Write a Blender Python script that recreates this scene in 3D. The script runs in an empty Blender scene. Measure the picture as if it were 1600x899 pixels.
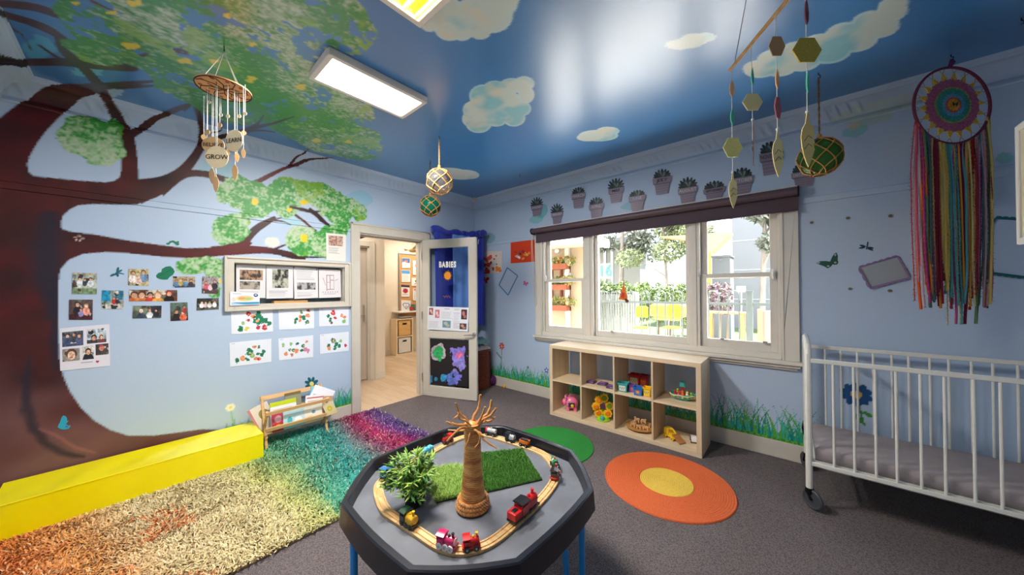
import bpy, math, random
import numpy as np
from mathutils import Vector, Matrix
random.seed(7)
rng = np.random.default_rng(7)
COL = bpy.context.scene.collection
S = 1.373
H = 2.722          # ceiling height
XR = 5.45          # right wall
YB = -3.95         # back wall
HW = H - 0.155     # bottom of cornice on the wall
CD = 0.137         # cornice depth on the ceiling
# ---------------- camera frame
F = 509.705
_yaw, _pit, _rol = -0.7130718, 0.00641026, -0.00797545
CAM = np.array([2.684306, -2.479508, 1.0]) * S
_d = np.array([math.sin(_yaw)*math.cos(_pit), math.cos(_yaw)*math.cos(_pit), math.sin(_pit)])
_r = np.array([math.cos(_yaw), -math.sin(_yaw), 0.0]); _u = np.cross(_r, _d)
_c, _s = math.cos(_rol), math.sin(_rol)
_r, _u = _c*_r + _s*_u, -_s*_r + _c*_u
def on(px, py, ax, val):
    """point of the room plane (axis ax = val) seen at a place in the photograph"""
    v = _d + _r*(px-800)/F - _u*(py-449.5)/F
    return Vector((CAM + (val-CAM[ax])/v[ax]*v).tolist())
def onw(px, py, y=0.0): return on(px, py, 1, y)
def onl(px, py, x=0.0): return on(px, py, 0, x)
def onf(px, py, z=0.0): return on(px, py, 2, z)
def zat(x, y, py):
    """height on the vertical line (x, y) that appears at row py"""
    lo, hi = -1.0, 4.0
    for _ in range(50):
        m = (lo+hi)/2; v = np.array([x, y, m]) - CAM
        if 449.5 - F*(v@_u)/(v@_d) > py: lo = m
        else: hi = m
    return (lo+hi)/2
def lin(c):
    c = np.asarray(c, float)/255.0
    return np.where(c <= 0.04045, c/12.92, ((c+0.055)/1.055)**2.4)
def C4(r, g, b): return (*[float(t) for t in lin((r, g, b))], 1.0)
# ---------------- materials
_mats = {}
def mat(name, rgb=(200, 200, 200), rough=0.6, metal=0.0, noise=0.0, nscale=30.0, bump=0.0, bscale=200.0, spec=0.5, coat=0.0, trans=0.0, emit=0.0, vcol=False, sheen=0.0):
    if name in _mats: return _mats[name]
    m = bpy.data.materials.new(name); m.use_nodes = True
    nt = m.node_tree; b = nt.nodes['Principled BSDF']
    b.inputs['Base Color'].default_value = C4(*rgb)
    b.inputs['Roughness'].default_value = rough; b.inputs['Metallic'].default_value = metal
    b.inputs['Specular IOR Level'].default_value = spec
    b.inputs['Coat Weight'].default_value = coat; b.inputs['Sheen Weight'].default_value = sheen
    b.inputs['Transmission Weight'].default_value = trans
    if emit:
        b.inputs['Emission Color'].default_value = C4(*rgb); b.inputs['Emission Strength'].default_value = emit
    src = None
    if vcol:
        a = nt.nodes.new('ShaderNodeAttribute'); a.attribute_name = 'Col'; src = a.outputs['Color']
    if noise:
        tc = nt.nodes.new('ShaderNodeTexCoord'); n = nt.nodes.new('ShaderNodeTexNoise')
        n.inputs['Scale'].default_value = nscale; n.inputs['Detail'].default_value = 5
        nt.links.new(tc.outputs['Object'], n.inputs['Vector'])
        mr = nt.nodes.new('ShaderNodeMapRange'); mr.inputs[1].default_value = 0.3; mr.inputs[2].default_value = 0.7
        mr.inputs[3].default_value = 1-noise; mr.inputs[4].default_value = 1+noise
        nt.links.new(n.outputs['Fac'], mr.inputs[0])
        mx = nt.nodes.new('ShaderNodeVectorMath'); mx.operation = 'SCALE'
        if src: nt.links.new(src, mx.inputs[0])
        else: mx.inputs[0].default_value = C4(*rgb)[:3]
        nt.links.new(mr.outputs[0], mx.inputs['Scale']); src = mx.outputs[0]
    if src: nt.links.new(src, b.inputs['Base Color'])
    if bump:
        tc = nt.nodes.new('ShaderNodeTexCoord'); n = nt.nodes.new('ShaderNodeTexNoise')
        n.inputs['Scale'].default_value = bscale; n.inputs['Detail'].default_value = 3
        nt.links.new(tc.outputs['Object'], n.inputs['Vector'])
        bp = nt.nodes.new('ShaderNodeBump'); bp.inputs['Strength'].default_value = bump; bp.inputs['Distance'].default_value = 0.004
        nt.links.new(n.outputs['Fac'], bp.inputs['Height']); nt.links.new(bp.outputs[0], b.inputs['Normal'])
    _mats[name] = m; return m
def wood(name, c1, c2, axis=0, scale=14.0, rough=0.5):
    if name in _mats: return _mats[name]
    m = bpy.data.materials.new(name); m.use_nodes = True; nt = m.node_tree; b = nt.nodes['Principled BSDF']
    tc = nt.nodes.new('ShaderNodeTexCoord'); mp = nt.nodes.new('ShaderNodeMapping')
    sc = [scale]*3; sc[axis] = scale*0.06; mp.inputs['Scale'].default_value = sc
    n = nt.nodes.new('ShaderNodeTexNoise'); n.inputs['Scale'].default_value = 3.0; n.inputs['Detail'].default_value = 6
    cr = nt.nodes.new('ShaderNodeValToRGB'); cr.color_ramp.elements[0].color = C4(*c1); cr.color_ramp.elements[1].color = C4(*c2)
    cr.color_ramp.elements[0].position = 0.35; cr.color_ramp.elements[1].position = 0.65
    nt.links.new(tc.outputs['Object'], mp.inputs[0]); nt.links.new(mp.outputs[0], n.inputs['Vector'])
    nt.links.new(n.outputs['Fac'], cr.inputs[0]); nt.links.new(cr.outputs[0], b.inputs['Base Color'])
    b.inputs['Roughness'].default_value = rough
    _mats[name] = m; return m
def glassy(name, rgb, alpha_tint, rough=0.03, gl=0.12):
    """clear pane or coloured blown glass: mostly see-through with a glossy coat"""
    if name in _mats: return _mats[name]
    m = bpy.data.materials.new(name); m.use_nodes = True; nt = m.node_tree
    nt.nodes.remove(nt.nodes['Principled BSDF']); out = nt.nodes['Material Output']
    t = nt.nodes.new('ShaderNodeBsdfTransparent'); t.inputs[0].default_value = C4(*rgb)
    g = nt.nodes.new('ShaderNodeBsdfGlossy'); g.inputs[1].default_value = rough
    lw = nt.nodes.new('ShaderNodeLayerWeight'); lw.inputs[0].default_value = gl
    mx = nt.nodes.new('ShaderNodeMixShader'); nt.links.new(lw.outputs['Fresnel'], mx.inputs[0])
    nt.links.new(t.outputs[0], mx.inputs[1]); nt.links.new(g.outputs[0], mx.inputs[2])
    last = mx
    if alpha_tint:
        df = nt.nodes.new('ShaderNodeBsdfDiffuse'); df.inputs[0].default_value = C4(*rgb)
        m2 = nt.nodes.new('ShaderNodeMixShader'); m2.inputs[0].default_value = alpha_tint
        nt.links.new(mx.outputs[0], m2.inputs[1]); nt.links.new(df.outputs[0], m2.inputs[2]); last = m2
    nt.links.new(last.outputs[0], out.inputs[0]); _mats[name] = m; return m
# ---------------- mesh building
class MB:
    def __init__(s): s.v = []; s.f = []; s.m = []
    def add(s, vs, fs, mi=0):
        o = len(s.v); s.v.extend([tuple(v) for v in vs])
        for f in fs: s.f.append([i+o for i in f]); s.m.append(mi)
        return s
    def box(s, a, b, mi=0, M=None):
        x0, y0, z0 = a; x1, y1, z1 = b
        vs = [(x0,y0,z0),(x1,y0,z0),(x1,y1,z0),(x0,y1,z0),(x0,y0,z1),(x1,y0,z1),(x1,y1,z1),(x0,y1,z1)]
        if M is not None: vs = [M @ Vector(v) for v in vs]
        return s.add(vs, [(0,3,2,1),(4,5,6,7),(0,1,5,4),(1,2,6,5),(2,3,7,6),(3,0,4,7)], mi)
    def cbox(s, c, sz, mi=0, M=None):
        return s.box([c[i]-sz[i]/2 for i in range(3)], [c[i]+sz[i]/2 for i in range(3)], mi, M)
    def tube(s, pts, r, n=8, mi=0, closed=False, cap=True):
        pts = [Vector(p) for p in pts]; k = len(pts)
        rs = r if isinstance(r, (list, tuple)) else [r]*k
        rings = []; up = Vector((0, 0, 1)); prev = None
        for i, p in enumerate(pts):
            a = pts[(i-1) % k] if (closed or i > 0) else p
            b = pts[(i+1) % k] if (closed or i < k-1) else p
            t = (b-a)
            if t.length < 1e-9: t = Vector((0, 0, 1))
            t.normalize()
            if prev is None:
                q = up if abs(t.dot(up)) < 0.95 else Vector((1, 0, 0)); x = (q - t*q.dot(t)).normalized()
            else:
                x = prev - t*prev.dot(t); x = x.normalized() if x.length > 1e-6 else Vector((1, 0, 0))
            prev = x; y = t.cross(x)
            rings.append([p + (x*math.cos(2*math.pi*j/n) + y*math.sin(2*math.pi*j/n))*rs[i] for j in range(n)])
        vs = [v for rg in rings for v in rg]; fs = []
        for i in range(k if closed else k-1):
            a = i*n; b = ((i+1) % k)*n
            for j in range(n): fs.append((a+j, a+(j+1) % n, b+(j+1) % n, b+j))
        if cap and not closed: fs.append(tuple(range(n))[::-1]); fs.append(tuple((k-1)*n+j for j in range(n)))
        return s.add(vs, fs, mi)
    def cyl(s, a, b, r0, r1=None, n=16, mi=0): return s.tube([a, b], [r0, r0 if r1 is None else r1], n, mi)
    def lathe(s, prof, c=(0, 0, 0), n=24, mi=0, M=None):
        vs = []; fs = []; k = len(prof)
        for i, (r, z) in enumerate(prof):
            for j in range(n):
                a = 2*math.pi*j/n; v = Vector((c[0]+r*math.cos(a), c[1]+r*math.sin(a), c[2]+z))
                vs.append(M @ v if M is not None else v)
        for i in range(k-1):
            for j in range(n): fs.append((i*n+j, i*n+(j+1) % n, (i+1)*n+(j+1) % n, (i+1)*n+j))
        if prof[0][0] > 1e-6: fs.append(tuple(range(n))[::-1])
        if prof[-1][0] > 1e-6: fs.append(tuple((k-1)*n+j for j in range(n)))
        return s.add(vs, fs, mi)
    def ball(s, c, r, n=16, mi=0, M=None):
        if not isinstance(r, (list, tuple)): r = (r, r, r)
        k = max(6, n//2); vs = []; fs = []
        for i in range(k+1):
            ph = math.pi*i/k
            for j in range(n):
                a = 2*math.pi*j/n
                v = Vector((c[0]+r[0]*math.sin(ph)*math.cos(a), c[1]+r[1]*math.sin(ph)*math.sin(a), c[2]-r[2]*math.cos(ph)))
                vs.append(M @ v if M is not None else v)
        for i in range(k):
            for j in range(n): fs.append((i*n+j, i*n+(j+1) % n, (i+1)*n+(j+1) % n, (i+1)*n+j))
        return s.add(vs, fs, mi)
    def prism(s, poly, d, mi=0):
        """poly: 3D points of a flat outline, d: thickness vector"""
        n = len(poly); d = Vector(d); vs = [Vector(p) for p in poly] + [Vector(p)+d for p in poly]
        fs = [tuple(range(n))[::-1], tuple(range(n, 2*n))] + [(i, (i+1) % n, n+(i+1) % n, n+i) for i in range(n)]
        return s.add(vs, fs, mi)
    def mesh(s, name, smooth=True, ang=0.6):
        me = bpy.data.meshes.new(name); me.from_pydata(s.v, [], s.f)
        if len(set(s.m)) > 1: me.polygons.foreach_set('material_index', s.m)
        me.validate()
        bm_fix(me)
        if smooth and len(me.polygons):
            me.polygons.foreach_set('use_smooth', [True]*len(me.polygons)); me.set_sharp_from_angle(angle=ang)
        me.update(); return me
import bmesh
def bm_fix(me):
    bm = bmesh.new(); bm.from_mesh(me); bmesh.ops.remove_doubles(bm, verts=bm.verts, dist=1e-6)
    bmesh.ops.recalc_face_normals(bm, faces=bm.faces); bm.to_mesh(me); bm.free()
def link(o, parent=None, world=False):
    COL.objects.link(o)
    if parent is not None:
        o.parent = parent
        if world: o.matrix_parent_inverse = parent.matrix_basis.inverted()
    return o
def obj(name, mb, m, parent=None, world=True, bevel=0.0, ang=0.6, kind=None):
    me = mb if isinstance(mb, bpy.types.Mesh) else mb.mesh(name, ang=ang)
    for q in (m if isinstance(m, (list, tuple)) else [m]): me.materials.append(q)
    o = bpy.data.objects.new(name, me); link(o, parent, world)
    if bevel:
        b = o.modifiers.new('bevel', 'BEVEL'); b.width = bevel; b.segments = 2; b.limit_method = 'ANGLE'; b.angle_limit = 0.7
    if kind: o['kind'] = kind
    return o
def tag(o, label, cat, group=None):
    o['label'] = label; o['category'] = cat
    if group: o['group'] = group
    return o
def thing(name, label, cat, loc=(0, 0, 0), rotz=0.0, group=None):
    o = bpy.data.objects.new(name, None); o.empty_display_size = 0.05; COL.objects.link(o)
    o.location = loc; o.rotation_euler = (0, 0, rotz); return tag(o, label, cat, group)
def struct(name, mb, m, parent=None, **k):
    o = obj(name, mb, m, parent, **k)
    if parent is None: o['kind'] = 'structure'
    return o
def copy_tree(o, parent=None):
    c = o.copy(); COL.objects.link(c)
    if parent is not None: c.parent = parent
    for ch in list(o.children): copy_tree(ch, c)
    return c
def text_mb(txt, size, origin, xdir, ydir, thick=0.001, align='CENTER', scale_x=1.0, bold=0.0):
    cu = bpy.data.curves.new('lettering', 'FONT'); cu.body = txt; cu.size = size; cu.align_x = align; cu.align_y = 'CENTER'
    cu.extrude = thick; cu.offset = bold; cu.resolution_u = 3
    o = bpy.data.objects.new('lettering', cu); me = bpy.data.meshes.new_from_object(o)
    xd = Vector(xdir).normalized(); yd = Vector(ydir).normalized(); zd = xd.cross(yd); og = Vector(origin)
    mb = MB(); mb.add([og + xd*v.co.x*scale_x + yd*v.co.y + zd*v.co.z for v in me.vertices], [tuple(p.vertices) for p in me.polygons])
    bpy.data.objects.remove(o); bpy.data.meshes.remove(me); bpy.data.curves.remove(cu)
    return mb
def catmull(pts, n=8, closed=False):
    pts = [Vector(p) for p in pts]; k = len(pts); out = []
    g = (lambda i: pts[i % k]) if closed else (lambda i: pts[max(0, min(k-1, i))])
    for i in range(k if closed else k-1):
        p0, p1, p2, p3 = g(i-1), g(i), g(i+1), g(i+2)
        for j in range(n):
            t = j/n
            out.append(0.5*((2*p1)+(p2-p0)*t+(2*p0-5*p1+4*p2-p3)*t*t+(3*p1-p0-3*p2+p3)*t**3))
    if not closed: out.append(pts[-1])
    return out
# ---------------- painting in numpy (pigment patterns stored on mesh points)
def vnoise(x, y, f, seed=0):
    x = np.asarray(x)*f + seed*17.3; y = np.asarray(y)*f + seed*5.7
    xi = np.floor(x).astype(np.int64); yi = np.floor(y).astype(np.int64); fx = x-xi; fy = y-yi
    fx = fx*fx*(3-2*fx); fy = fy*fy*(3-2*fy)
    def h(a, b):
        n = (a*374761393 + b*668265263 + seed*1442695041) & 0xffffffff
        n = ((n ^ (n >> 13))*1274126177) & 0xffffffff
        return ((n ^ (n >> 16)) & 0xffff)/65535.0
    return (h(xi, yi)*(1-fx)+h(xi+1, yi)*fx)*(1-fy) + (h(xi, yi+1)*(1-fx)+h(xi+1, yi+1)*fx)*fy
def fbm(x, y, f, seed=0, o=3):
    s = 0; a = 1; t = 0
    for k in range(o): s = s + a*vnoise(x, y, f*2**k, seed+k); t += a; a *= 0.55
    return s/t
def inpoly(x, y, poly):
    poly = np.asarray(poly); ins = np.zeros(x.shape, bool)
    m = (x >= poly[:, 0].min()) & (x <= poly[:, 0].max()) & (y >= poly[:, 1].min()) & (y <= poly[:, 1].max())
    xs = x[m]; ys = y[m]; r = np.zeros(xs.shape, bool); n = len(poly)
    for i in range(n):
        x1, y1 = poly[i]; x2, y2 = poly[(i+1) % n]
        if y1 == y2: continue
        c = ((y1 > ys) != (y2 > ys)) & (xs < (x2-x1)*(ys-y1)/(y2-y1)+x1)
        r ^= c
    ins[m] = r; return ins
def npmesh(name, V, Fq, colors=None, domain='POINT', smooth=False):
    me = bpy.data.meshes.new(name); n = len(V); m = len(Fq); k = Fq.shape[1]
    me.vertices.add(n); me.vertices.foreach_set('co', np.asarray(V, np.float32).ravel())
    me.loops.add(m*k); me.loops.foreach_set('vertex_index', Fq.astype(np.int32).ravel())
    me.polygons.add(m); me.polygons.foreach_set('loop_start', np.arange(0, m*k, k, dtype=np.int32))
    me.update(calc_edges=True)
    me.polygons.foreach_set('use_smooth', np.full(m, bool(smooth)))
    if colors is not None:
        ca = me.color_attributes.new('Col', 'FLOAT_COLOR', domain)
        c = np.ones((len(colors), 4), np.float32); c[:, :3] = colors; ca.data.foreach_set('color', c.ravel())
    return me
class Cv:
    """small canvas; coordinates 0..1 from the top left"""
    def __init__(s, w, h, bg):
        s.w, s.h = w, h; s.a = np.tile(lin(bg), (h, w, 1)).astype(float)
        s.X, s.Y = np.meshgrid((np.arange(w)+.5)/w, (np.arange(h)+.5)/h)
    def put(s, m, c, al=1.0): s.a[m] = s.a[m]*(1-al) + lin(c)*al; return s
    def rect(s, x0, y0, x1, y1, c, al=1.0): return s.put((s.X >= x0) & (s.X <= x1) & (s.Y >= y0) & (s.Y <= y1), c, al)
    def ell(s, x, y, rx, ry, c, al=1.0): return s.put(((s.X-x)/rx)**2+((s.Y-y)/ry)**2 < 1, c, al)
    def poly(s, p, c, al=1.0): return s.put(inpoly(s.X, s.Y, p), c, al)
    def line(s, x0, y0, x1, y1, t, c, al=1.0):
        dx, dy = x1-x0, y1-y0; L = dx*dx+dy*dy+1e-12
        u = np.clip(((s.X-x0)*dx+(s.Y-y0)*dy)/L, 0, 1)
        return s.put((s.X-x0-u*dx)**2+(s.Y-y0-u*dy)**2 < t*t, c, al)
    def grain(s, k, f=12, seed=1):
        n = fbm(s.X, s.Y*s.h/s.w, f, seed); s.a *= (1+k*(n-0.5)*2)[..., None]; s.a = np.clip(s.a, 0, 1); return s
    def blob(s, x, y, r, c, seed=1, amp=0.5, f=8):
        n = fbm(s.X, s.Y, f, seed); asp = s.h/s.w
        d = np.hypot(s.X-x, (s.Y-y)*asp)
        return s.put(d < r*(1+amp*(n-0.5)*2), c)
    def lines(s, x0, y0, x1, y1, n, c=(150, 150, 155), seed=3):
        rr = random.Random(seed)
        for i in range(n):
            y = y0+(y1-y0)*(i+.5)/n; e = x1-(x1-x0)*rr.random()*0.35
            s.rect(x0, y-(y1-y0)/n*0.2, e, y+(y1-y0)/n*0.2, c, 0.55)
        return s
VC = {}
def vmat(rough=0.6):
    return mat('painted surface %d' % int(rough*100), rough=rough, vcol=True)
def panel_mesh(name, TL, TR, BR, BL, cv, thick=0.0015):
    """thin printed sheet: coloured front, plain edges and back"""
    TL, TR, BR, BL = [np.array(p, float) for p in (TL, TR, BR, BL)]
    w, h = cv.w, cv.h; u = np.linspace(0, 1, w+1); v = np.linspace(0, 1, h+1); U, Vv = np.meshgrid(u, v)
    P = (TL*(1-U)[..., None]+TR*U[..., None])*(1-Vv)[..., None] + (BL*(1-U)[..., None]+BR*U[..., None])*Vv[..., None]
    P = P.reshape(-1, 3); nrm = np.cross(BL-TL, TR-TL); nrm /= np.linalg.norm(nrm)
    i = np.arange(h)[:, None]*(w+1)+np.arange(w)[None, :]
    Fq = np.stack([i, i+w+1, i+w+2, i+1], -1).reshape(-1, 4)
    n0 = len(P); B = np.array([TL, TR, BR, BL]) - nrm*thick
    ft = [[0, w, n0+1, n0], [w, (h+1)*(w+1)-1, n0+2, n0+1], [(h+1)*(w+1)-1, h*(w+1), n0+3, n0+2], [h*(w+1), 0, n0, n0+3], [n0, n0+1, n0+2, n0+3]]
    Fq = np.vstack([Fq, np.array(ft)]); P = np.vstack([P, B])
    cols = np.repeat(cv.a.reshape(-1, 3), 4, axis=0); cols = np.vstack([cols, np.tile(cv.a.mean(axis=(0, 1)), (20, 1))])
    return npmesh(name, P, Fq, cols, 'CORNER')
def panel(name, label, cat, TL, TR, BR, BL, cv, group=None, rough=0.55, thick=0.0015, parent=None):
    o = obj(name, panel_mesh(name, TL, TR, BR, BL, cv, thick), vmat(rough), parent)
    if label and cat: tag(o, label, cat, group)
    elif label: o['label'] = label
    return o
# ================= the painted room =================
WALL = (180, 198, 222); CEIL = (54, 122, 182)
LC = 0.207
def unf(px, py):
    """surface point of the tree wall / cornice / ceiling as unfolded (y, s)"""
    P = onl(px, py)
    if P.z <= HW: return (P.y, P.z)
    Q = on(px, py, 2, H)
    if Q.x >= CD: return (Q.y, HW+LC+Q.x-CD)
    v = _d + _r*(px-800)/F - _u*(py-449.5)/F
    n = np.array([0.155, 0, -CD]); p0 = np.array([0, 0, HW]); t = ((p0-CAM)@n)/(v@n); R = CAM+t*v
    return (R[1], HW+LC*R[0]/CD)
def upoly(pts, sub=6):
    out = []; n = len(pts)
    for i in range(n):
        a, b = pts[i], pts[(i+1) % n]; k = max(1, min(sub, int(math.hypot(b[0]-a[0], b[1]-a[1])/6)))
        for j in range(k): out.append(unf(a[0]+(b[0]-a[0])*j/k, a[1]+(b[1]-a[1])*j/k))
    return out
def strip(pts):
    """branch outline from (px, py, width) stations"""
    P = catmull([(x, y, w) for x, y, w in pts], 5); L = []; R = []
    for i, p in enumerate(P):
        a = P[max(0, i-1)]; b = P[min(len(P)-1, i+1)]; dx, dy = b.x-a.x, b.y-a.y; l = math.hypot(dx, dy) or 1
        nx, ny = -dy/l*p.z/2, dx/l*p.z/2; L.append((p.x+nx, p.y+ny)); R.append((p.x-nx, p.y-ny))
    return [unf(*q) for q in L+R[::-1]]
def ellp(x, y, rx, ry, rot=0, n=26):
    c, s_ = math.cos(rot), math.sin(rot)
    return [unf(x+rx*math.cos(a)*c-ry*math.sin(a)*s_, y+rx*math.cos(a)*s_+ry*math.sin(a)*c) for a in [2*math.pi*i/n for i in range(n)]]
# brown body of the tree: outline of the trunk and thick limbs, minus the wall-coloured gaps
TRUNK = [(-25, 800), (60, 760), (200, 715), (300, 690), (345, 672), (315, 671), (280, 676), (240, 681), (200, 681), (172, 672), (148, 658), (127, 638), (110, 613), (99, 588),
         (93, 560), (91, 520), (91, 470), (92, 435), (95, 420), (108, 406), (130, 397), (165, 394), (200, 396), (250, 401), (300, 404), (335, 401), (375, 397), (395, 380), (380, 372), (350, 384),
         (330, 387), (290, 388), (250, 383), (200, 376), (150, 367), (110, 362), (97, 358), (95, 350), (98, 338), (108, 328), (122, 321), (145, 319), (180, 320), (214, 320), (240, 310), (255, 298),
         (262, 280), (240, 282), (213, 289), (205, 280), (210, 250), (200, 215), (180, 205), (189, 235), (190, 262), (187, 277), (178, 283), (165, 285), (120, 282), (80, 278), (52, 275),
         (44, 268), (43, 255), (47, 243), (58, 224), (72, 205), (88, 188), (104, 172), (122, 159), (140, 150), (156, 145), (165, 140), (160, 128), (130, 131), (100, 131), (82, 133), (60, 144), (30, 161), (0, 184), (-25, 205)]
BR = [  # (px, py, width px)
 [(150,137,14),(190,132,9),(240,127,4)], [(180,136,8),(215,135,6),(242,134,3)],
 [(205,300,22),(205,270,22),(203,240,22),(199,214,20),(190,196,18),(174,170,16),(160,143,15),(143,120,14),(122,98,13),(104,84,13),(93,70,12),(90,55,10)],
 [(196,216,15),(212,206,13),(232,194,11),(255,181,10),(278,170,9),(297,163,5)],
 [(286,172,8),(297,164,5),(301,155,3)],
 [(-20,112,22),(10,103,18),(40,98,12),(70,97,12),(100,97,13),(135,100,14),(170,104,12),(205,107,10),(217,108,4)],
 [(168,104,6),(185,98,14),(205,99,12),(213,104,4)], [(175,100,5),(205,92,6),(235,83,6),(252,77,4)],
 [(-20,8,10),(0,20,10),(45,34,11),(75,46,12),(92,56,10),(105,62,5)],
 [(60,70,3),(95,93,5),(110,96,8)], [(100,62,4),(130,72,5),(165,90,5),(180,97,4)],
 [(-10,5,12),(30,8,13),(60,13,12),(90,23,11),(115,33,3)],
 [(195,57,4),(220,65,9),(245,72,11),(262,76,7),(290,82,7),(320,87,4),(340,88,2)], [(278,78,4),(284,74,3),(292,70,1)],
 [(5,22,3),(20,45,3),(35,55,2),(50,80,2)], [(140,0,5),(165,12,3),(175,16,2)],
 [(215,300,40),(250,290,28),(275,276,20),(290,263,17),(303,247,15),(313,230,13),(316,214,11),(314,195,9),(309,175,9),(302,160,5)],
 [(316,232,9),(330,224,8),(352,214,8),(385,204,9),(400,196,7),(412,180,3)], [(330,210,3),(345,204,2),(350,180,2)],
 [(386,204,7),(405,198,6),(430,192,5),(460,182,3)], [(390,205,4),(410,204,3),(430,207,2)],
 [(248,296,26),(280,276,15),(300,271,11),(325,273,10),(352,281,9),(380,289,10),(400,298,10),(425,312,7)],
 [(380,289,9),(400,285,8),(420,275,7),(445,263,5),(465,257,5),(490,250,4),(522,246,1)],
 [(450,262,5),(462,250,4),(478,237,3),(491,223,2)],
 [(360,392,18),(378,380,17),(392,366,13),(403,356,12),(418,347,9),(430,340,5)], [(422,346,4),(432,343,2),(445,338,1)],
 [(424,345,3),(440,346,2),(455,352,1)], [(345,388,4),(352,381,3),(360,374,2)],
 [(330,393,16),(370,391,15),(410,391,11),(440,395,9),(465,400,8),(482,401,4)], [(440,396,8),(458,402,6),(478,405,2)],
 [(425,391,3),(440,385,3),(453,380,1)], [(440,400,3),(480,402,3),(510,402,2)],
 [(452,323,5),(470,327,6),(488,331,4),(502,330,2)], [(482,327,7),(495,336,7),(505,346,7),(515,354,3)], [(455,331,4),(472,344,4),(485,355,3),(495,361,2)],
 [(460,316,2),(475,312,2)],
]
LEAFPX = [  # foliage masses (px outlines)
 [(92,-12),(200,-25),(330,-25),(440,-25),(545,-12),(572,18),(586,40),(589,60),(580,76),(560,85),(540,83),(528,74),(512,84),(500,95),(486,108),(505,124),(540,140),(566,152),(585,172),(585,186),(572,200),
  (594,207),(600,222),(596,238),(598,244),(575,251),(545,249),(518,241),(495,238),(480,231),(450,215),(425,203),(410,191),(380,196),(352,192),(325,182),(300,165),(265,150),(245,138),(238,120),(215,105),(190,98),
  (170,104),(150,101),(125,92),(103,76),(95,60),(120,62),(100,40),(88,30),(82,10)],
 [(95,60),(125,70),(180,90),(196,100),(176,104),(145,100),(118,86),(100,74)],
]
LEAFEL = [(140,216,52,32,0.15),(165,228,30,30,0),(130,200,35,18,0),(178,205,15,20,0),(155,250,22,10,.2),
 (385,305,40,26,0.2),(370,295,26,22,0),(400,322,28,20,0),(350,300,12,18,0),
 (361,358,30,21,0.2),(350,366,20,16,0),(372,348,18,16,0),
 (445,292,20,17,0),(470,297,24,16,0.2),(500,305,30,20,0.3),(520,320,26,22,0.3),(445,318,26,16,0.3),(430,305,14,20,0),(448,333,16,8,0),(530,340,18,12,0),(545,325,18,16,0),(562,332,12,14,0),(535,352,12,10,0),(480,310,20,10,0),
 (475,378,28,24,0.3),(462,370,14,16,0),(497,382,26,20,0),(515,390,22,16,0),(520,365,22,14,0),(528,360,16,10,0),
 (306,415,30,12,0),(322,413,22,12,0),(300,421,26,9,0),(338,420,14,16,0),(330,440,10,20,0),(335,455,9,12,0)]
YEL = [(212,5,10,5),(175,19,8,5),(205,72,13,5),(288,95,10,5),(337,96,8,4),(393,124,9,5),(470,136,8,5),(355,25,7,3),(398,315,7,5),(475,316,6,5),(345,440,3,5),(452,329,4,4),(495,220,8,3),(545,222,6,3),(475,372,5,6),(395,70,6,3),(120,5,7,3)]
CLOUDS = [
 [(688,18,36,28),(722,42,22,22),(738,26,30,30),(770,22,32,30),(785,6,24,20),(703,44,24,20),(672,28,20,22),(750,48,18,14),(800,-6,14,14)],
 [(755,150,22,18),(773,138,18,12),(800,134,20,12),(819,131,16,12),(822,148,13,14),(734,186,12,12),(748,194,20,14),(775,186,18,12),(803,184,18,14),(815,170,15,12),(782,162,34,24),(740,172,17,15),(764,172,24,20)],
 [(935,212,31,9),(950,205,18,7),(918,215,17,6)],
 [(1060,70,20,8),(1085,62,22,10),(1102,58,16,7),(1072,68,26,8)],
 [(1186,108,26,14),(1215,98,34,22),(1250,88,36,24),(1290,76,42,24),(1330,58,42,24),(1368,38,38,22),(1395,14,24,18),(1408,2,12,12)],
 [(722,273,26,8),(735,274,14,6),(700,271,30,9)],
]
GREENS = lin([(24, 110, 30), (60, 140, 45), (150, 178, 130), (205, 212, 180), (96, 150, 70)])
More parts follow.
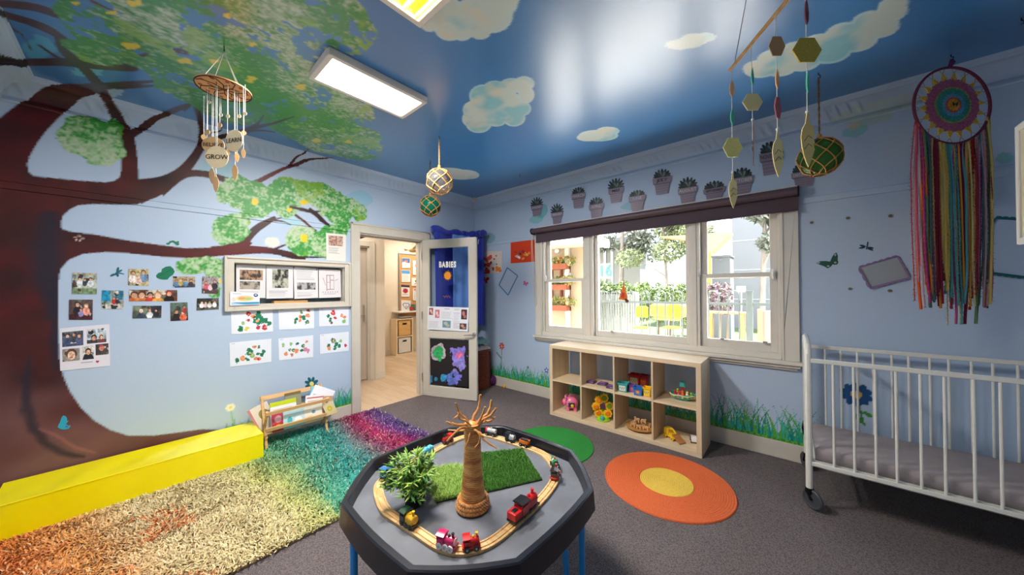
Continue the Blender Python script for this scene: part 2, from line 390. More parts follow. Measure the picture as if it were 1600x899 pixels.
def paint_tree(y, s, base):
    """pigment of the mural, plus painted sheen low on the trunk, at unfolded points (y, s)"""
    col = base.copy(); sh = y.shape
    n1 = fbm(y, s, 5, 11); n2 = fbm(y, s, 14, 12)
    wy = y + 0.020*(fbm(y, s, 22, 3)-0.5)*2; ws = s + 0.020*(fbm(y, s, 22, 4)-0.5)*2
    # pale clouds on the wall
    for (cx, cy, rx, ry, c, al) in [(560, 312, 22, 14, (120, 195, 215), .5), (425, 378, 12, 8, (235, 232, 205), .7), (340, 265, 30, 12, (150, 205, 210), .5), (455, 345, 20, 10, (150, 205, 215), .5), (135, 112, 26, 8, (120, 205, 220), .6), (178, 143, 14, 8, (210, 225, 230), .6), (60, 75, 25, 20, (90, 195, 215), .5)]:
        m = inpoly(wy, ws, ellp(cx, cy, rx, ry)); col[m] = col[m]*(1-al)+lin(c)*al
    brown = inpoly(y, s, upoly(TRUNK))
    for b in BR: brown |= inpoly(y, s, strip(b))
    bc = lin((24, 9, 11))*(1-n1)[..., None] + lin((84, 27, 24))*n1[..., None]
    red = np.clip((fbm(y, s, 3.0, 21)-0.50)*4, 0, 1)[..., None]; bc = bc*(1-red*0.6) + lin((108, 12, 24))*red*0.6
    grey = np.clip((fbm(y, s, 2.2, 25)-0.30)*3, 0, 1)[..., None]*np.clip((1.25-s)/.8, 0, 1)[..., None]; bc = bc*(1-grey*0.8) + lin((124, 86, 88))*grey*0.8  # grey-pink sheen of the lower trunk, painted into the bark colour
    # bluish bark streaks painted on the trunk
    for st in [[(78,330,30),(75,370,44),(72,410,52),(80,450,40),(85,500,22)], [(48,555,3),(43,590,16),(40,620,18),(46,650,20),(60,680,18),(90,705,14),(130,715,5)], [(88,500,8),(85,540,16),(90,580,6)]]:
        for wk in (1.25, 1.0, .78, .55, .33):
            m = inpoly(y + 0.03*(n2-0.5), s, strip([(a_, b_, w_*wk) for a_, b_, w_ in st])) & brown; bc[m] = bc[m]*0.74+lin((26, 29, 46))*0.26
    m = inpoly(y, s, strip([(60,670,3),(90,682,6),(115,698,6),(150,708,3)])) & brown; bc[m] = bc[m]*0.75+lin((190, 120, 110))*0.25
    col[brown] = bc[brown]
    for (cx, cy) in [(118,371),(124,369),(129,373),(125,376),(119,375)]:
        col[inpoly(y, s, ellp(cx, cy, 1.8, 1.2))] = lin((235, 200, 190))
    # foliage dabs
    leaf = np.zeros(sh, bool)
    for p in LEAFPX: leaf |= inpoly(wy, ws, upoly(p))
    big = leaf.copy()
    for e in LEAFEL: leaf |= inpoly(wy, ws, ellp(*e))
    d1 = fbm(y, s, 6, 31); d2 = fbm(y, s, 30, 32, 2); d3 = vnoise(y, s, 70, 33); d4 = fbm(y, s, 3.2, 35)
    gap = big & ((d1 < 0.36) & (d2 > 0.42)); 
    d5 = vnoise(y, s, 120, 37); lowg = (s < HW)[..., None]
    dab = d4*0.60 + d2*0.28 + 0.20*(d3-0.5) + 0.16*(d5-0.5) + 0.06
    t_ = np.clip((dab-0.44)/0.12, 0, 1)[..., None]; t_ = t_*t_*(3-2*t_)
    g0 = np.where(lowg, lin((58, 150, 62)), lin((36, 134, 36))); g1 = np.where(lowg, lin((160, 196, 146)), lin((136, 166, 118)))
    lc = g0*(1-t_)*(0.85+0.3*d5[..., None]) + g1*t_*(0.85+0.3*d3[..., None])
    vt = np.clip((dab-0.60)/0.05, 0, 1)[..., None]*(d5 > .45)[..., None]; lc = lc*(1-vt*.8)+lin((198, 206, 184))*vt*.8
    yg = np.clip((fbm(y, s, 5.5, 39)-0.67)/0.04, 0, 1)[..., None]; lc = lc*(1-yg*.6)+lin((136, 176, 30))*yg*.6
    m = leaf & ~gap; col[m] = lc[m]
    for (cx, cy, rx, ry) in YEL: col[inpoly(wy, ws, ellp(cx, cy, rx, ry))] = lin((232, 200, 20))
    # twigs in front of the leaves
    for b in BR[13:14]+BR[17:20]+BR[31:34]:
        m = inpoly(y, s, strip([(x, q, w*0.7) for x, q, w in b])); col[m] = lin((40, 14, 14))
    return col
def paint_clouds(x, y, base):
    col = base.copy(); sh = x.shape
    for k, cl in enumerate(CLOUDS):
        m = np.zeros(sh, bool); rim = np.zeros(sh, bool)
        for (cx, cy, rx, ry) in cl:
            def ring(f): return [tuple(on(cx+rx*f*math.cos(a), cy+ry*f*math.sin(a), 2, H)[:2]) for a in [2*math.pi*i/22 for i in range(22)]]
            q = inpoly(x, y, ring(1.0)); i_ = inpoly(x, y, ring(0.86)); rim = (rim & ~i_) | (q & ~m & ~i_); m |= q
        n = fbm(x, y, 5, 41+k); c = lin((205, 214, 204))[None]*np.ones(sh+(1,))
        t = np.clip((n-0.52)*6, 0, 1)[..., None]; c = c*(1-t*0.75)+lin((105, 190, 205))*t*0.75
        w = np.clip((fbm(x, y, 9, 51+k)-0.55)*5, 0, 1)[..., None]; c = c*(1-w*.5)+lin((226, 208, 180))*w*.5
        c[rim] = c[rim]*.4+lin((196, 222, 226))*.6
        col[m] = c[m]
    return col
def paint_grass(t, z, base, spans, seed, h0=0.135):
    """grass blades painted along the baseboard"""
    col = base.copy(); r = random.Random(seed)
    cols = lin([(20, 140, 130), (30, 160, 150), (50, 150, 90), (20, 120, 110), (70, 170, 120), (60, 190, 190)])
    low = z < 0.62; T = t[low]; Z = z[low]; cc = col[low]
    for (a, b, hmax, dens) in spans:
        m = (T > a) & (T < b) & (Z < h0+0.055+0.03*vnoise(T, Z, 60, seed)); n = vnoise(T, Z, 90, seed+1)
        cc[m] = np.where((n > .5)[..., None], lin((110, 170, 40)), lin((40, 130, 60)))[m]
        k = int((b-a)*dens)
        for i in range(k):
            x0 = a+(b-a)*r.random(); hh = hmax*(0.35+0.65*r.random()**1.5); w = 0.0045+0.004*r.random(); le = (r.random()-.5)*0.9; c = cols[r.randrange(6)]
            mm = (np.abs(T-x0) < hh*0.6+w); zz = (Z[mm]-h0-0.02)/hh; ok = (zz > 0) & (zz < 1)
            e = np.abs(T[mm]-x0-le*hh*zz*zz) < w*(1-zz*0.85); idx = np.where(mm)[0][ok & e]; cc[idx] = c if r.random() > .25 else lin((90, 170, 60))
    col[low] = cc; return col
def lingrid(a, b, step, cuts=()):
    pts = sorted([a, b]+[c for c in cuts if a < c < b]); out = []
    for i in range(len(pts)-1):
        k = max(1, int(round((pts[i+1]-pts[i])/step))); out += list(np.linspace(pts[i], pts[i+1], k+1)[:-1])
    return np.array(out+[b])
def wallgrid(name, us, vs, holes, place, paint, material, kind='structure', aa=True):
    U, V = np.meshgrid(us, vs); P = place(U, V).reshape(-1, 3); w = len(us)
    C = sum(paint(U+a_, V+b_) for a_, b_ in ((-.0019, -.0019), (.0019, -.0019), (-.0019, .0019), (.0019, .0019)))/4 if aa else paint(U, V)
    C = C.reshape(-1, 3)
    uc = (us[:-1]+us[1:])/2; vc = (vs[:-1]+vs[1:])/2; UC, VC_ = np.meshgrid(uc, vc); keep = np.ones(UC.shape, bool)
    for (a, b, c, d) in holes: keep &= ~((UC > a) & (UC < b) & (VC_ > c) & (VC_ < d))
    i = (np.arange(len(vs)-1)[:, None]*w+np.arange(w-1)[None, :]); Fq = np.stack([i, i+1, i+w+1, i+w], -1)[keep]
    me = npmesh(name, P, Fq, C); me.materials.append(material); o = bpy.data.objects.new(name, me); COL.objects.link(o)
    if kind: o['kind'] = kind
    return o
def core(parent, boxes, m, name='core'):
    mb = MB()
    for a, b in boxes: mb.box(a, b)
    return obj(name, mb, m, parent)
M_WALL = mat('wall paint mural', rough=0.42, vcol=True, bump=0.12, bscale=60, spec=0.4)
M_CEIL = mat('ceiling paint', rough=0.30, vcol=True, bump=0.04, bscale=40, spec=0.7, coat=1.0)
M_CEIL.node_tree.nodes['Principled BSDF'].inputs['Coat Roughness'].default_value = 0.27
M_CORE = mat('plaster core', (200, 195, 188), 0.8)
M_TRIM = mat('greige gloss trim paint', (205, 198, 186), 0.4, noise=0.03, nscale=8)
M_TRIMB = mat('warm white gloss paint', (220, 214, 203), 0.38, noise=0.03, nscale=8)
RZ0, RZ1 = 2.022, 2.084
def rail(z): return np.where((z > RZ0) & (z < RZ1), 0.010, 0.0) + np.where((z > RZ1-0.018) & (z < RZ1), 0.006, 0.0)
# --- left wall (tree mural)
DY0, DY1, DZ = -1.765, -0.925, 2.03
BY0, BY1, BZ0, BZ1 = -2.845, -1.925, 1.255, 1.625
us = lingrid(YB, 0, 0.0075, (DY0, DY1, BY0, BY1)); vs = lingrid(0, HW+0.02, 0.0075, (DZ, BZ0, BZ1, RZ0, RZ0+.002, RZ1-.018, RZ1-.016, RZ1-.002, RZ1))
def p_left(U, V):
    base = np.ones(U.shape+(1,))*lin(WALL)
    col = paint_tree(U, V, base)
    col2 = paint_grass(U, V, col, [(-2.02, -1.83, 0.20, 260), (-2.9, -2.55, 0.12, 90), (-2.45, -2.1, .1, 90)], 5)
    lk = lambda px, py: (onl(px, py).y, onl(px, py).z)
    X0, Z0 = lk(360, 637)
    for a in range(6):
        m = ((U-X0-.02*math.cos(a*1.047))/.014)**2+((V-Z0-.02*math.sin(a*1.047))/.014)**2 < 1; col2[m] = lin((238, 238, 214))
    col2[((U-X0)**2+(V-Z0)**2) < .011**2] = lin((245, 205, 80))
    m = (np.abs(U-X0-.012*np.sin((Z0-V)*14)) < .004) & (V < Z0-.03) & (V > .25); col2[m] = lin((130, 190, 130))
    X0, Z0 = lk(513, 614)
    col2[((U-X0)**2+(V-Z0)**2) < .011**2] = lin((30, 110, 110)); m = (np.abs(U-X0+.01*np.sin((Z0-V)*9)) < .0035) & (V < Z0) & (V > .2); col2[m] = lin((40, 140, 120))
    return col2
wall_left = wallgrid('wall_left', us, vs, [(DY0, DY1, 0, DZ), (BY0, BY1, BZ0, BZ1)], lambda U, V: np.stack([rail(V), U, V], -1), p_left, M_WALL)
core(wall_left, [((-.12, YB-.12, 0), (-.003, BY0, H)), ((-.12, BY0, 0), (-.003, BY1, BZ0)), ((-.12, BY0, BZ1), (-.003, BY1, H)), ((-.12, BY1, 0), (-.003, DY0, H)), ((-.12, DY0, DZ), (-.003, DY1, H)), ((-.12, DY1, 0), (-.003, .15, H))], M_CORE)
# --- window wall
WX0, WX1, WZ0, WZ1 = 1.25, 3.62, 0.79, 2.09
def p_win(U, V):
    base = np.ones(U.shape+(1,))*lin(WALL)
    wx = U+0.02*(fbm(U, V, 12, 61)-.5)*2; wz = V+0.02*(fbm(U, V, 12, 62)-.5)*2
    for (px, py, rx, ry, c, al) in [(765, 372, 9, 8, (60, 160, 165), .5), (846, 330, 10, 12, (60, 175, 180), .6), (838, 343, 12, 6, (70, 185, 175), .5), (985, 322, 16, 6, (60, 170, 185), .5),
                                    (1335, 205, 22, 9, (80, 185, 180), .55), (1360, 190, 34, 8, (170, 190, 150), .45), (1332, 196, 12, 6, (215, 190, 150), .6), (1572, 245, 14, 9, (70, 180, 165), .5)]:
        P = onw(px, py); k = 3.45/(abs(CAM[1])/ (1))*1.0; Q = onw(px+rx, py); R = onw(px, py+ry)
        m = ((wx-P.x)/(Q.x-P.x))**2+((wz-P.z)/(P.z-R.z))**2 < 1; base[m] = base[m]*(1-al)+lin(c)*al
    col = paint_grass(U, V, base, [(0.25, 1.64, 0.20, 230), (1.64, 3.1, 0.2, 190), (3.1, 3.76, 0.30, 240), (3.76, XR, .16, 100)], 9)
    # painted flowers
    def stem(px0, py0, px1, py1, c, w=.0045):
        A = onw(px0, py0); B = onw(px1, py1); dx, dz = B.x-A.x, B.z-A.z; t = np.clip(((U-A.x)*dx+(V-A.z)*dz)/(dx*dx+dz*dz), 0, 1)
        m = np.hypot(U-A.x-t*dx, V-A.z-t*dz) < w; col[m] = lin(c)
    def flower(px, py, r, n, c, cc, x0=0.42):
        A = onw(px, py)
        for k in range(n):
            a = 2*math.pi*k/n+x0; x = A.x+r*.66*math.cos(a); z = A.z+r*.66*math.sin(a); ca, sa = math.cos(a), math.sin(a)
            du = (U-x)*ca+(V-z)*sa; dv = -(U-x)*sa+(V-z)*ca; m = (du/(r*.36))**2+(dv/(r*.24))**2 < 1; col[m] = lin(c)
        m = np.hypot(U-A.x, V-A.z) < r*.33; col[m] = lin(cc)
    stem(784, 546, 783, 578, (40, 120, 90)); stem(776, 551, 783, 560, (40, 110, 80), .007); flower(784, 541, .052, 7, (190, 40, 50), (240, 150, 60))
    flower(825, 574, .018, 5, (120, 40, 110), (60, 30, 70)); stem(825, 578, 826, 590, (60, 150, 120), .003); flower(854, 579, .035, 5, (40, 60, 150), (220, 220, 240))
    flower(1338, 617, .085, 10, (24, 78, 130), (236, 190, 90)); stem(1342, 636, 1350, 664, (60, 130, 60), .006); stem(1352, 646, 1360, 650, (70, 150, 60), .013); stem(1337, 650, 1346, 660, (70, 150, 60), .011)
    return col
us = np.concatenate([lingrid(0, 3.76, 0.005, (WX0, WX1)), lingrid(3.76, XR, 0.008)[1:]])
vs = lingrid(0, HW+0.02, 0.0075, (WZ0, WZ1, RZ0, RZ0+.002, RZ1-.018, RZ1-.016, RZ1-.002, RZ1))
wall_far = wallgrid('wall_far', us, vs, [(WX0, WX1, WZ0, WZ1)], lambda U, V: np.stack([U, -rail(V), V], -1), p_win, M_WALL, aa=False)
core(wall_far, [((0, .003, -.3), (WX0, .17, H)), ((WX0, .003, -.3), (WX1, .17, WZ0)), ((WX0, .003, WZ1), (WX1, .17, H)), ((WX1, .003, -.3), (XR, .17, H))], M_CORE)
# --- back and right walls behind the photographer
mb = MB(); mb.box((0, YB-.12, 0), (XR, YB, H)); o = struct('wall_back', mb, mat('pale blue wall paint', WALL, 0.45, noise=.03, nscale=3))
mb = MB(); mb.box((XR, YB-.12, 0), (XR+.12, .17, H))
struct('wall_right', mb, mat('pale blue wall paint'))
# --- ceiling
def p_ceil(U, V):
    base = np.ones(U.shape+(1,))*lin(CEIL)
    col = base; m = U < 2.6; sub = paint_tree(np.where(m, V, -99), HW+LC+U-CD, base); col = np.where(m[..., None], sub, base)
    return paint_clouds(U, V, col)
us = np.concatenate([lingrid(0, 2.4, 0.0075), lingrid(2.4, XR, 0.010)[1:]]); vs = lingrid(YB, 0, 0.0085)
ceiling = wallgrid('ceiling', us, vs, [], lambda U, V: np.stack([U, V, np.full(U.shape, H)], -1), p_ceil, M_CEIL)
core(ceiling, [((0, YB, H+.002), (XR, .17, H+.1))], M_CORE)
# --- plaster cornice with moulded leaf ribs, mitred at the corners
def cornice(name, t0, t1, place, paint, mirror=False):
    prof = [(0, 0), (.010, .002), (.012, .014), (.006, .020), (.010, .030)]
    for k in range(15):
        a = k/14*math.pi/2; prof.append((.010+.105*(1-math.cos(a)), .030+.095*math.sin(a)))
    prof += [(.117, .132), (.124, .136), (.130, .140), (.131, .150), (CD, .155)]
    D = np.array([p[0] for p in prof]); Z = np.array([p[1] for p in prof]); q = np.linspace(0, 1, len(prof))
    n = int((t1-t0)/0.0065); i = np.linspace(0, 1, n)
    T = (t0+D)[:, None]+((t1-D)-(t0+D))[:, None]*i[None, :]; DD = D[:, None]+0*T; ZZ = HW+Z[:, None]+0*T; Q = q[:, None]+0*T
    ph = ((T+.09*(Q-.5)+0.1) % 0.44); inside = (ph < .20) & (Q > .24) & (Q < .74)
    env = np.sin(np.clip((Q-.24)/.5, 0, 1)*math.pi); rib = np.where(inside, np.maximum(0, np.sin(ph/.20*math.pi*7))*env, 0)
    blk = np.where((ph > .22) & (ph < .42) & (Q > .30) & (Q < .66), .5, 0)*(np.abs(np.sin(ph*60)) > .3)
    h = .011*rib+.003*blk
    DD = DD+h*.7; ZZ = ZZ-h*.7
    P = place(T, DD, ZZ).reshape(-1, 3); C = paint(T, HW+LC*Q).reshape(-1, 3); w = T.shape[1]
    ii = np.arange(len(prof)-1)[:, None]*w+np.arange(w-1)[None, :]; Fq = np.stack([ii, ii+1, ii+w+1, ii+w], -1).reshape(-1, 4)
    me = npmesh(name, P, Fq, C, smooth=True); me.materials.append(M_WALL); o = bpy.data.objects.new(name, me); COL.objects.link(o); o['kind'] = 'structure'
wb = lambda T, s_: np.ones(T.shape+(1,))*lin(WALL)
def wb_clouds(T, s_):
    c = wb(T, s_); P = onw(1365, 178); m = ((T-P.x)/.22)**2+((s_-HW-.05)/.06)**2 < 1; c[m] = c[m]*.6+lin((185, 195, 150))*.4; return c
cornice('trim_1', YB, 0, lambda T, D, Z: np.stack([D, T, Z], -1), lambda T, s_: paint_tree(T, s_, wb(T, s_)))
cornice('trim_2', 0, XR, lambda T, D, Z: np.stack([T, -D, Z], -1), wb_clouds)
def back_branches(T, s_):
    c = wb(T, s_)
    def ub(px, py):
        v = _d + _r*(px-800)/F - _u*(py-449.5)/F; n = np.array([0, 0.155, -CD]); t = ((np.array([0, YB, HW])-CAM)@n)/(v@n); R = CAM+t*v; return (R[0], HW+LC*(R[1]-YB)/CD)
    for st in [[(-20,112,22),(10,103,18),(40,98,12),(66,97,12)], [(-20,8,10),(0,20,10),(45,34,11),(70,44,12)], [(-10,5,12),(30,8,13),(60,13,12)], [(5,22,2),(24,45,2),(34,55,2)], [(40,55,3),(60,70,3),(75,80,4)]]:
        P = catmull([(x, y, w) for x, y, w in st], 5); L = []; R = []
        for i, p in enumerate(P):
            a = P[max(0, i-1)]; b = P[min(len(P)-1, i+1)]; dx, dy = b.x-a.x, b.y-a.y; l = math.hypot(dx, dy) or 1; L.append(ub(p.x-dy/l*p.z/2, p.y+dx/l*p.z/2)); R.append(ub(p.x+dy/l*p.z/2, p.y-dx/l*p.z/2))
        c[inpoly(T, s_, L+R[::-1])] = lin((34, 12, 13))
    return c
cornice('trim_3', 0, XR, lambda T, D, Z: np.stack([T, YB+D, Z], -1), back_branches)
cornice('trim_4', YB, 0, lambda T, D, Z: np.stack([XR-D, T, Z], -1), wb)
# --- floor: dark loop-pile carpet
def carpet():
    m = bpy.data.materials.new('brown grey loop carpet'); m.use_nodes = True; nt = m.node_tree; b = nt.nodes['Principled BSDF']
    tc = nt.nodes.new('ShaderNodeTexCoord'); v = nt.nodes.new('ShaderNodeTexVoronoi'); v.inputs['Scale'].default_value = 170
    n = nt.nodes.new('ShaderNodeTexNoise'); n.inputs['Scale'].default_value = 3.0; n.inputs['Detail'].default_value = 4
    cr = nt.nodes.new('ShaderNodeValToRGB'); cr.color_ramp.elements[0].color = C4(140, 129, 130); cr.color_ramp.elements[1].color = C4(92, 84, 85); cr.color_ramp.elements[1].position = 0.75
    nt.links.new(tc.outputs['Object'], v.inputs['Vector']); nt.links.new(v.outputs['Distance'], cr.inputs[0]); nt.links.new(tc.outputs['Object'], n.inputs['Vector'])
    mr = nt.nodes.new('ShaderNodeMapRange'); mr.inputs[3].default_value = .85; mr.inputs[4].default_value = 1.12; nt.links.new(n.outputs['Fac'], mr.inputs[0])
    sc = nt.nodes.new('ShaderNodeVectorMath'); sc.operation = 'SCALE'; nt.links.new(cr.outputs[0], sc.inputs[0]); nt.links.new(mr.outputs[0], sc.inputs['Scale']); nt.links.new(sc.outputs[0], b.inputs['Base Color'])
    bp = nt.nodes.new('ShaderNodeBump'); bp.inputs['Strength'].default_value = .9; bp.inputs['Distance'].default_value = .005; bp.invert = True
    nt.links.new(v.outputs['Distance'], bp.inputs['Height']); nt.links.new(bp.outputs[0], b.inputs['Normal']); b.inputs['Roughness'].default_value = .9; b.inputs['Specular IOR Level'].default_value = .2
    return m
mb = MB(); mb.box((-.02, YB, -.1), (XR, .0, 0)); struct('floor', mb, carpet())
def base(name, pts):
    mb = MB()
    for a, b in pts: mb.box(a, b)
    o = struct(name, mb, M_TRIM, bevel=.004); return o
base('baseboard_left', [((0, YB, 0), (.016, -1.855, .135)), ((0, -.83, 0), (.016, -.016, .135))])
base('baseboard_far', [((0, -.016, 0), (XR, 0, .135))])
base('baseboard_back', [((.016, YB, 0), (XR, YB+.016, .135))])
base('baseboard_right', [((XR-.016, YB+.016, 0), (XR, -.016, .135))])
# --- door casing
mb = MB()
mb.box((0, DY0-.09, 0), (.022, DY0+.005, DZ+.10)); mb.box((0, DY1-.005, 0), (.022, DY1+.09, DZ+.10)); mb.box((0, DY0+.005, DZ-.005), (.022, DY1-.005, DZ+.10))
mb.box((.022, DY0-.09, 0), (.030, DY0-.07, DZ+.10)); mb.box((.022, DY1+.07, 0), (.030, DY1+.09, DZ+.10)); mb.box((.022, DY0-.09, DZ+.08), (.030, DY1+.09, DZ+.10))
mb.box((-.14, DY0-.001, 0), (0, DY0+.02, DZ)); mb.box((-.14, DY1-.02, 0), (0, DY1+.001, DZ)); mb.box((-.14, DY0+.02, DZ-.02), (0, DY1-.02, DZ+.001))
mb.box((-.09, DY0+.02, 0), (-.055, DY0+.032, DZ-.02)); mb.box((-.09, DY1-.032, 0), (-.055, DY1-.02, DZ-.02)); mb.box((-.09, DY0+.02, DZ-.032), (-.055, DY1-.02, DZ-.02))
mb.box((-.142, DY0-.09, 0), (-.12, DY0+.005, DZ+.09)); mb.box((-.142, DY1-.005, 0), (-.12, DY1+.09, DZ+.09)); mb.box((-.142, DY0, DZ), (-.12, DY1, DZ+.09))
struct('trim_5', mb, M_TRIM, bevel=.003)
# --- notice-board recess frame
mb = MB()
for a, b in [((0, BY0-.062, BZ0-.05), (.03, BY0, BZ1+.055)), ((0, BY1, BZ0-.05), (.03, BY1+.062, BZ1+.055)), ((0, BY0, BZ1), (.03, BY1, BZ1+.055)), ((0, BY0, BZ0-.05), (.03, BY1, BZ0))]: mb.box(a, b)
for a, b in [((.03, BY0-.062, BZ0-.05), (.04, BY0-.045, BZ1+.055)), ((.03, BY1+.045, BZ0-.05), (.04, BY1+.062, BZ1+.055)), ((.03, BY0-.045, BZ1+.038), (.04, BY1+.045, BZ1+.055)), ((.03, BY0-.045, BZ0-.05), (.04, BY1+.045, BZ0-.034))]: mb.box(a, b)
for a, b in [((-.11, BY0, BZ0), (0, BY0+.006, BZ1)), ((-.11, BY1-.006, BZ0), (0, BY1, BZ1)), ((-.11, BY0, BZ1-.006), (0, BY1, BZ1)), ((-.11, BY0, BZ0), (0, BY1, BZ0+.006))]: mb.box(a, b)
t6 = struct('trim_6', mb, M_TRIM, bevel=.003)
mb = MB(); mb.box((-.115, BY0-.01, BZ0-.01), (-.10, BY1+.01, BZ1+.01)); obj('recess_back', mb, mat('dusty blue grey panel', (95, 112, 122), .6), t6)
mb = MB(); mb.box((-.10, -2.55, BZ0+.006), (-.004, -2.27, BZ0+.028)); obj('ledge_strip', mb, wood('pine ledge', (190, 140, 85), (215, 170, 110), 1), t6)
mb = MB(); mb.box((-.10, -2.27, BZ0+.006), (-.07, -1.94, BZ0+.03)); obj('dark_ledge', mb, mat('dark slate strip', (50, 54, 60), .5), t6)
# ================= window, door, hall =================
M_GLASS = glassy('clear window glass', (250, 252, 252), 0, .02, .06)
M_DARKMETAL = mat('dark metal', (40, 38, 36), .35, .8)
M_STEEL = mat('brushed steel', (190, 188, 185), .28, .95)
M_WHITE = mat('white enamel', (225, 224, 218), .3, coat=.3)
M_WHITEP = mat('white plastic', (220, 220, 218), .4)
def e_struct(name, loc=(0, 0, 0)):
    o = bpy.data.objects.new(name, None); COL.objects.link(o); o.location = loc; o['kind'] = 'structure'; return o
w1 = e_struct('window_1', (2.43, 0, .79))
mb = MB()
for a, b in [((1.152, -.022, .79), (1.262, 0, 2.17)), ((3.606, -.022, .79), (3.716, 0, 2.17)), ((1.262, -.022, 2.06), (3.606, 0, 2.17)), ((1.262, -.018, .79), (3.606, 0, .842))]: mb.box(a, b)
for x in (1.235, 3.606): mb.box((x, -.030, .79), (x+.018, -.022, 2.06))
obj('architrave', mb, M_TRIMB, w1, bevel=.004)
mb = MB(); mb.box((1.14, -.065, .762), (3.735, 0, .790)); mb.box((1.155, -.045, .738), (3.72, 0, .762)); mb.box((1.165, -.022, .715), (3.70, 0, .738)); obj('window_sill', mb, M_TRIMB, w1, bevel=.004)
mb = MB()
for a, b in [((1.25, 0, .80), (1.285, .165, 2.08)), ((3.585, 0, .80), (3.62, .165, 2.08)), ((1.285, 0, .79), (3.585, .165, .838)), ((1.285, 0, 2.055), (3.585, .165, 2.09)), ((1.850, -.012, .838), (1.962, .165, 2.055)), ((2.940, -.012, .838), (3.030, .165, 2.055)),
             ((1.880, -.020, .838), (1.932, -.012, 2.055)), ((2.966, -.020, .838), (3.006, -.012, 2.055))]: mb.box(a, b)
obj('window_frame', mb, M_TRIMB, w1, bevel=.003)
def sash(x0, x1, z0, z1, y, st, br, tr, name='sash'):
    mb = MB()
    for a, b in [((x0, y, z0), (x0+st, y+.035, z1)), ((x1-st, y, z0), (x1, y+.035, z1)), ((x0+st, y, z0), (x1-st, y+.035, z0+br)), ((x0+st, y, z1-tr), (x1-st, y+.035, z1))]: mb.box(a, b)
    o = obj(name, mb, M_TRIMB, w1, bevel=.003)
    g = MB(); g.box((x0+st, y+.016, z0+br), (x1-st, y+.020, z1-tr)); p = obj('glass_pane', g, M_GLASS, o); return o
for (x0, x1) in ((1.287, 1.848), (3.032, 3.583)):
    sash(x0, x1, .84, 1.500, .020, .048, .075, .036); sash(x0, x1, 1.462, 2.054, .060, .048, .036, .05)
sash(1.964, 2.938, .84, 2.054, .035, .034, .062, .05)
for x, z in ((1.30, 1.505), (3.562, 1.475), (3.02, 1.50), (1.868, 1.50)):
    mb = MB(); mb.tube([(x, .005, z-.03), (x, -.012, z-.01), (x, -.018, z+.02), (x, .0, z+.045)], .011, 8); mb.cbox((x, .008, z), (.03, .02, .07)); obj('sash_latch', mb, M_WHITE, w1)
mb = MB(); mb.cbox((2.17, .015, .905), (.03, .01, .012)); mb.cbox((3.20, .0, .922), (.03, .02, .012)); mb.cbox((3.50, .0, .922), (.03, .02, .012)); obj('sash_lift', mb, M_STEEL, w1)
# roller blind
bl = thing('roller_blind', 'dark plum roller blind rolled up across the top of the window', 'blind', (2.43, -.07, 2.09))
M_BL = mat('plum brown blind cloth', (78, 62, 74), .7, noise=.05, nscale=60, bump=.2, bscale=500)
mb = MB(); mb.cyl((1.163, -.075, 2.115), (3.712, -.075, 2.115), .034, n=20); obj('cloth_roll', mb, mat('blind roll cloth', (92, 72, 80), .45, bump=.1, bscale=300), bl)
mb = MB(); mb.box((1.195, -.052, 1.972), (3.718, -.048, 2.115)); obj('cloth', mb, M_BL, bl)
mb = MB(); mb.cyl((1.197, -.05, 1.974), (3.716, -.05, 1.974), .007, n=8); obj('hem_bar', mb, M_BL, bl)
mb = MB(); mb.cyl((1.15, -.075, 2.115), (1.163, -.075, 2.115), .040, n=18); mb.box((1.15, -.075, 2.075), (1.163, -.002, 2.155)); obj('end_bracket', mb, M_DARKMETAL, bl)
mb = MB(); mb.cyl((3.712, -.075, 2.115), (3.722, -.075, 2.115), .036, n=18); mb.box((3.712, -.075, 2.08), (3.722, -.002, 2.155)); obj('end_bracket', mb, M_DARKMETAL, bl)
xz = onw(831, 478); mb = MB(); mb.tube([(1.146, -.085, 2.13), (1.140, -.07, 1.8), (1.142, -.04, xz.z+.03), (1.165, -.03, xz.z), (1.19, -.045, xz.z+.03), (1.152, -.068, 1.9), (1.150, -.065, 2.13)], .0032, 6); obj('pull_chain', mb, mat('cream bead chain', (215, 205, 180), .5), bl)
# ---------------- door leaf, standing open into the room
DA = Vector((.012, -.945, 0)); DE = Vector((.709, .281, 0)).normalized(); DN = Vector((DE.y, -DE.x, 0)); DL = .772; DHt = 2.025
def D(s_, z, o=0.0): return DA + DE*s_ + DN*o + Vector((0, 0, z))
def ond(px, py, o=0.0):
    v = _d + _r*(px-800)/F - _u*(py-449.5)/F; n = np.array(DN); p0 = np.array(DA)+n*o
    t = ((p0-CAM)@n)/(v@n); P = CAM+t*v; return Vector(P.tolist())
def dbox(mb, s0, s1, z0, z1, o0, o1):
    vs = [D(s_, z, o) for z in (z0, z1) for (s_, o) in ((s0, o0), (s1, o0), (s1, o1), (s0, o1))]
    mb.add(vs, [(0,3,2,1),(4,5,6,7),(0,1,5,4),(1,2,6,5),(2,3,7,6),(3,0,4,7)])
def dsz(px, py): P = ond(px, py); return ((P-DA).dot(DE), P.z)
sL, zT = dsz(669.5, 392); sR, _z = dsz(732, 392); zM1 = dsz(700, 519)[1]; zM0 = dsz(700, 529)[1]; zB = dsz(700, 606)[1]; zT = dsz(700, 386)[1]
d1 = e_struct('door_1', tuple(DA)); mb = MB()
dbox(mb, 0, sL, .008, DHt, -.04, 0); dbox(mb, sR, DL, .008, DHt, -.04, 0); dbox(mb, sL, sR, .008, zB, -.04, 0); dbox(mb, sL, sR, zM0, zM1, -.04, 0); dbox(mb, sL, sR, zT, DHt, -.04, 0)
obj('door_leaf', mb, M_TRIM, d1, bevel=.002)
mb = MB(); dbox(mb, sL, sR, zM1, zT, -.022, -.017); obj('glass_pane', mb, M_GLASS, d1)
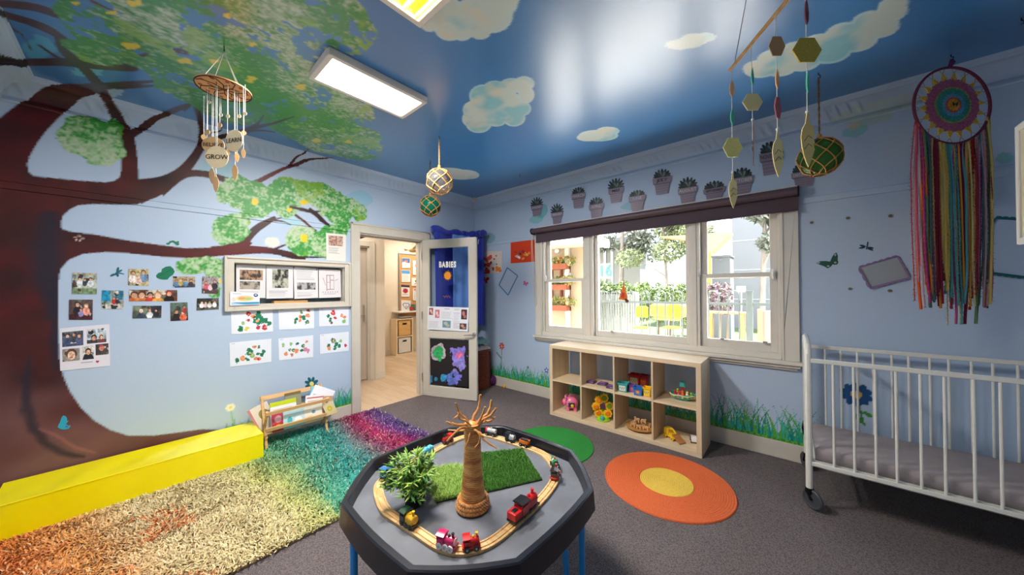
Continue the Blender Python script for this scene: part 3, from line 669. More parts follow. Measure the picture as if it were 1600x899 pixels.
mb = MB(); dbox(mb, sL, sR, zB, zM0, -.022, -.017); obj('glass_pane', mb, M_GLASS, d1)
mb = MB()
for (a, b, c, d_) in [(sL, sL+.008, zM1, zT), (sR-.008, sR, zM1, zT), (sL, sR, zM1, zM1+.008), (sL, sR, zT-.008, zT), (sL, sL+.008, zB, zM0), (sR-.008, sR, zB, zM0), (sL, sR, zB, zB+.008), (sL, sR, zM0-.008, zM0)]: dbox(mb, a, b, c, d_, -.016, -.006)
obj('glazing_bead', mb, M_TRIM, d1)
sh, zh = dsz(741, 523); mb = MB(); mb.cyl(D(sh, zh, 0), D(sh, zh, .012), .026, n=18); mb.cyl(D(sh, zh, .012), D(sh, zh, .05), .010, n=12); mb.tube([D(sh, zh, .048), D(sh-.03, zh, .052), D(sh-.12, zh-.006, .050)], [.010, .010, .007], 10); mb.cyl(D(sh, zh, -.04), D(sh, zh, -.09), .01, n=10)
dbox(mb, DL-.001, DL+.002, zh-.08, zh+.08, -.03, -.01); obj('door_handle', mb, M_STEEL, d1)
for z in (.25, 1.05, 1.82):
    mb = MB(); mb.cyl(D(-.006, z-.05, .006), D(-.006, z+.05, .006), .007, n=10); obj('door_hinge', mb, M_STEEL, d1)
# things on the door
cv = Cv(110, 60, (226, 228, 238)); cv.grain(.03)
for (x, y, w, h, c1, c2, k) in [(.04, .06, .10, .30, (150, 70, 60), (225, 205, 205), 1), (.19, .14, .11, .34, (190, 110, 130), (240, 200, 200), 2), (.83, .08, .13, .42, (60, 50, 60), (210, 120, 110), 3), (.38, .58, .20, .30, (90, 150, 170), (200, 180, 160), 4), (.80, .66, .16, .26, (70, 50, 45), (200, 150, 140), 5)]:
    cv.rect(x, y, x+w, y+h, c1); cv.ell(x+w*.4, y+h*.4, w*.25, h*.22, c2); cv.ell(x+w*.65, y+h*.7, w*.25, h*.18, c2, .7)
cv.lines(.42, .05, .56, .12, 1, (90, 90, 110)); cv.lines(.66, .05, .80, .14, 2, (90, 90, 110)); cv.lines(.35, .20, .62, .50, 6); cv.lines(.65, .22, .80, .90, 10); cv.lines(.04, .62, .32, .92, 6)
panel('notice_sheet', 'wide white sheet of typed text and small photos taped across the door glass', 'notice', ond(668.5, 479, .004), ond(732.5, 481, .004), ond(731, 518.5, .004), ond(667.5, 515, .004), cv, rough=.4)
cv = Cv(120, 130, (28, 22, 26)); cv.grain(.3, 10)
cv.blob(.24, .27, .20, (170, 160, 170), 3, .5, 7); cv.blob(.26, .29, .155, (40, 160, 90), 4, .55, 6); cv.blob(.30, .44, .06, (40, 160, 90), 5, .6)
cv.blob(.76, .30, .19, (120, 110, 195), 6, .7, 9); cv.blob(.80, .46, .14, (135, 125, 205), 7, .8, 9); cv.blob(.84, .58, .11, (140, 130, 205), 8, .9, 10); cv.blob(.78, .33, .08, (215, 110, 160), 9, .9, 12); cv.blob(.70, .68, .05, (150, 130, 190), 8, .9, 10)
cv.blob(.42, .83, .09, (50, 150, 200), 10, .9, 9); cv.blob(.60, .85, .15, (90, 110, 190), 11, 1.0, 9); cv.blob(.78, .82, .10, (110, 110, 200), 12, 1.0, 9); cv.blob(.05, .90, .08, (30, 110, 160), 13, .9, 9); cv.blob(.22, .88, .04, (40, 120, 170), 14, .9, 9)
n = fbm(cv.X, cv.Y, 26, 77, 2); mk = (n > .56) & (cv.a.sum(-1) > .25); cv.a[mk] *= 1.45; cv.a = np.clip(cv.a, 0, 1)
panel('black_artwork', 'black paper painting with green and violet paint splotches on the lower door glass', 'artwork', ond(670, 529.5, -.010), ond(731.5, 533, -.010), ond(731, 605, -.010), ond(668, 600, -.010), cv, rough=.7)
bb = thing('door_lettering', 'white capital letters spelling BABIES on the upper door glass', 'sign', tuple(ond(700, 415)))
cx = [686.5, 691.8, 697.1, 701.2, 705, 709.8]
A_, B_ = ond(685, 413, -.012), ond(712, 413, -.012); wd = (B_-A_).length
for i, ch in enumerate('BABIES'):
    P = ond([688, 693.2, 698.6, 702.6, 706.2, 710.8][i], 414.0, -.012); obj('letter', text_mb(ch, .100, P, DE, (0, 0, 1), .002, scale_x=.66, bold=.005), mat('white card letters', (228, 228, 226), .6), bb)
# sun shaped decoration with a little branch under it
sc_ = thing('sun_decoration', 'orange paper sun with a dark leafy rim stuck on the door glass under the lettering', 'decoration', tuple(ond(700, 431)))
Pc = ond(699.5, 431, -.012); mb = MB(); R_ = .060
pts = [Pc+DE*R_*(1+.10*math.cos(9*a))*math.cos(a)+Vector((0, 0, 1))*R_*1.08*(1+.10*math.cos(9*a))*math.sin(a) for a in [2*math.pi*i/72 for i in range(72)]]
mb.prism(pts, DN*.002); obj('leafy_rim', mb, mat('dark olive brown paper', (96, 62, 24), .8), sc_)
mb = MB(); pts = [Pc+DN*.003+DE*.047*math.cos(a)+Vector((0, 0, 1))*.050*math.sin(a) for a in [2*math.pi*i/24 for i in range(24)]]
mb.prism(pts, DN*.002); obj('disc', mb, mat('orange paper', (222, 140, 34), .7), sc_)
lf = thing('leaf_sprig', 'small brown leaf sprig stuck on the door glass below the orange sun', 'decoration', tuple(ond(698, 463))); mb = MB(); Pc = ond(698, 464, -.012)
mb.tube([Pc-DE*.05, Pc+Vector((0, 0, .006)), Pc+DE*.055+Vector((0, 0, .004))], .002, 5)
for k in range(6):
    q = Pc+DE*(-.045+.018*k); mb.ball(q+Vector((0, 0, .008*(-1)**k)), (.009, .004, .008), 8)
obj('leaves', mb, mat('rust brown leaf', (150, 78, 48), .7), lf)
# ---------------- hall beyond
M_HALL = mat('cream hall wall paint', (226, 214, 196), .6, noise=.02, nscale=3)
HX = -1.25
mb = MB()
for a, b in [((HX-.12, -3.2, 0), (HX, -1.95, 2.6)), ((HX-.12, -1.95, 2.05), (HX, -1.05, 2.6)), ((HX-.12, -1.05, 0), (HX, -.80, 2.6)), ((HX-.55, -3.2, 0), (HX-.5, -.85, 2.6))]: mb.box(a, b)
struct('wall_hall_near', mb, M_HALL)
mb = MB(); mb.box((-3.02, -.8, 0), (-2.9, 1.45, 2.6)); struct('wall_hall_far', mb, M_HALL)
mb = MB(); mb.box((-3.02, 1.35, 0), (-.12, 1.45, 2.6)); struct('wall_hall_end', mb, M_HALL)
mb = MB(); mb.box((-3.02, -.85, 0), (HX-.12, -.80, 2.6)); mb.box((HX, -3.25, 0), (-.12, -3.2, 2.6)); mb.box((-.13, .15, 0), (-.12, 1.45, 2.6)); struct('wall_hall_side', mb, M_HALL)
mb = MB(); mb.box((-3.02, -3.25, 2.6), (-.12, 1.45, 2.65)); struct('ceiling_hall', mb, mat('hall ceiling white', (226, 222, 214), .7))
def planks():
    m = bpy.data.materials.new('pale oak planks'); m.use_nodes = True; nt = m.node_tree; b = nt.nodes['Principled BSDF']
    tc = nt.nodes.new('ShaderNodeTexCoord'); mp = nt.nodes.new('ShaderNodeMapping'); mp.inputs['Rotation'].default_value = (0, 0, 0)
    br = nt.nodes.new('ShaderNodeTexBrick'); br.inputs['Scale'].default_value = 1; br.inputs['Brick Width'].default_value = 1.2; br.inputs['Row Height'].default_value = .12; br.inputs['Mortar Size'].default_value = .0012
    br.inputs['Color1'].default_value = C4(196, 168, 138); br.inputs['Color2'].default_value = C4(212, 188, 160); br.inputs['Mortar'].default_value = C4(150, 122, 96)
    n = nt.nodes.new('ShaderNodeTexNoise'); n.inputs['Scale'].default_value = 4; n.inputs['Detail'].default_value = 6; mp2 = nt.nodes.new('ShaderNodeMapping'); mp2.inputs['Scale'].default_value = (1, 14, 1)
    nt.links.new(tc.outputs['Object'], mp.inputs[0]); nt.links.new(mp.outputs[0], br.inputs['Vector']); nt.links.new(tc.outputs['Object'], mp2.inputs[0]); nt.links.new(mp2.outputs[0], n.inputs['Vector'])
    mr = nt.nodes.new('ShaderNodeMapRange'); mr.inputs[3].default_value = .75; mr.inputs[4].default_value = 1.2; nt.links.new(n.outputs['Fac'], mr.inputs[0])
    sc = nt.nodes.new('ShaderNodeVectorMath'); sc.operation = 'SCALE'; nt.links.new(br.outputs[0], sc.inputs[0]); nt.links.new(mr.outputs[0], sc.inputs['Scale']); nt.links.new(sc.outputs[0], b.inputs['Base Color']); b.inputs['Roughness'].default_value = .32
    return m
mb = MB(); mb.box((-3.0, -3.2, -.1), (-.021, 1.35, .001)); struct('floor_hall', mb, planks())
mb = MB(); zc = 2.05
mb.box((HX, -2.03, 0), (HX+.02, -1.95, zc+.08)); mb.box((HX, -1.05, 0), (HX+.02, -.97, zc+.08)); mb.box((HX, -1.95, zc), (HX+.02, -1.05, zc+.08)); mb.box((HX-.12, -1.07, 0), (HX, -1.05, zc)); mb.box((HX-.12, -1.95, zc-.02), (HX, -1.05, zc))
mb.box((HX+.02, -.985, 0), (HX+.03, -.97, zc+.08)); struct('trim_7', mb, M_TRIM, bevel=.003)
mb = MB(); mb.box((HX, -.97, 0), (HX+.014, -.80, .10)); mb.box((-2.9, -.8, 0), (-2.886, 1.35, .1)); struct('baseboard_hall', mb, M_TRIMB)
d2 = e_struct('door_2', (HX-.08, -1.5, 0)); mb = MB(); mb.box((HX-.085, -1.94, .02), (HX-.05, -1.075, 2.02)); obj('door_leaf', mb, mat('taupe door paint', (196, 184, 172), .5, noise=.02, nscale=5), d2)
mb = MB(); mb.box((HX-.049, -1.13, .9), (HX-.044, -1.10, 1.16)); mb.cyl((HX-.05, -1.115, 1.0), (HX, -1.115, 1.0), .008); mb.tube([(HX-.002, -1.115, 1.0), (HX, -1.22, 1.0)], .008); obj('door_handle', mb, M_STEEL, d2)
# pin board on the far hall wall
HFX = -2.898
def onh(px, py, o=.03): return onl(px, py, HFX+o)
a = onh(624.5, 397); b = onh(660, 401); c = onh(624, 497)
pb = thing('pin_board', 'tan cork pinboard with a grey metal edge on the far hall wall', 'pinboard', (HFX, (a.y+b.y)/2, 1.5)); M_CORK = mat('tan cork', (198, 150, 96), .85, noise=.12, nscale=150)
y0, y1, z1, z0 = a.y, b.y+.20, a.z, c.z
z0 += .035; mb = MB(); mb.box((HFX+.001, y0, z0), (HFX+.018, y1, z1)); obj('cork_sheet', mb, M_CORK, pb)
mb = MB()
for q, w in [((y0-.02, z0-.02), (y0, z1+.02)), ((y1, z0-.02), (y1+.02, z1+.02)), ((y0, z1), (y1, z1+.02)), ((y0, z0-.02), (y1, z0))]: mb.box((HFX, q[0], q[1]), (HFX+.028, w[0], w[1]))
obj('board_edge', mb, mat('grey aluminium', (150, 150, 150), .4, .6), pb)
def paper(w=30, h=40, bg=(228, 226, 222), n=8, head=None): 
    cv = Cv(w, h, bg); cv.grain(.02)
    if head: cv.rect(.1, .05, .9, .14, head)
    if n: cv.lines(.12, .2, .9, .92, n)
    return cv
hp = []
cv = paper(n=4); cv.rect(.05, .03, .95, .5, (70, 110, 170)); cv.ell(.5, .35, .2, .15, (220, 120, 80)); cv.rect(.1, .4, .5, .48, (230, 225, 220)); hp.append(('photo leaflet with a blue picture, top left of the hall pinboard', (628, 403, 641, 419), cv))
cv = paper(n=5); cv.rect(.05, .03, .95, .3, (80, 150, 210)); hp.append(('leaflet with a sky blue band under the photo leaflet on the hall pinboard', (627.5, 422, 641, 441), cv))
cv = paper(n=3); cv.rect(0, 0, 1, .2, (60, 50, 80)); cv.ell(.5, .5, .3, .2, (170, 30, 60)); hp.append(('white flyer with a crimson drawing, middle left of the hall pinboard', (627, 445, 640, 464), cv))
cv = paper(n=0); cv.ell(.36, .42, .22, .17, (70, 110, 180)); cv.ell(.64, .42, .22, .17, (70, 110, 180)); cv.poly([(.17, .5), (.83, .5), (.5, .85)], (70, 110, 180)); cv.ell(.37, .43, .15, .12, (236, 232, 230)); cv.ell(.63, .43, .15, .12, (236, 232, 230)); cv.poly([(.24, .5), (.76, .5), (.5, .75)], (236, 232, 230)); cv.ell(.5, .55, .06, .05, (200, 60, 70)); hp.append(('white card with a blue heart at the bottom of the hall pinboard', (627, 469, 642, 486), cv))
cv = paper(n=0); cv.ell(.5, .35, .16, .13, (180, 30, 40)); cv.ell(.5, .36, .08, .05, (40, 30, 30)); cv.lines(.2, .7, .8, .85, 2); hp.append(('white paper with a red and black face, top right of the hall pinboard', (645, 407, 657, 430), cv))
cv = paper(40, 30, n=0); cv.ell(.45, .4, .09, .12, (60, 50, 60)); cv.line(.3, .8, .7, .5, .03, (190, 60, 60)); hp.append(('small wide card with a dark doodle under the face drawing', (643, 434, 658, 447), cv))
cv = paper(n=8, head=(200, 60, 60)); hp.append(('typed sheet with a red heading, right of the hall pinboard', (645, 451, 659, 470), cv))
for lb, (x0, y0_, x1, y1_), cv in hp: panel('pinned_paper', lb, 'paper', onh(x0, y0_), onh(x1, y0_+1), onh(x1, y1_), onh(x0, y1_), cv, 'papers on the hall pinboard')
cn = onh(612, 487, .03); cy = onh(652, 488, .03); bt = onl(618, 551, HFX+.4); M_LAM = mat('white laminate', (226, 224, 220), .4)
mb = MB(); mb.box((HFX, cn.y+.02, cn.z-.03), (HFX+.30, 1.33, cn.z)); tag(obj('counter_shelf', mb, M_LAM, bevel=.004), 'white wall shelf running under the hall pinboard', 'shelf')
UX = HFX+.26; ub = onl(619.5, 551, UX); ue = onl(650, 555, UX); ut = onl(619.5, 499, UX).z; uy0, uy1 = ub.y, ub.y+.40
hs = thing('storage_unit', 'pale wooden two cube storage unit below the hall shelf', 'storage unit', (HFX+.2, uy0+.2, 0)); WB = wood('birch laminate', (226, 204, 168), (236, 216, 182), 2)
mb = MB(); um = ut/2
for a, b in [((HFX+.01, uy0, 0), (UX, uy0+.03, ut)), ((HFX+.01, uy1-.03, 0), (UX, uy1, ut)), ((HFX+.01, uy0+.03, 0), (UX, uy1-.03, .03)), ((HFX+.01, uy0+.03, ut-.03), (UX, uy1-.03, ut)), ((HFX+.01, uy0+.03, um-.01), (UX, uy1-.03, um+.01))]: mb.box(a, b)
obj('carcass', mb, WB, hs, bevel=.002)
def crate(z0, z1, m, lab, cat, nm):
    mb = MB(); y0, y1, x0, x1 = uy0+.045, uy1-.045, HFX+.03, UX-.01; w = .012
    for a, b in [((x0, y0, z0), (x1, y1, z0+w)), ((x0, y0, z0), (x1, y0+w, z1)), ((x0, y1-w, z0), (x1, y1, z1)), ((x0, y0, z0), (x0+w, y1, z1)), ((x1-w, y0, z0), (x1, y1, z1-.09)), ((x1-w, y0, z1-.05), (x1, y1, z1)), ((x1-w, y0, z1-.09), (x1, (y0+y1)/2-.05, z1-.05)), ((x1-w, (y0+y1)/2+.05, z1-.09), (x1, y1, z1-.05))]: mb.box(a, b)
    tag(obj(nm, mb, m), lab, cat)
crate(um+.011, ut-.045, wood('pine slats', (206, 160, 98), (224, 184, 124), 1, 30), 'pine wood box with a hand slot in the upper cube of the hall unit', 'box', 'wooden_box')
crate(.031, um-.025, M_WHITEP, 'white storage box with a hand slot in the lower cube of the hall unit', 'box', 'storage_box')
for k, (c, l) in enumerate([((60, 80, 110), 'dark blue folder lying on top of the hall storage unit'), ((225, 225, 225), 'white folder lying on the dark blue folder in the hall')]):
    mb = MB(); mb.box((HFX+.08, uy0+.14, ut+.001+.018*k), (UX-.02, uy0+.38, ut+.017+.018*k)); tag(obj('folder', mb, mat('folder %d' % k, c, .5), bevel=.002), l, 'folder')
P = onl(643, 483, HFX+.2); mb = MB(); mb.lathe([(.035, 0), (.04, .005), (.045, .09), (.04, .09), (.036, .01), (0, .01)], (HFX+.2, P.y, cn.z+.001), 16); tag(obj('cup', mb, mat('red cup glaze', (170, 60, 50), .4)), 'small red cup standing on the hall shelf', 'cup')
P = onl(653, 478, HFX+.2); mb = MB(); mb.box((HFX+.06, P.y-.10, cn.z+.001), (HFX+.22, P.y+.16, cn.z+.14)); tag(obj('file_box', mb, mat('grey file box card', (108, 118, 116), .6), bevel=.004), 'grey file box standing on the hall shelf beside the red cup', 'box')
# garland with a gilt bird in the hall doorway
gx = -.55; P = onl(651, 374, gx); mb = MB(); gl = thing('bead_garland', 'red and cream bead garland hanging just inside the hall', 'garland', (gx, P.y, 2.6)); mb = MB(); m2 = MB(); zb = onl(651, 424, gx).z
mb.cyl((gx, P.y, 2.598), (gx, P.y, zb), .0015, n=5); obj('cord', mb, mat('thin cord', (150, 120, 90), .8), gl)
z = 2.3; k = 0; ma, m3 = MB(), MB()
while z > zb:
    mb = MB(); mb.ball((gx, P.y+.006*math.sin(k*2.3), z), (.013, .013, .016), 8); z -= .030; k += 1
    obj('red_bead' if k % 2 else 'cream_bead', mb, mat('red bead', (190, 40, 30), .4) if k % 2 else mat('cream bead', (225, 205, 170), .5), gl)
P = onl(645, 392, gx-.1); bd = thing('paper_bird', 'small cream and gold folded bird hanging beside the bead garland', 'ornament', tuple(P)); mb = MB()
mb.ball(tuple(P), (.03, .07, .028), 12); mb.prism([P+Vector((0, -.02, .02)), P+Vector((0, .06, .03)), P+Vector((0, .07, .11))], (.004, 0, 0)); mb.prism([P+Vector((0, -.06, 0)), P+Vector((0, -.15, .02)), P+Vector((0, -.13, -.015))], (.006, 0, 0)); obj('bird_body', mb, mat('cream gold paper', (232, 200, 130), .5), bd)
mb = MB(); mb.cyl(P+Vector((0, 0, .02)), (P.x, P.y, 2.6), .0012, n=5); obj('cord', mb, mat('thin cord'), bd)
P1, P2, P3, P4 = [onl(*q, -.35) for q in ((560, 368), (581, 368.5), (572, 370.5), (560, 375))]
bn = MB(); bn.prism([P1, P2, P3, P4], (.003, 0, 0)); bn.cyl((-.35, P1.y+.01, P1.z), (-.35, P1.y+.01, 2.6), .001, n=4); tag(obj('hanging_pennant', bn, mat('maroon card', (90, 25, 60), .7)), 'maroon paper pennant hanging from the hall ceiling', 'pennant')
# ================= floor furniture =================
# yellow foam block
yf = on(411, 718, 2, 0.0); y_end = onf(411, 718.4).y
M_YEL = mat('yellow vinyl', (255, 238, 0), .2, noise=.03, nscale=6, coat=.3, bump=.05, bscale=14)
zt = .215; nx, ny = 7, 40; vs = []; fs = []
xa, xb, ya, yb = .02, .402, YB+.02, y_end
mb = MB()
for i in range(ny+1):
    for j in range(nx+1):
        u, v = j/nx, i/ny
        sag = math.sin(u*math.pi)*(.012*(.6+.4*math.sin(v*17)) + .003*math.sin(v*31+u*5))
        vs.append((xa+(xb-xa)*u, ya+(yb-ya)*v, zt-sag))
for i in range(ny):
    for j in range(nx): a = i*(nx+1)+j; fs.append((a, a+1, a+nx+2, a+nx+1))
mb.add(vs, fs)
rim = [i*(nx+1) for i in range(ny+1)]; 
edge = [j for j in range(nx+1)] + [i*(nx+1)+nx for i in range(1, ny+1)] + [ny*(nx+1)+j for j in range(nx-1, -1, -1)] + [i*(nx+1) for i in range(ny-1, 0, -1)]
low = [(vs[e][0], vs[e][1], .022) for e in edge]; o0 = len(mb.v); mb.v.extend(low); n = len(edge)
for k in range(n): mb.f.append([edge[k], o0+k, o0+(k+1) % n, edge[(k+1) % n]]); mb.m.append(0)
mb.f.append(list(range(o0, o0+n))); mb.m.append(0)
yb_ = thing('foam_block', 'long bright yellow vinyl foam block along the tree mural wall', 'foam block', (.21, (ya+yb)/2, 0))
obj('vinyl_cover', mb, M_YEL, yb_, ang=.9)
mb = MB(); mb.tube([(xb, ya, zt-.001), (xb, yb, zt-.001), (xa, yb, zt-.001)], .0035, 6); obj('seam_piping', mb, M_YEL, yb_)
# rainbow shag rug
RX0, RX1, RY0, RY1 = .03, 1.615, -3.93, -1.60
RC = [(-4.15, (214, 96, 40)), (-3.85, (226, 132, 62)), (-3.62, (230, 164, 92)), (-3.40, (226, 204, 156)), (-2.98, (226, 212, 160)), (-2.82, (208, 208, 128)), (-2.68, (140, 184, 122)), (-2.52, (84, 172, 140)), (-2.30, (52, 170, 160)), (-2.17, (82, 150, 150)), (-2.08, (126, 112, 124)), (-1.99, (160, 60, 110)), (-1.88, (186, 20, 96)), (-1.78, (150, 40, 120)), (-1.70, (110, 60, 140)), (-1.60, (86, 60, 130))]
def rugc(x, y):
    yy = y + .10*(fbm(x, y, 2.2, 91)-.5)*2 - .16*(x-.55)*(y < -2.6)
    k = np.array([a for a, _ in RC]); cs = lin([c for _, c in RC]); return np.stack([np.interp(yy, k, cs[:, i]) for i in range(3)], -1)
rg = thing('shag_rug', 'long shaggy rainbow rug fading from violet through teal to orange', 'rug', ((RX0+RX1)/2, (RY0+RY1)/2, 0))
mb = MB(); mb.box((.412, RY0, .001), (RX1, y_end+.02, .010)); mb.box((RX0, y_end+.02, .001), (RX1, RY1, .010)); obj('rug_backing', mb, mat('rug backing', (120, 100, 80), .9), rg)
NT = 84000; x = rng.uniform(RX0, RX1, NT); y = rng.uniform(RY0, RY1, NT)
keep = ~((x < .40) & (y < y_end)); x, y = x[keep], y[keep]; NT = len(x)
flow = fbm(x, y, 4, 95)*2*math.pi*2; L = rng.uniform(.022, .042, NT)
ang = flow+rng.normal(0, 1.5, NT); lean = rng.uniform(.5, 1.25, NT)
dx, dy = np.cos(ang), np.sin(ang); w = rng.uniform(.0016, .0030, NT)
# stay clear of the block and wall
tipx = np.clip(x+dx*L*np.sin(lean), .02, None); z0 = .008
hz = L*np.cos(lean)
b = np.stack([x, y, np.full(NT, z0)], -1); mid = b+np.stack([dx*L*.45*np.sin(lean), dy*L*.45*np.sin(lean), .62*hz+.004], -1); tip = b+np.stack([tipx-x, dy*L*np.sin(lean), .85*hz+.004], -1)
sd = np.stack([-dy*w, dx*w, 0*w], -1)
V = np.stack([b-sd, b+sd, mid+sd*1.15, mid-sd*1.15, tip+sd*.8, tip-sd*.8], 1).reshape(-1, 3)
q = np.arange(NT)[:, None]*6; Fq = np.concatenate([q+np.array([[0, 1, 2, 3]]), q+np.array([[3, 2, 4, 5]])], 0)
c = rugc(x, y); var = rng.uniform(.74, 1.26, NT)[:, None]; c = np.clip(c*var, 0, 1)
mixc = rng.random(NT) < .12; c[mixc] = c[mixc]*.5+lin((235, 225, 190))*.5*1
hl = (y < -3.0) & (x > .7) & (fbm(x, y, 3.0, 97) > .56) & (rng.random(NT) < .45); c[hl] = lin((222, 128, 66))*rng.uniform(.7, 1.2, hl.sum())[:, None]
C6 = np.repeat(c, 6, axis=0).reshape(NT, 6, 3); C6[:, :2] *= .9; C6 = C6.reshape(-1, 3)  # tuft roots darkened: self-shadow of the pile put into the yarn colour
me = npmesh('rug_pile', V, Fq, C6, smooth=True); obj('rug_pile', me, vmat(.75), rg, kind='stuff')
# slatted wooden book rack
P = onf(413, 705); RKX, RKY0 = .235, -2.665; RKY1 = -2.185
M_BEECH = wood('beech wood', (214, 166, 112), (232, 190, 138), 1, 22)
rk = thing('book_rack', 'low beech slatted book rack standing against the tree mural wall', 'book rack', (.14, (RKY0+RKY1)/2, 0))
def zz(x, y, py): return zat(x, y, py)
zf1, zf0 = .285, .145
mb = MB()
for y in (RKY0, RKY1):
    for s_, nm in ((1, 'end_frame'),):
        m_ = MB()
        m_.tube([(.085, y, .44), (.255, y, .0)], .011, 8); m_.tube([(.265, y, .34), (.075, y, .0)], .011, 8); m_.cbox((.16, y, .115), (.17, .018, .022))
        obj('end_frame', m_, M_BEECH, rk)
def slat(x, z, tilt, h=.032):
    m_ = MB(); Mx = Matrix.Translation((x, 0, z)) @ Matrix.Rotation(tilt, 4, 'Y'); m_.box((-.006, RKY0-.012, -h/2), (.006, RKY1+.012, h/2), M=Mx); obj('slat', m_, M_BEECH, rk, bevel=.002)
slat(.272, .325, .2); slat(.262, .185, .2); slat(.076, .415, -.35, .04); slat(.118, .29, -.35); slat(.19, .128, 1.4); slat(.145, .128, 1.4)
def book(label, y0, w, h, x, lean, cov, z0=.15, th=.012, roll=0.0, art=None, group='picture books in the slatted rack'):
    """upright picture book: y0 its left edge, leaning back towards the wall"""
    h *= 1.13 if z0 >= .15 else 1.0; t = thing('picture_book', label, 'book', (x, y0+w/2, z0), 0, group)
    Mx = Matrix.Rotation(-lean, 4, 'Y') @ Matrix.Rotation(roll, 4, 'X')
    cv = Cv(36, 44, cov); cv.grain(.05)
    for a in (art or []): getattr(cv, a[0])(*a[1:])
    TL, TR, BR_, BL = [Mx @ Vector(v) for v in ((th/2, -w/2, h), (th/2, w/2, h), (th/2, w/2, 0), (th/2, -w/2, 0))]
    f = obj('front_cover', panel_mesh('front_cover', TL, TR, BR_, BL, cv, .0018), vmat(.35), t, world=False)
    m_ = MB(); m_.box((-th/2, -w/2, 0), (-th/2+.0018, w/2, h), M=Mx); m_.box((-th/2, -w/2, 0), (th/2-.0018, -w/2+.0018, h), M=Mx); obj('back_cover', m_, mat('book cloth %d %d %d' % cov, cov, .4), t, world=False)
    m_ = MB(); m_.box((-th/2+.0018, -w/2+.0018, .002), (th/2-.0018, w/2-.003, h-.003), M=Mx); obj('pages', m_, mat('book pages', (236, 230, 214), .8), t, world=False)
    return t
W_ = (236, 234, 238)
BS = 1.13
book('cream picture book with a pink edge leaning out at the left end of the rack', -2.70, .15, .20, .155, .25, (226, 214, 196), .16, art=[('rect', 0, 0, .12, 1, (200, 130, 130)), ('ell', .6, .4, .25, .2, (150, 140, 80))], roll=.35)
book('white book with a lime green top band, front left in the rack', -2.625, .20, .21, .215, .22, W_, .15, art=[('rect', 0, 0, 1, .16, (200, 214, 40)), ('lines', .12, .24, .9, .42, 2, (110, 90, 120)), ('ell', .5, .7, .3, .2, (220, 214, 220))])
book('pink and red picture book low at the left of the rack', -2.62, .09, .15, .236, .2, (206, 70, 96), .14, art=[('ell', .5, .3, .3, .2, (230, 170, 180)), ('rect', 0, .55, 1, 1, (190, 60, 30)), ('ell', .5, .7, .25, .1, (235, 160, 60))])
book('pale aqua picture book in front of the lime banded book', -2.54, .165, .165, .243, .2, (196, 226, 230), .145, art=[('rect', 0, 0, 1, .12, (240, 244, 246)), ('ell', .3, .6, .12, .2, (90, 190, 200)), ('ell', .7, .7, .2, .2, (240, 246, 248)), ('rect', 0, .9, 1, 1, (120, 200, 210))])
book('dark green spined book behind the lime banded book', -2.50, .13, .25, .175, .24, (150, 150, 120), .15, art=[('rect', 0, .0, 1, .1, (120, 110, 70))])
book('white book with dark block lettering tilted up over the others in the rack', -2.40, .20, .25, .185, .3, W_, .17, roll=-.55, art=[('lines', .12, .25, .9, .6, 3, (40, 60, 100)), ('ell', .3, .75, .2, .12, (80, 190, 220))])
book('bright blue sky covered picture book at the right of the rack', -2.34, .17, .23, .165, .3, (110, 200, 232), .17, roll=-.25, art=[('ell', .5, .3, .3, .12, (235, 245, 250)), ('ell', .3, .7, .2, .12, (220, 240, 250))])
book('white book with red lettering, front right in the rack', -2.37, .165, .20, .212, .22, W_, .15, roll=-.12, art=[('rect', .05, .10, .95, .14, (190, 70, 70)), ('lines', .1, .2, .9, .3, 1, (190, 90, 80)), ('ell', .5, .65, .12, .1, (90, 120, 140)), ('ell', .35, .5, .2, .1, (236, 210, 170))])
book('cream book with a small blue drawing low at the right of the rack', -2.385, .16, .15, .243, .2, (240, 234, 216), .142, art=[('ell', .55, .4, .1, .1, (110, 160, 190)), ('ell', .35, .7, .15, .1, (240, 214, 150)), ('rect', 0, .9, 1, 1, (222, 190, 130))])
book('brown patterned book at the right end of the rack', -2.235, .09, .17, .225, .2, (198, 160, 130), .15, roll=-.2, art=[('ell', .5, .4, .3, .2, (226, 200, 180)), ('ell', .4, .7, .2, .12, (150, 100, 80))])
# yellow tag sign tied to the rack's right end
P = Vector((.285, -2.175, .24)); tg = thing('flower_card', 'pale yellow card with a yellow flower tied to the right end of the book rack', 'card', tuple(P))
cv = Cv(40, 40, (240, 222, 176)); cv.ell(.5, .5, .22, .22, (238, 196, 40)); cv.ell(.5, .5, .09, .09, (250, 232, 120)); cv.rect(0, .8, 1, 1, (236, 206, 110), .5)
a_ = .35; hx = Vector((math.cos(.9), math.sin(.9), 0)); R1 = (hx*math.cos(a_)+Vector((0, 0, 1))*math.sin(a_))*.05; U1 = (-hx*math.sin(a_)+Vector((0, 0, 1))*math.cos(a_))*.06
obj('card', panel_mesh('card', P-R1+U1, P+R1+U1, P+R1-U1, P-R1-U1, cv, .002), vmat(.5), tg)
mb = MB(); mb.tube([P+U1*.9, P+U1*1.15+Vector((-.02, -.01, 0)), (.262, -2.185, .33)], .0015, 5); obj('cord', mb, mat('thin cord'), tg)
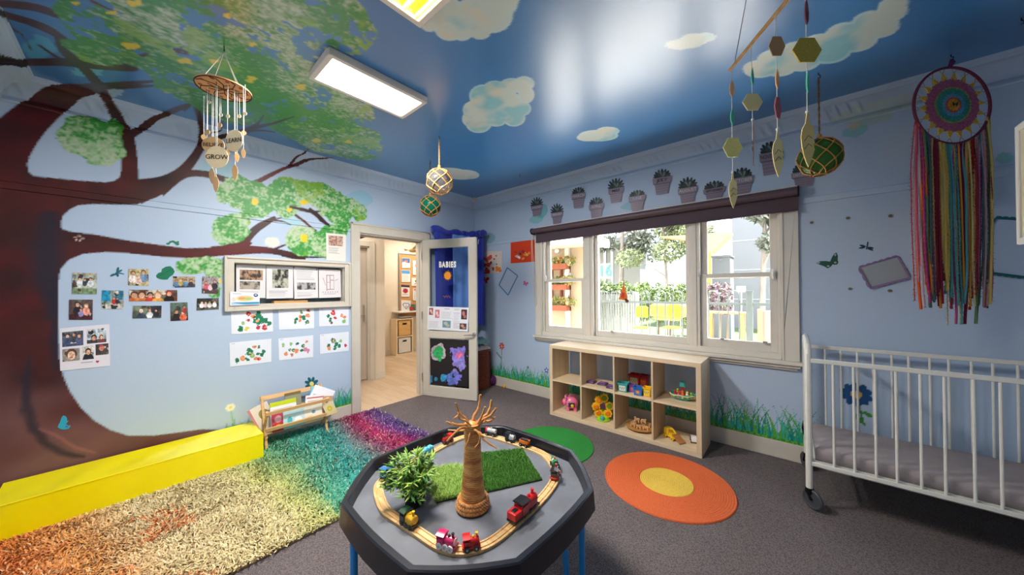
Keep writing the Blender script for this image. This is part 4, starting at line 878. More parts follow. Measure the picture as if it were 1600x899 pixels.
# round mats
def coil_mat(m, ring, r=.01):
    pass
def roundmat(name, label, c, r, cols, ratio=None):
    t = thing(name, label, 'mat', (c.x, c.y, 0)); step = .0135
    def coil(nm, r0, r1, m):
        prof = [(r0, .001)]; k = max(1, int((r1-r0)/step))
        for i in range(k):
            a = r0+(r1-r0)*i/k; b = r0+(r1-r0)*(i+1)/k
            for j in range(1, 6): f = j/6; prof.append((a+(b-a)*f, .006+.005*math.sin(f*math.pi)))
        prof.append((r1, .001)); mb = MB(); mb.lathe(prof, (c.x, c.y, 0), 96); obj(nm, mb, m, t, ang=1.3)
    if ratio: coil('outer_braid', ratio*r, r, cols[0]); coil('centre_braid', .0, ratio*r-.001, cols[1])
    else: coil('braid', .0, r, cols[0])
a, b = onf(946, 760), onf(1135, 762); c_, d_ = onf(1041, 711), onf(1041, 814); oc = Vector(((c_.x+d_.x)/2, (c_.y+d_.y)/2, 0)); r_o = ((a-b).length+(c_-d_).length)/4
M_OR = mat('orange braided cotton', (208, 96, 46), .8, noise=.12, nscale=90, bump=.4, bscale=300); M_YC = mat('yellow braided cotton', (220, 182, 70), .8, noise=.1, nscale=90, bump=.4, bscale=300)
roundmat('round_mat', 'round orange braided mat with a yellow centre on the carpet', oc, r_o, (M_OR, M_YC), .42)
e1, e2, e3 = onf(927, 695), onf(860, 667), onf(895, 723)
gm = Vector((1.93, -1.02, 0)); gr = .40
M_GR = mat('green braided cotton', (30, 126, 46), .8, noise=.12, nscale=90, bump=.4, bscale=300)
gxy = [onf(927, 697), onf(862, 667), onf(905, 673), onf(909, 722)]
# circle through three seen rim points
def circ3(p, q, s_):
    ax, ay, bx, by, cx_, cy_ = p.x, p.y, q.x, q.y, s_.x, s_.y; d = 2*(ax*(by-cy_)+bx*(cy_-ay)+cx_*(ay-by))
    ux = ((ax*ax+ay*ay)*(by-cy_)+(bx*bx+by*by)*(cy_-ay)+(cx_*cx_+cy_*cy_)*(ay-by))/d; uy = ((ax*ax+ay*ay)*(cx_-bx)+(bx*bx+by*by)*(ax-cx_)+(cx_*cx_+cy_*cy_)*(bx-ax))/d
    return Vector((ux, uy, 0)), math.hypot(ax-ux, ay-uy)
gc, gr = circ3(onf(927, 697), onf(852, 668), onf(908, 724))
roundmat('round_mat', 'round green braided mat half hidden behind the black play tray', gc, gr, (M_GR,))
# ---------------- play tray on a blue stand
TC = Vector((2.555, -2.385, 0)); HWT = .475; ZR = .53; ZF = .476
M_TRAY = mat('black moulded plastic', (24, 26, 36), .3, noise=.1, nscale=12, bump=.04, bscale=90)
M_TRAYF = mat('scuffed grey tray floor', (104, 108, 118), .55, noise=.16, nscale=9, bump=.08, bscale=250)
def octo(hw, z, cut=.235, bow=.0, n=6):
    k = hw-cut*hw/.475; base = [(-k, -hw), (k, -hw), (hw, -k), (hw, k), (k, hw), (-k, hw), (-hw, k), (-hw, -k)]; out = []
    for i in range(8):
        a, b = Vector(base[i]), Vector(base[(i+1) % 8]); nr = Vector(((b-a).y, -(b-a).x)).normalized()
        for j in range(n): f = j/n; p = a.lerp(b, f)+nr*bow*math.sin(f*math.pi); out.append(Vector((TC.x+p.x, TC.y+p.y, z)))
    return out
tr = thing('play_tray', 'large black octagonal plastic play tray holding the train set', 'play tray', (TC.x, TC.y, .45))
rings = [octo(.452, ZF, .228, .010), octo(.457, ZR-.004, .230, .012), octo(.461, ZR, .231, .012), octo(.478, ZR, .235, .014), octo(.484, ZR-.004, .237, .014), octo(.490, ZR-.085, .239, .016), octo(.482, ZR-.085, .237, .016), octo(.476, ZR-.012, .235, .014), octo(.466, ZR-.012, .232, .012), octo(.460, ZF-.008, .230, .010)]
mb = MB(); n = len(rings[0]); mb.v = [tuple(p) for r in rings for p in r]
for i in range(len(rings)-1):
    for j in range(n): mb.f.append([i*n+j, i*n+(j+1) % n, (i+1)*n+(j+1) % n, (i+1)*n+j]); mb.m.append(0)
mb.f.append([(len(rings)-1)*n+j for j in range(n)]); mb.m.append(0)
obj('tray_rim', mb, M_TRAY, tr, ang=.5)
mb = MB(); mb.prism(octo(.452, ZF-.004, .228, .010), (0, 0, .004)); obj('tray_floor', mb, M_TRAYF, tr)
M_BLUE = mat('bright blue tube paint', (36, 142, 214), .3, coat=.2)
st = thing('tray_stand', 'bright blue tubular folding stand under the black play tray', 'stand', (TC.x, TC.y, 0))
# straight front and rear legs joined by an under-frame
zt_ = ZF-.012
lp = [(2.10, -2.62), (2.10, -2.15), (3.00, -2.62), (3.00, -2.15)]
mb = MB(); mb.tube([(2.62, -2.79, zt_-.012), (2.62, -1.98, zt_-.012)], .0125, 10); 
corners = [on(549, 850, 1, -2.80), on(557, 850, 1, -2.80)]
legs = [((2.435, -2.83), (2.435, -2.83)), ((2.435, -1.94), (2.435, -1.94)), ((2.985, -2.26), (2.985, -2.26)), ((2.985, -2.60), (2.985, -2.60))]
A1 = on(553, 830, 2, .42); A2 = on(911, 790, 2, .42); A3 = on(834, 880, 2, .42); A4 = on(877, 838, 2, .30); A5 = on(596, 875, 2, .22)
mb = MB(); mb.tube([(2.16, -2.70, zt_-.012), (2.95, -2.70, zt_-.012), (2.95, -2.07, zt_-.012), (2.16, -2.07, zt_-.012)], .0125, 10, closed=True); obj('top_frame', mb, M_BLUE, st)
def leg(p, foot):
    m_ = MB(); m_.tube([p, foot], .0135, 12); o = obj('leg', m_, M_BLUE, st); f = MB(); f.cyl((foot[0], foot[1], 0), (foot[0], foot[1], .03), .017, n=12); obj('rubber_foot', f, mat('black rubber', (24, 24, 24), .7), o)
LA = on(553, 880, 2, .36); leg((LA.x, LA.y, zt_-.012), (LA.x, LA.y, .01))
LB = on(909, 850, 2, .30); leg((LB.x, LB.y, zt_-.012), (LB.x, LB.y, .01))
LC_ = on(833, 890, 2, .36); leg((LC_.x, LC_.y, zt_-.012), (LC_.x, LC_.y, .01))
LD = on(596, 880, 2, .12); leg((LD.x+.10, LD.y+.05, zt_-.012), (LD.x-.02, LD.y-.015, .01))
LE = on(880, 860, 2, .16); leg((LE.x-.04, LE.y+.05, zt_-.012), (LE.x+.04, LE.y-.03, .01))
# ---------------- wooden train track
TZ = ZF+.0005
tp = [(591,766),(601,794),(625.5,812),(653.5,829.5),(681,848),(706,857.5),(734,857.5),(765,846.6),(793,826),(815,806),(843,781),(864.6,753.5),(869,735),(858,716),(843,705),(818,696),(790,687),(762,679),(737,679.5),(718.7,683.6),(694,694.5),(669,708.5),(641,722.5),(612,738.5),(595,752)]
TP = catmull([on(x, y, 2, TZ+.012) for x, y in tp], 14, True); TP = [Vector((p.x, p.y, 0)) for p in TP]
# smooth
for _ in range(12): TP = [(TP[i-1]+TP[i]*2+TP[(i+1) % len(TP)])/4 for i in range(len(TP))]
cl = [0]
for i in range(len(TP)): cl.append(cl[-1]+(TP[(i+1) % len(TP)]-TP[i]).length)
TL_ = cl[-1]
def track(s_):
    s_ = s_ % TL_; lo = max(0, np.searchsorted(cl, s_)-1); f = (s_-cl[lo])/(cl[lo+1]-cl[lo]); a, b = TP[lo % len(TP)], TP[(lo+1) % len(TP)]
    d = (TP[(lo+2) % len(TP)]-TP[(lo-1) % len(TP)]).normalized(); return a.lerp(b, f), d
M_TRK = wood('beech track wood', (206, 160, 102), (232, 196, 142), 0, 18, .42)
def near(px, py, z=None):
    P = on(px, py, 2, TZ+.012 if z is None else z); k = min(range(len(TP)), key=lambda i: (TP[i]-Vector((P.x, P.y, 0))).length); return cl[k]
NS = 13; names = ['wooden track piece beside the yellow and green engine', 'curved wooden track piece at the near left under the potted plant', 'wooden track piece left of the pink engine', 'curved wooden track piece under the pink engine', 'curved wooden track piece under the red wagon at the near edge', 'wooden track piece between the red wagon and the big red engine', 'wooden track piece under the big red engine', 'curved wooden track piece at the right below the dark green engine', 'curved wooden track piece under the dark green engine', 'wooden track piece under the orange wagon', 'wooden track piece at the far side behind the branches', 'wooden track piece under the small red engine', 'wooden track piece at the left under the blue wagons']
prof = [(-.020, 0), (.020, 0), (.0205, .0105), (.0175, .012), (.0135, .012), (.0130, .0085), (.0085, .0085), (.0080, .012), (-.0080, .012), (-.0085, .0085), (-.0130, .0085), (-.0135, .012), (-.0175, .012), (-.0205, .0105)]
s0 = near(610, 739)
for k in range(NS):
    a, b = s0+TL_*k/NS+.0008, s0+TL_*(k+1)/NS-.0008; m = 14; mb = MB(); vs = []
    for i in range(m+1):
        p, d = track(a+(b-a)*i/m); nr = Vector((-d.y, d.x, 0)); vs += [p+nr*u+Vector((0, 0, TZ+v)) for u, v in prof]
    n = len(prof); fs = [(i*n+j, i*n+(j+1) % n, (i+1)*n+(j+1) % n, (i+1)*n+j) for i in range(m) for j in range(n)]+[tuple(range(n))[::-1], tuple(m*n+j for j in range(n))]
    mb.add(vs, fs); pm, _ = track((a+b)/2); tag(obj('track_piece', mb, M_TRK, ang=.4), names[k], 'train track', 'wooden train track pieces')
# ---------------- trains
def tm(n, c, r=.3): return mat('toy paint '+n, c, r, coat=.4)
RED, PINK, BLK, BLU, LBL, GRN, YLW, ORG, GRY, WHT, DGR = tm('red', (206, 28, 30)), tm('magenta', (206, 24, 96)), tm('black', (26, 26, 28)), tm('blue', (36, 112, 206)), tm('sky blue', (96, 196, 226)), tm('green', (28, 122, 66)), tm('yellow', (240, 186, 34)), tm('orange', (232, 120, 30)), tm('silver grey', (176, 178, 180)), tm('white', (226, 226, 226)), tm('dark green', (30, 66, 46))
TT = TZ+.012
def toy(name, label, cat, px, py, flip=0, group='toy train engines and wagons'):
    s_ = near(px, py); p, d = track(s_); t_ = thing(name, label, cat, (p.x, p.y, TT), math.atan2(d.y, d.x)+(math.pi if flip else 0), group); t_.scale = (1.22, 1.22, 1.22); return t_
def wheels(t, xs, r=.0075, m=BLK, hub=GRY, w=.014):
    for x in xs:
        for s_ in (-1, 1):
            mb = MB(); mb.cyl((x, s_*(w-.0025), r), (x, s_*(w+.0025), r), r, n=16); wh = obj('wheel', mb, m, t, world=False)
            mb = MB(); mb.cyl((x, s_*(w+.002), r), (x, s_*(w+.0035), r), r*.4, n=10); obj('wheel_hub', mb, hub, wh, world=False)
def engine(t, L, body, cab, under, k=1.0, wm=BLK, hub=GRY, roof=None, face=None, funnel=None, wr=.0075):
    h = .0
    mb = MB(); mb.box((-L/2, -.0135*k, .006), (L/2, .0135*k, .0115)); mb.box((-L/2-.003, -.011*k, .007), (-L/2, .011*k, .011)); mb.box((L/2, -.0145*k, .006), (L/2+.002, .0145*k, .013)); obj('underframe', mb, under, t, world=False, bevel=.0008)
    mb = MB(); mb.cyl((-.10*L, 0, .022*k), (L*.47, 0, .022*k), .0112*k, n=20); mb.box((-.10*L, -.0112*k, .0115), (L*.44, .0112*k, .020*k)); obj('boiler', mb, body, t, world=False, bevel=.0008)
    mb = MB(); mb.box((-L*.48, -.0135*k, .0115), (-L*.10, .0135*k, .027*k)); 
    for sx in (-L*.47, -L*.13):
        for sy in (-.011*k, .011*k): mb.cbox((sx, sy, .031*k), (.004, .003, .010*k))
    obj('cab', mb, cab, t, world=False, bevel=.001)
    mb = MB(); pr = [(-L*.52, y, .036*k+.004*math.cos(y/(.0145*k)*1.3)) for y in np.linspace(-.0155*k, .0155*k, 9)]+[(-L*.52, .0155*k, .0345*k), (-L*.52, -.0155*k, .0345*k)]
    mb.prism(pr, (L*.46, 0, 0)); obj('cab_roof', mb, roof or cab, t, world=False)
    mb = MB(); mb.lathe([(.0035*k, 0), (.0032*k, .008*k), (.0045*k, .010*k), (.0045*k, .012*k), (.0025*k, .012*k)], (L*.34, 0, .032*k), 12); mb.lathe([(.004*k, 0), (.0042*k, .003*k), (.002*k, .006*k), (0, .0065*k)], (L*.12, 0, .032*k), 12); obj('funnel', mb, funnel or under, t, world=False)
    if face:
        mb = MB(); mb.cyl((L*.47, 0, .022*k), (L*.47+.002, 0, .022*k), .0098*k, n=18); f = obj('smokebox_face', mb, face, t, world=False)
    wheels(t, (-L*.32, 0, L*.32) if L > .055 else (-L*.28, L*.28), wr, wm, hub)
def wagon(t, L, body, under, load=None, tank=False, k=1.0, loadm=None):
    mb = MB(); mb.box((-L/2, -.0135*k, .006), (L/2, .0135*k, .0115)); mb.box((-L/2-.003, -.004, .007), (L/2+.003, .004, .010)); obj('underframe', mb, under, t, world=False, bevel=.0008)
    mb = MB()
    if tank: mb.tube([(-L*.46, 0, .022*k), (-L*.42, 0, .022*k), (L*.42, 0, .022*k), (L*.46, 0, .022*k)], [.008*k, .0115*k, .0115*k, .008*k], 20)
    else:
        w = .0135*k; mb.box((-L*.46, -w, .0115), (L*.46, w, .014)); mb.box((-L*.46, -w, .014), (L*.46, -w+.002, .027*k)); mb.box((-L*.46, w-.002, .014), (L*.46, w, .027*k)); mb.box((-L*.46, -w+.002, .014), (-L*.46+.002, w-.002, .027*k)); mb.box((L*.46-.002, -w+.002, .014), (L*.46, w-.002, .027*k))
    obj('wagon_body', mb, body, t, world=False, bevel=.0006)
    if load:
        mb = MB()
        if tank: mb.lathe([(.005, 0), (.005, .004), (.003, .005), (0, .005)], (0, 0, .032*k), 12)
        else:
            for i in range(6): mb.ball((-L*.36+L*.145*i, .003*(-1)**i, .026*k), (.006, .008, .004), 8)
        obj('load', mb, loadm or BLK, t, world=False)
    wheels(t, (-L*.3, L*.3))
t = toy('toy_engine', 'large bright red toy engine with black cab roof on the right of the track', 'toy train', 818, 795, 0); t.location.z = TT+.001
engine(t, .098, RED, RED, BLK, 1.45, BLK, BLK, roof=BLK, face=BLK, funnel=RED, wr=.008)
mb = MB(); mb.box((-.086, -.0195, .0115), (-.048, .0195, .036)); obj('tender', mb, RED, t, world=False, bevel=.003)
mb = MB(); mb.box((-.078, -.008, .036), (-.056, .008, .0385)); obj('coal_hatch', mb, BLK, t, world=False, bevel=.001); mb = MB(); mb.box((-.086, -.0195, .005), (-.047, .0195, .0115)); obj('tender_base', mb, BLK, t, world=False)
t.scale = (1.12, 1.12, 1.12)
t = toy('toy_wagon', 'small red toy tender wagon coupled in front of the magenta engine', 'toy train', 735, 850, 0); L = .046
engine(t, L, RED, RED, RED, .95, BLK, GRY, roof=RED, funnel=YLW)
t = toy('toy_engine', 'magenta toy engine with big pale wheels at the near edge', 'toy train', 703, 850, 0); engine(t, .056, PINK, PINK, PINK, 1.0, WHT, GRY, roof=PINK, face=WHT, funnel=BLK, wr=.0088)
t = toy('toy_engine', 'yellow toy engine with a dark green cab roof beside the plant pot', 'toy train', 643, 817, 0); engine(t, .058, YLW, BLK, BLK, 1.12, BLK, BLK, roof=DGR, face=YLW, funnel=YLW)
t = toy('toy_wagon', 'bright blue toy wagon at the left end of the track', 'toy train', 597, 742, 1); engine(t, .052, BLU, BLU, BLU, 1.0, BLK, YLW, roof=BLU, face=YLW)
t = toy('toy_wagon', 'sky blue toy wagon behind the potted plant', 'toy train', 655, 705, 1); wagon(t, .062, LBL, LBL, True, loadm=LBL)
t = toy('toy_engine', 'small rusty red toy engine left of the basket tree branches', 'toy train', 697, 690, 0); engine(t, .05, tm('rust', (168, 52, 34)), tm('rust', (0, 0, 0)), BLK, .95, BLK, RED, roof=RED, face=RED)
t = toy('toy_wagon', 'silver grey toy tanker with a red end behind the branches', 'toy train', 773, 677, 1); wagon(t, .062, GRY, BLK, True, True, loadm=GRY)
mb = MB(); mb.cyl((-.029, 0, .022), (-.020, 0, .022), .0125, n=20); obj('red_band', mb, RED, t, world=False)
t = toy('toy_engine', 'black toy engine with silver trim on the far side of the track', 'toy train', 801, 688, 1); engine(t, .05, GRY, BLK, BLK, 1.0, BLK, BLK, roof=BLK)
t = toy('toy_wagon', 'orange toy wagon carrying a dark load on the far side of the track', 'toy train', 822, 695, 1); wagon(t, .05, ORG, BLK, True)
t = toy('toy_engine', 'black toy engine with a red base at the right end of the track', 'toy train', 864, 746, 0); engine(t, .048, BLK, BLK, RED, 1.0, RED, BLK, roof=BLK, face=RED)
t = toy('toy_wagon', 'dark green toy wagon with a white band at the right end of the track', 'toy train', 866, 730, 0); wagon(t, .048, GRN, DGR, True, True, loadm=RED)
mb = MB(); mb.cyl((-.004, 0, .022), (.004, 0, .022), .0122, n=20); obj('white_band', mb, WHT, t, world=False)
# ---------------- artificial grass mats
def turf(name, label, pts, zb, L, c1, c2, dens, n_seed, curl=.4):
    P = [on(x, y, 2, zb+.006) for x, y in pts]; poly = [(p.x, p.y) for p in P]; c = sum(P, Vector())/len(P)
    t = thing(name, label, 'grass mat', (c.x, c.y, zb)); mb = MB(); mb.prism([Vector((p.x, p.y, zb)) for p in P], (0, 0, .005)); obj('mat_backing', mb, mat('turf backing', (44, 58, 34), .9), t)
    r = np.random.default_rng(n_seed); A = np.array(poly); x = r.uniform(A[:, 0].min(), A[:, 0].max(), dens); y = r.uniform(A[:, 1].min(), A[:, 1].max(), dens); m = inpoly(x, y, poly); x, y = x[m], y[m]; n = len(x)
    a = r.uniform(0, 2*math.pi, n); le = r.uniform(.1, curl, n)*L*1.5; h = L*r.uniform(.6, 1.1, n); w = .0007+.0005*r.random(n)
    b = np.stack([x, y, np.full(n, zb+.004)], -1); tip = b+np.stack([np.cos(a)*le, np.sin(a)*le, h], -1); md = b+np.stack([np.cos(a)*le*.35, np.sin(a)*le*.35, h*.6], -1); sd = np.stack([-np.sin(a)*w, np.cos(a)*w, 0*w], -1)
    V = np.stack([b-sd, b+sd, md+sd, md-sd, tip+sd*.3, tip-sd*.3], 1).reshape(-1, 3); q = np.arange(n)[:, None]*6; Fq = np.concatenate([q+np.array([[0, 1, 2, 3]]), q+np.array([[3, 2, 4, 5]])], 0)
    k = r.random(n)[:, None]; C = np.repeat(lin(c1)*(1-k)+lin(c2)*k, 6, axis=0); me = npmesh('turf_blades', V, Fq, C); obj('turf_blades', me, vmat(.6), t, kind='stuff')
turf('grass_mat', 'flat rectangle of short dark green artificial grass right of the basket tree', [(752, 708), (816, 701), (847, 749), (760, 769), (742, 745)], TZ, .010, (44, 110, 28), (96, 156, 52), 26000, 3)
turf('grass_mat', 'ragged lighter green artificial grass piece between the plant pot and basket tree', [(674, 735), (700, 730), (722, 729), (727, 774), (682, 785), (676, 768)], TZ, .020, (96, 150, 44), (178, 206, 100), 12000, 4, .9)
# ---------------- potted plant
PP = on(648, 788, 2, TZ); pl = thing('potted_plant', 'leafy green plant in a black pot on the left of the play tray', 'plant', (PP.x, PP.y, TZ))
mb = MB(); mb.lathe([(.034, 0), (.038, .004), (.047, .072), (.050, .074), (.050, .081), (.045, .081), (.043, .066), (0, .064)], (PP.x, PP.y, TZ), 28); obj('pot', mb, mat('black pot plastic', (22, 22, 26), .3), pl, ang=.5)
r = random.Random(5); sb = MB(); cols = [MB(), MB(), MB()]
for k in range(50):
    a = r.uniform(0, 2*math.pi); sp = r.uniform(.015, .120); h = r.uniform(.05, .155)-sp*.42; base_ = Vector((PP.x+.014*math.cos(a), PP.y+.014*math.sin(a), TZ+.066)); tip = Vector((PP.x+sp*math.cos(a), PP.y+sp*math.sin(a), TZ+.066+h)); md = base_.lerp(tip, .5)+Vector((0, 0, .02))
    path = catmull([base_, md, tip], 5); sb.tube(path, [.0012]*len(path), 4)
    for i in range(3, len(path)):
        for s_ in (-1, 1, 0, .5):
            p = path[i]; ll = r.uniform(.026, .044); b_ = a+s_*r.uniform(.6, 1.5)+r.uniform(-.4, .4); el = r.uniform(-.3, .9); d = Vector((math.cos(b_)*math.cos(el), math.sin(b_)*math.cos(el), math.sin(el))); sdv = d.cross(Vector((0, 0, 1))).normalized()*ll*.13; up_ = sdv.cross(d).normalized()
            cols[r.randrange(3)].add([p, p+d*ll*.45+sdv-up_*.001, p+d*ll-up_*.006, p+d*ll*.45-sdv-up_*.001, p+d*ll*.45+up_*.0012], [(0, 1, 4), (0, 4, 3), (1, 2, 4), (4, 2, 3)])
obj('stems', sb, mat('plant stem', (86, 120, 40), .6), pl)
allm = MB()
for i, cb in enumerate(cols): allm.add(cb.v, cb.f, i)
obj('foliage', allm, [mat('leaf green', (112, 160, 58), .45), mat('leaf lime', (172, 200, 88), .45), mat('leaf deep green', (66, 120, 48), .45)], pl, kind='stuff')
# ---------------- basket-work baobab tree
BT = on(739, 793, 2, TZ); bt = thing('basket_tree', 'tan woven basket tree with bare twisted branches in the middle of the tray', 'tree ornament', (BT.x, BT.y, TZ))
ztop = zat(BT.x, BT.y, 662)
def bark():
    m = bpy.data.materials.new('coiled palm bark'); m.use_nodes = True; nt = m.node_tree; b = nt.nodes['Principled BSDF']; tc = nt.nodes.new('ShaderNodeTexCoord')
    wv = nt.nodes.new('ShaderNodeTexWave'); wv.bands_direction = 'Z'; wv.inputs['Scale'].default_value = 45; wv.inputs['Distortion'].default_value = 3; wv.inputs['Detail'].default_value = 3
    n = nt.nodes.new('ShaderNodeTexNoise'); n.inputs['Scale'].default_value = 14; n.inputs['Detail'].default_value = 4; mp = nt.nodes.new('ShaderNodeMapping'); mp.inputs['Scale'].default_value = (1, 1, 3)
    nt.links.new(tc.outputs['Object'], wv.inputs[0]); nt.links.new(tc.outputs['Object'], mp.inputs[0]); nt.links.new(mp.outputs[0], n.inputs[0])
    ad = nt.nodes.new('ShaderNodeMath'); ad.operation = 'MULTIPLY_ADD'; ad.inputs[1].default_value = .25; nt.links.new(wv.outputs['Fac'], ad.inputs[0]); nt.links.new(n.outputs['Fac'], ad.inputs[2])
    cr = nt.nodes.new('ShaderNodeValToRGB'); cr.color_ramp.elements[0].position = .42; cr.color_ramp.elements[0].color = C4(138, 74, 34); cr.color_ramp.elements[1].position = .82; cr.color_ramp.elements[1].color = C4(226, 178, 104); e = cr.color_ramp.elements.new(.6); e.color = C4(204, 136, 66)
    nt.links.new(ad.outputs[0], cr.inputs[0]); nt.links.new(cr.outputs[0], b.inputs['Base Color']); bp = nt.nodes.new('ShaderNodeBump'); bp.inputs['Strength'].default_value = .5; bp.inputs['Distance'].default_value = .002; nt.links.new(wv.outputs['Fac'], bp.inputs['Height']); nt.links.new(bp.outputs[0], b.inputs['Normal']); b.inputs['Roughness'].default_value = .38
    return m
Z0 = TZ+.018; Hh = ztop-Z0; mb = MB(); pr = []
for i in range(60):
    f = i/59; rr = .054-.019*f-.007*math.sin(f*3.0)+.0008*math.sin(i*2.2)
    pr.append((rr, Hh*f))
mb.lathe(pr+[(0, Hh+.002)], (BT.x, BT.y, Z0), 32); obj('trunk', mb, bark(), bt)
mb = MB()
for j, (rr, z) in enumerate([(.062, .0115), (.060, .025), (.056, .038)]):
    for ph in (0, math.pi):
        pts = [Vector((BT.x+(rr+.004*math.sin(18*a+ph))*math.cos(a), BT.y+(rr+.004*math.sin(18*a+ph))*math.sin(a), TZ+z+.004*math.cos(18*a+ph))) for a in [2*math.pi*i/140 for i in range(140)]]
        mb.tube(pts, .0058, 6, closed=True)
obj('braided_base', mb, mat('braided palm rope', (196, 136, 76), .6, noise=.25, nscale=60, bump=.4, bscale=200), bt)
mb = MB(); r = random.Random(8); fx = Vector((-_d[0], -_d[1], 0)).normalized(); rx = Vector((_r[0], _r[1], 0)).normalized()
dep = (Vector((BT.x, BT.y, TZ))-Vector(CAM.tolist())).dot(Vector(_d.tolist()))
def bp_(px, py, off): 
    v = Vector((_d + _r*(px-800)/F - _u*(py-449.5)/F).tolist()); return Vector(CAM.tolist())+v*(dep-off)
BRN = [([(736, 668, 0), (728, 655, .01), (718, 646, .015), (712, 630, .02)], .005), ([(738, 668, 0), (741, 650, -.01), (748, 638, -.02), (751, 617, -.02)], .0055), ([(736, 668, .01), (728, 664, .02), (715, 664, .03), (706, 661, .035)], .0045),
       ([(738, 670, 0), (725, 666, .01), (708, 664, .02), (697, 659, .03)], .004), ([(742, 668, 0), (752, 655, 0), (763, 645, -.01), (768, 625, -.02)], .006), ([(744, 668, .01), (755, 656, .01), (766, 650, .01), (775, 638, .015)], .0055),
       ([(743, 668, 0), (752, 652, .02), (758, 636, .03)], .0045), ([(734, 672, .02), (722, 668, .04), (708, 680, .05), (698, 690, .05)], .0045), ([(735, 672, .02), (733, 685, .04), (727, 700, .045)], .0035), ([(742, 672, .02), (752, 680, .035), (757, 688, .04), (776, 701, .05)], .0042),
       ([(741, 672, .03), (750, 680, .042), (748, 692, .045), (742, 699, .05)], .0035), ([(738, 668, .02), (728, 658, .03), (718, 655, .04), (716, 645, .05)], .0035), ([(741, 668, -.02), (755, 660, -.04), (768, 657, -.05), (774, 652, -.05)], .004), ([(737, 668, -.02), (720, 674, -.04), (700, 672, -.05)], .004), ([(766, 650, .01), (770, 655, .01), (762, 660, .02), (757, 657, .02)], .004), ([(718, 646, .015), (709, 655, .02), (715, 650, .03)], .002)]
for pts, w in BRN:
    q = catmull([bp_(*p) for p in pts], 5); n = len(q); q = [p+Vector((r.uniform(-.0012, .0012), r.uniform(-.0012, .0012), r.uniform(-.0012, .0012))) for p in q]
    mb.tube(q, [w*1.35*(1-.45*i/n)*(1+.12*math.sin(i*2.1)) for i in range(n)], 7)
mb.ball((BT.x, BT.y, ztop-.004), (.031, .031, .016), 12); obj('branches', mb, mat('varnished twig', (214, 150, 84), .35, noise=.25, nscale=50), bt, ang=.9)
# ================= cube shelf and toys =================
KX0, KX1, KY0, KY1, KH = 1.644, 3.112, -.425, -.075, .765
M_BIR = wood('pale birch veneer', (214, 190, 156), (228, 206, 174), 0, 10, .42); M_BIRV = wood('pale birch veneer upright', (212, 188, 154), (226, 204, 172), 2, 10, .45)
ks = thing('cube_shelf', 'pale birch eight-cube open shelf standing under the window', 'shelf', ((KX0+KX1)/2, (KY0+KY1)/2, 0))
T1, T2 = .038, .016; cw = (KX1-KX0-2*T1-3*T2)/4; chh = (KH-2*T1-T2)/2; KZ = [T1, T1+chh+T2]
def kbox(nm, a, b, m=M_BIR): mb = MB(); mb.box(a, b); obj(nm, mb, m, ks, bevel=.0015)
kbox('top_board', (KX0, KY0, KH-T1), (KX1, KY1, KH)); kbox('bottom_board', (KX0, KY0, 0), (KX1, KY1, T1))
kbox('side_panel', (KX0, KY0, T1), (KX0+T1, KY1, KH-T1), M_BIRV); kbox('side_panel', (KX1-T1, KY0, T1), (KX1, KY1, KH-T1), M_BIRV)
for i in range(3):
    x = KX0+T1+cw*(i+1)+T2*i; kbox('divider', (x, KY0+.001, T1), (x+T2, KY1, KH-T1), M_BIRV)
for i in range(4):
    x = KX0+T1+(cw+T2)*i; kbox('shelf_board', (x, KY0+.001, KZ[1]-T2), (x+cw, KY1, KZ[1]))
Z0_, Z1_ = KZ[0]+.001, KZ[1]+.001
pl_ = lambda n, c, r=.3: mat('toy plastic '+n, c, r, coat=.3)
PK, HP, PYL, PGR, PBL, PRD, PPU, PTE, PNV = pl_('pink', (236, 120, 160)), pl_('hot pink', (214, 30, 90)), pl_('yellow', (250, 192, 20)), pl_('lime', (150, 206, 40)), pl_('blue', (50, 110, 190)), pl_('red', (200, 40, 34)), pl_('purple', (118, 66, 140)), pl_('teal', (60, 170, 170)), pl_('navy', (50, 60, 80))
# piggy toy
P = on(893, 641, 2, Z0_); pg = thing('piggy_toy', 'pink plastic piggy toy in the lower left cube of the shelf', 'toy', (P.x, P.y, Z0_), .55)
mb = MB(); mb.ball((0, 0, .085), (.075, .060, .068), 20); obj('body', mb, PK, pg, world=False)
mb = MB(); mb.ball((-.070, -.012, .095), (.030, .036, .036), 16); o = obj('head', mb, PK, pg, world=False)
mb = MB(); mb.cyl((-.096, -.016, .088), (-.108, -.018, .086), .017, n=16); obj('snout', mb, HP, pg, world=False)
for s_ in (-1, 1):
    mb = MB(); mb.tube([(-.058, s_*.026-.008, .125), (-.066, s_*.034-.01, .150), (-.052, s_*.038-.01, .160)], [.014, .011, .004], 10); obj('ear', mb, PK, pg, world=False)
for x in (-.04, .04):
    for y in (-.03, .03): mb = MB(); mb.lathe([(.018, 0), (.019, .02), (.017, .045)], (x, y, 0), 14); obj('foot', mb, PK, pg, world=False)
mb = MB(); mb.box((-.034, -.064, .050), (.034, -.056, .100)); obj('door', mb, PNV, pg, world=False, bevel=.006)
mb = MB(); mb.ball((.008, -.062, .068), (.018, .008, .018), 12); obj('coin', mb, PYL, pg, world=False)
mb = MB(); mb.tube([(-.03, 0, .148), (-.01, 0, .172), (.03, 0, .172), (.05, 0, .145)], .008, 8); obj('handle', mb, PK, pg, world=False)
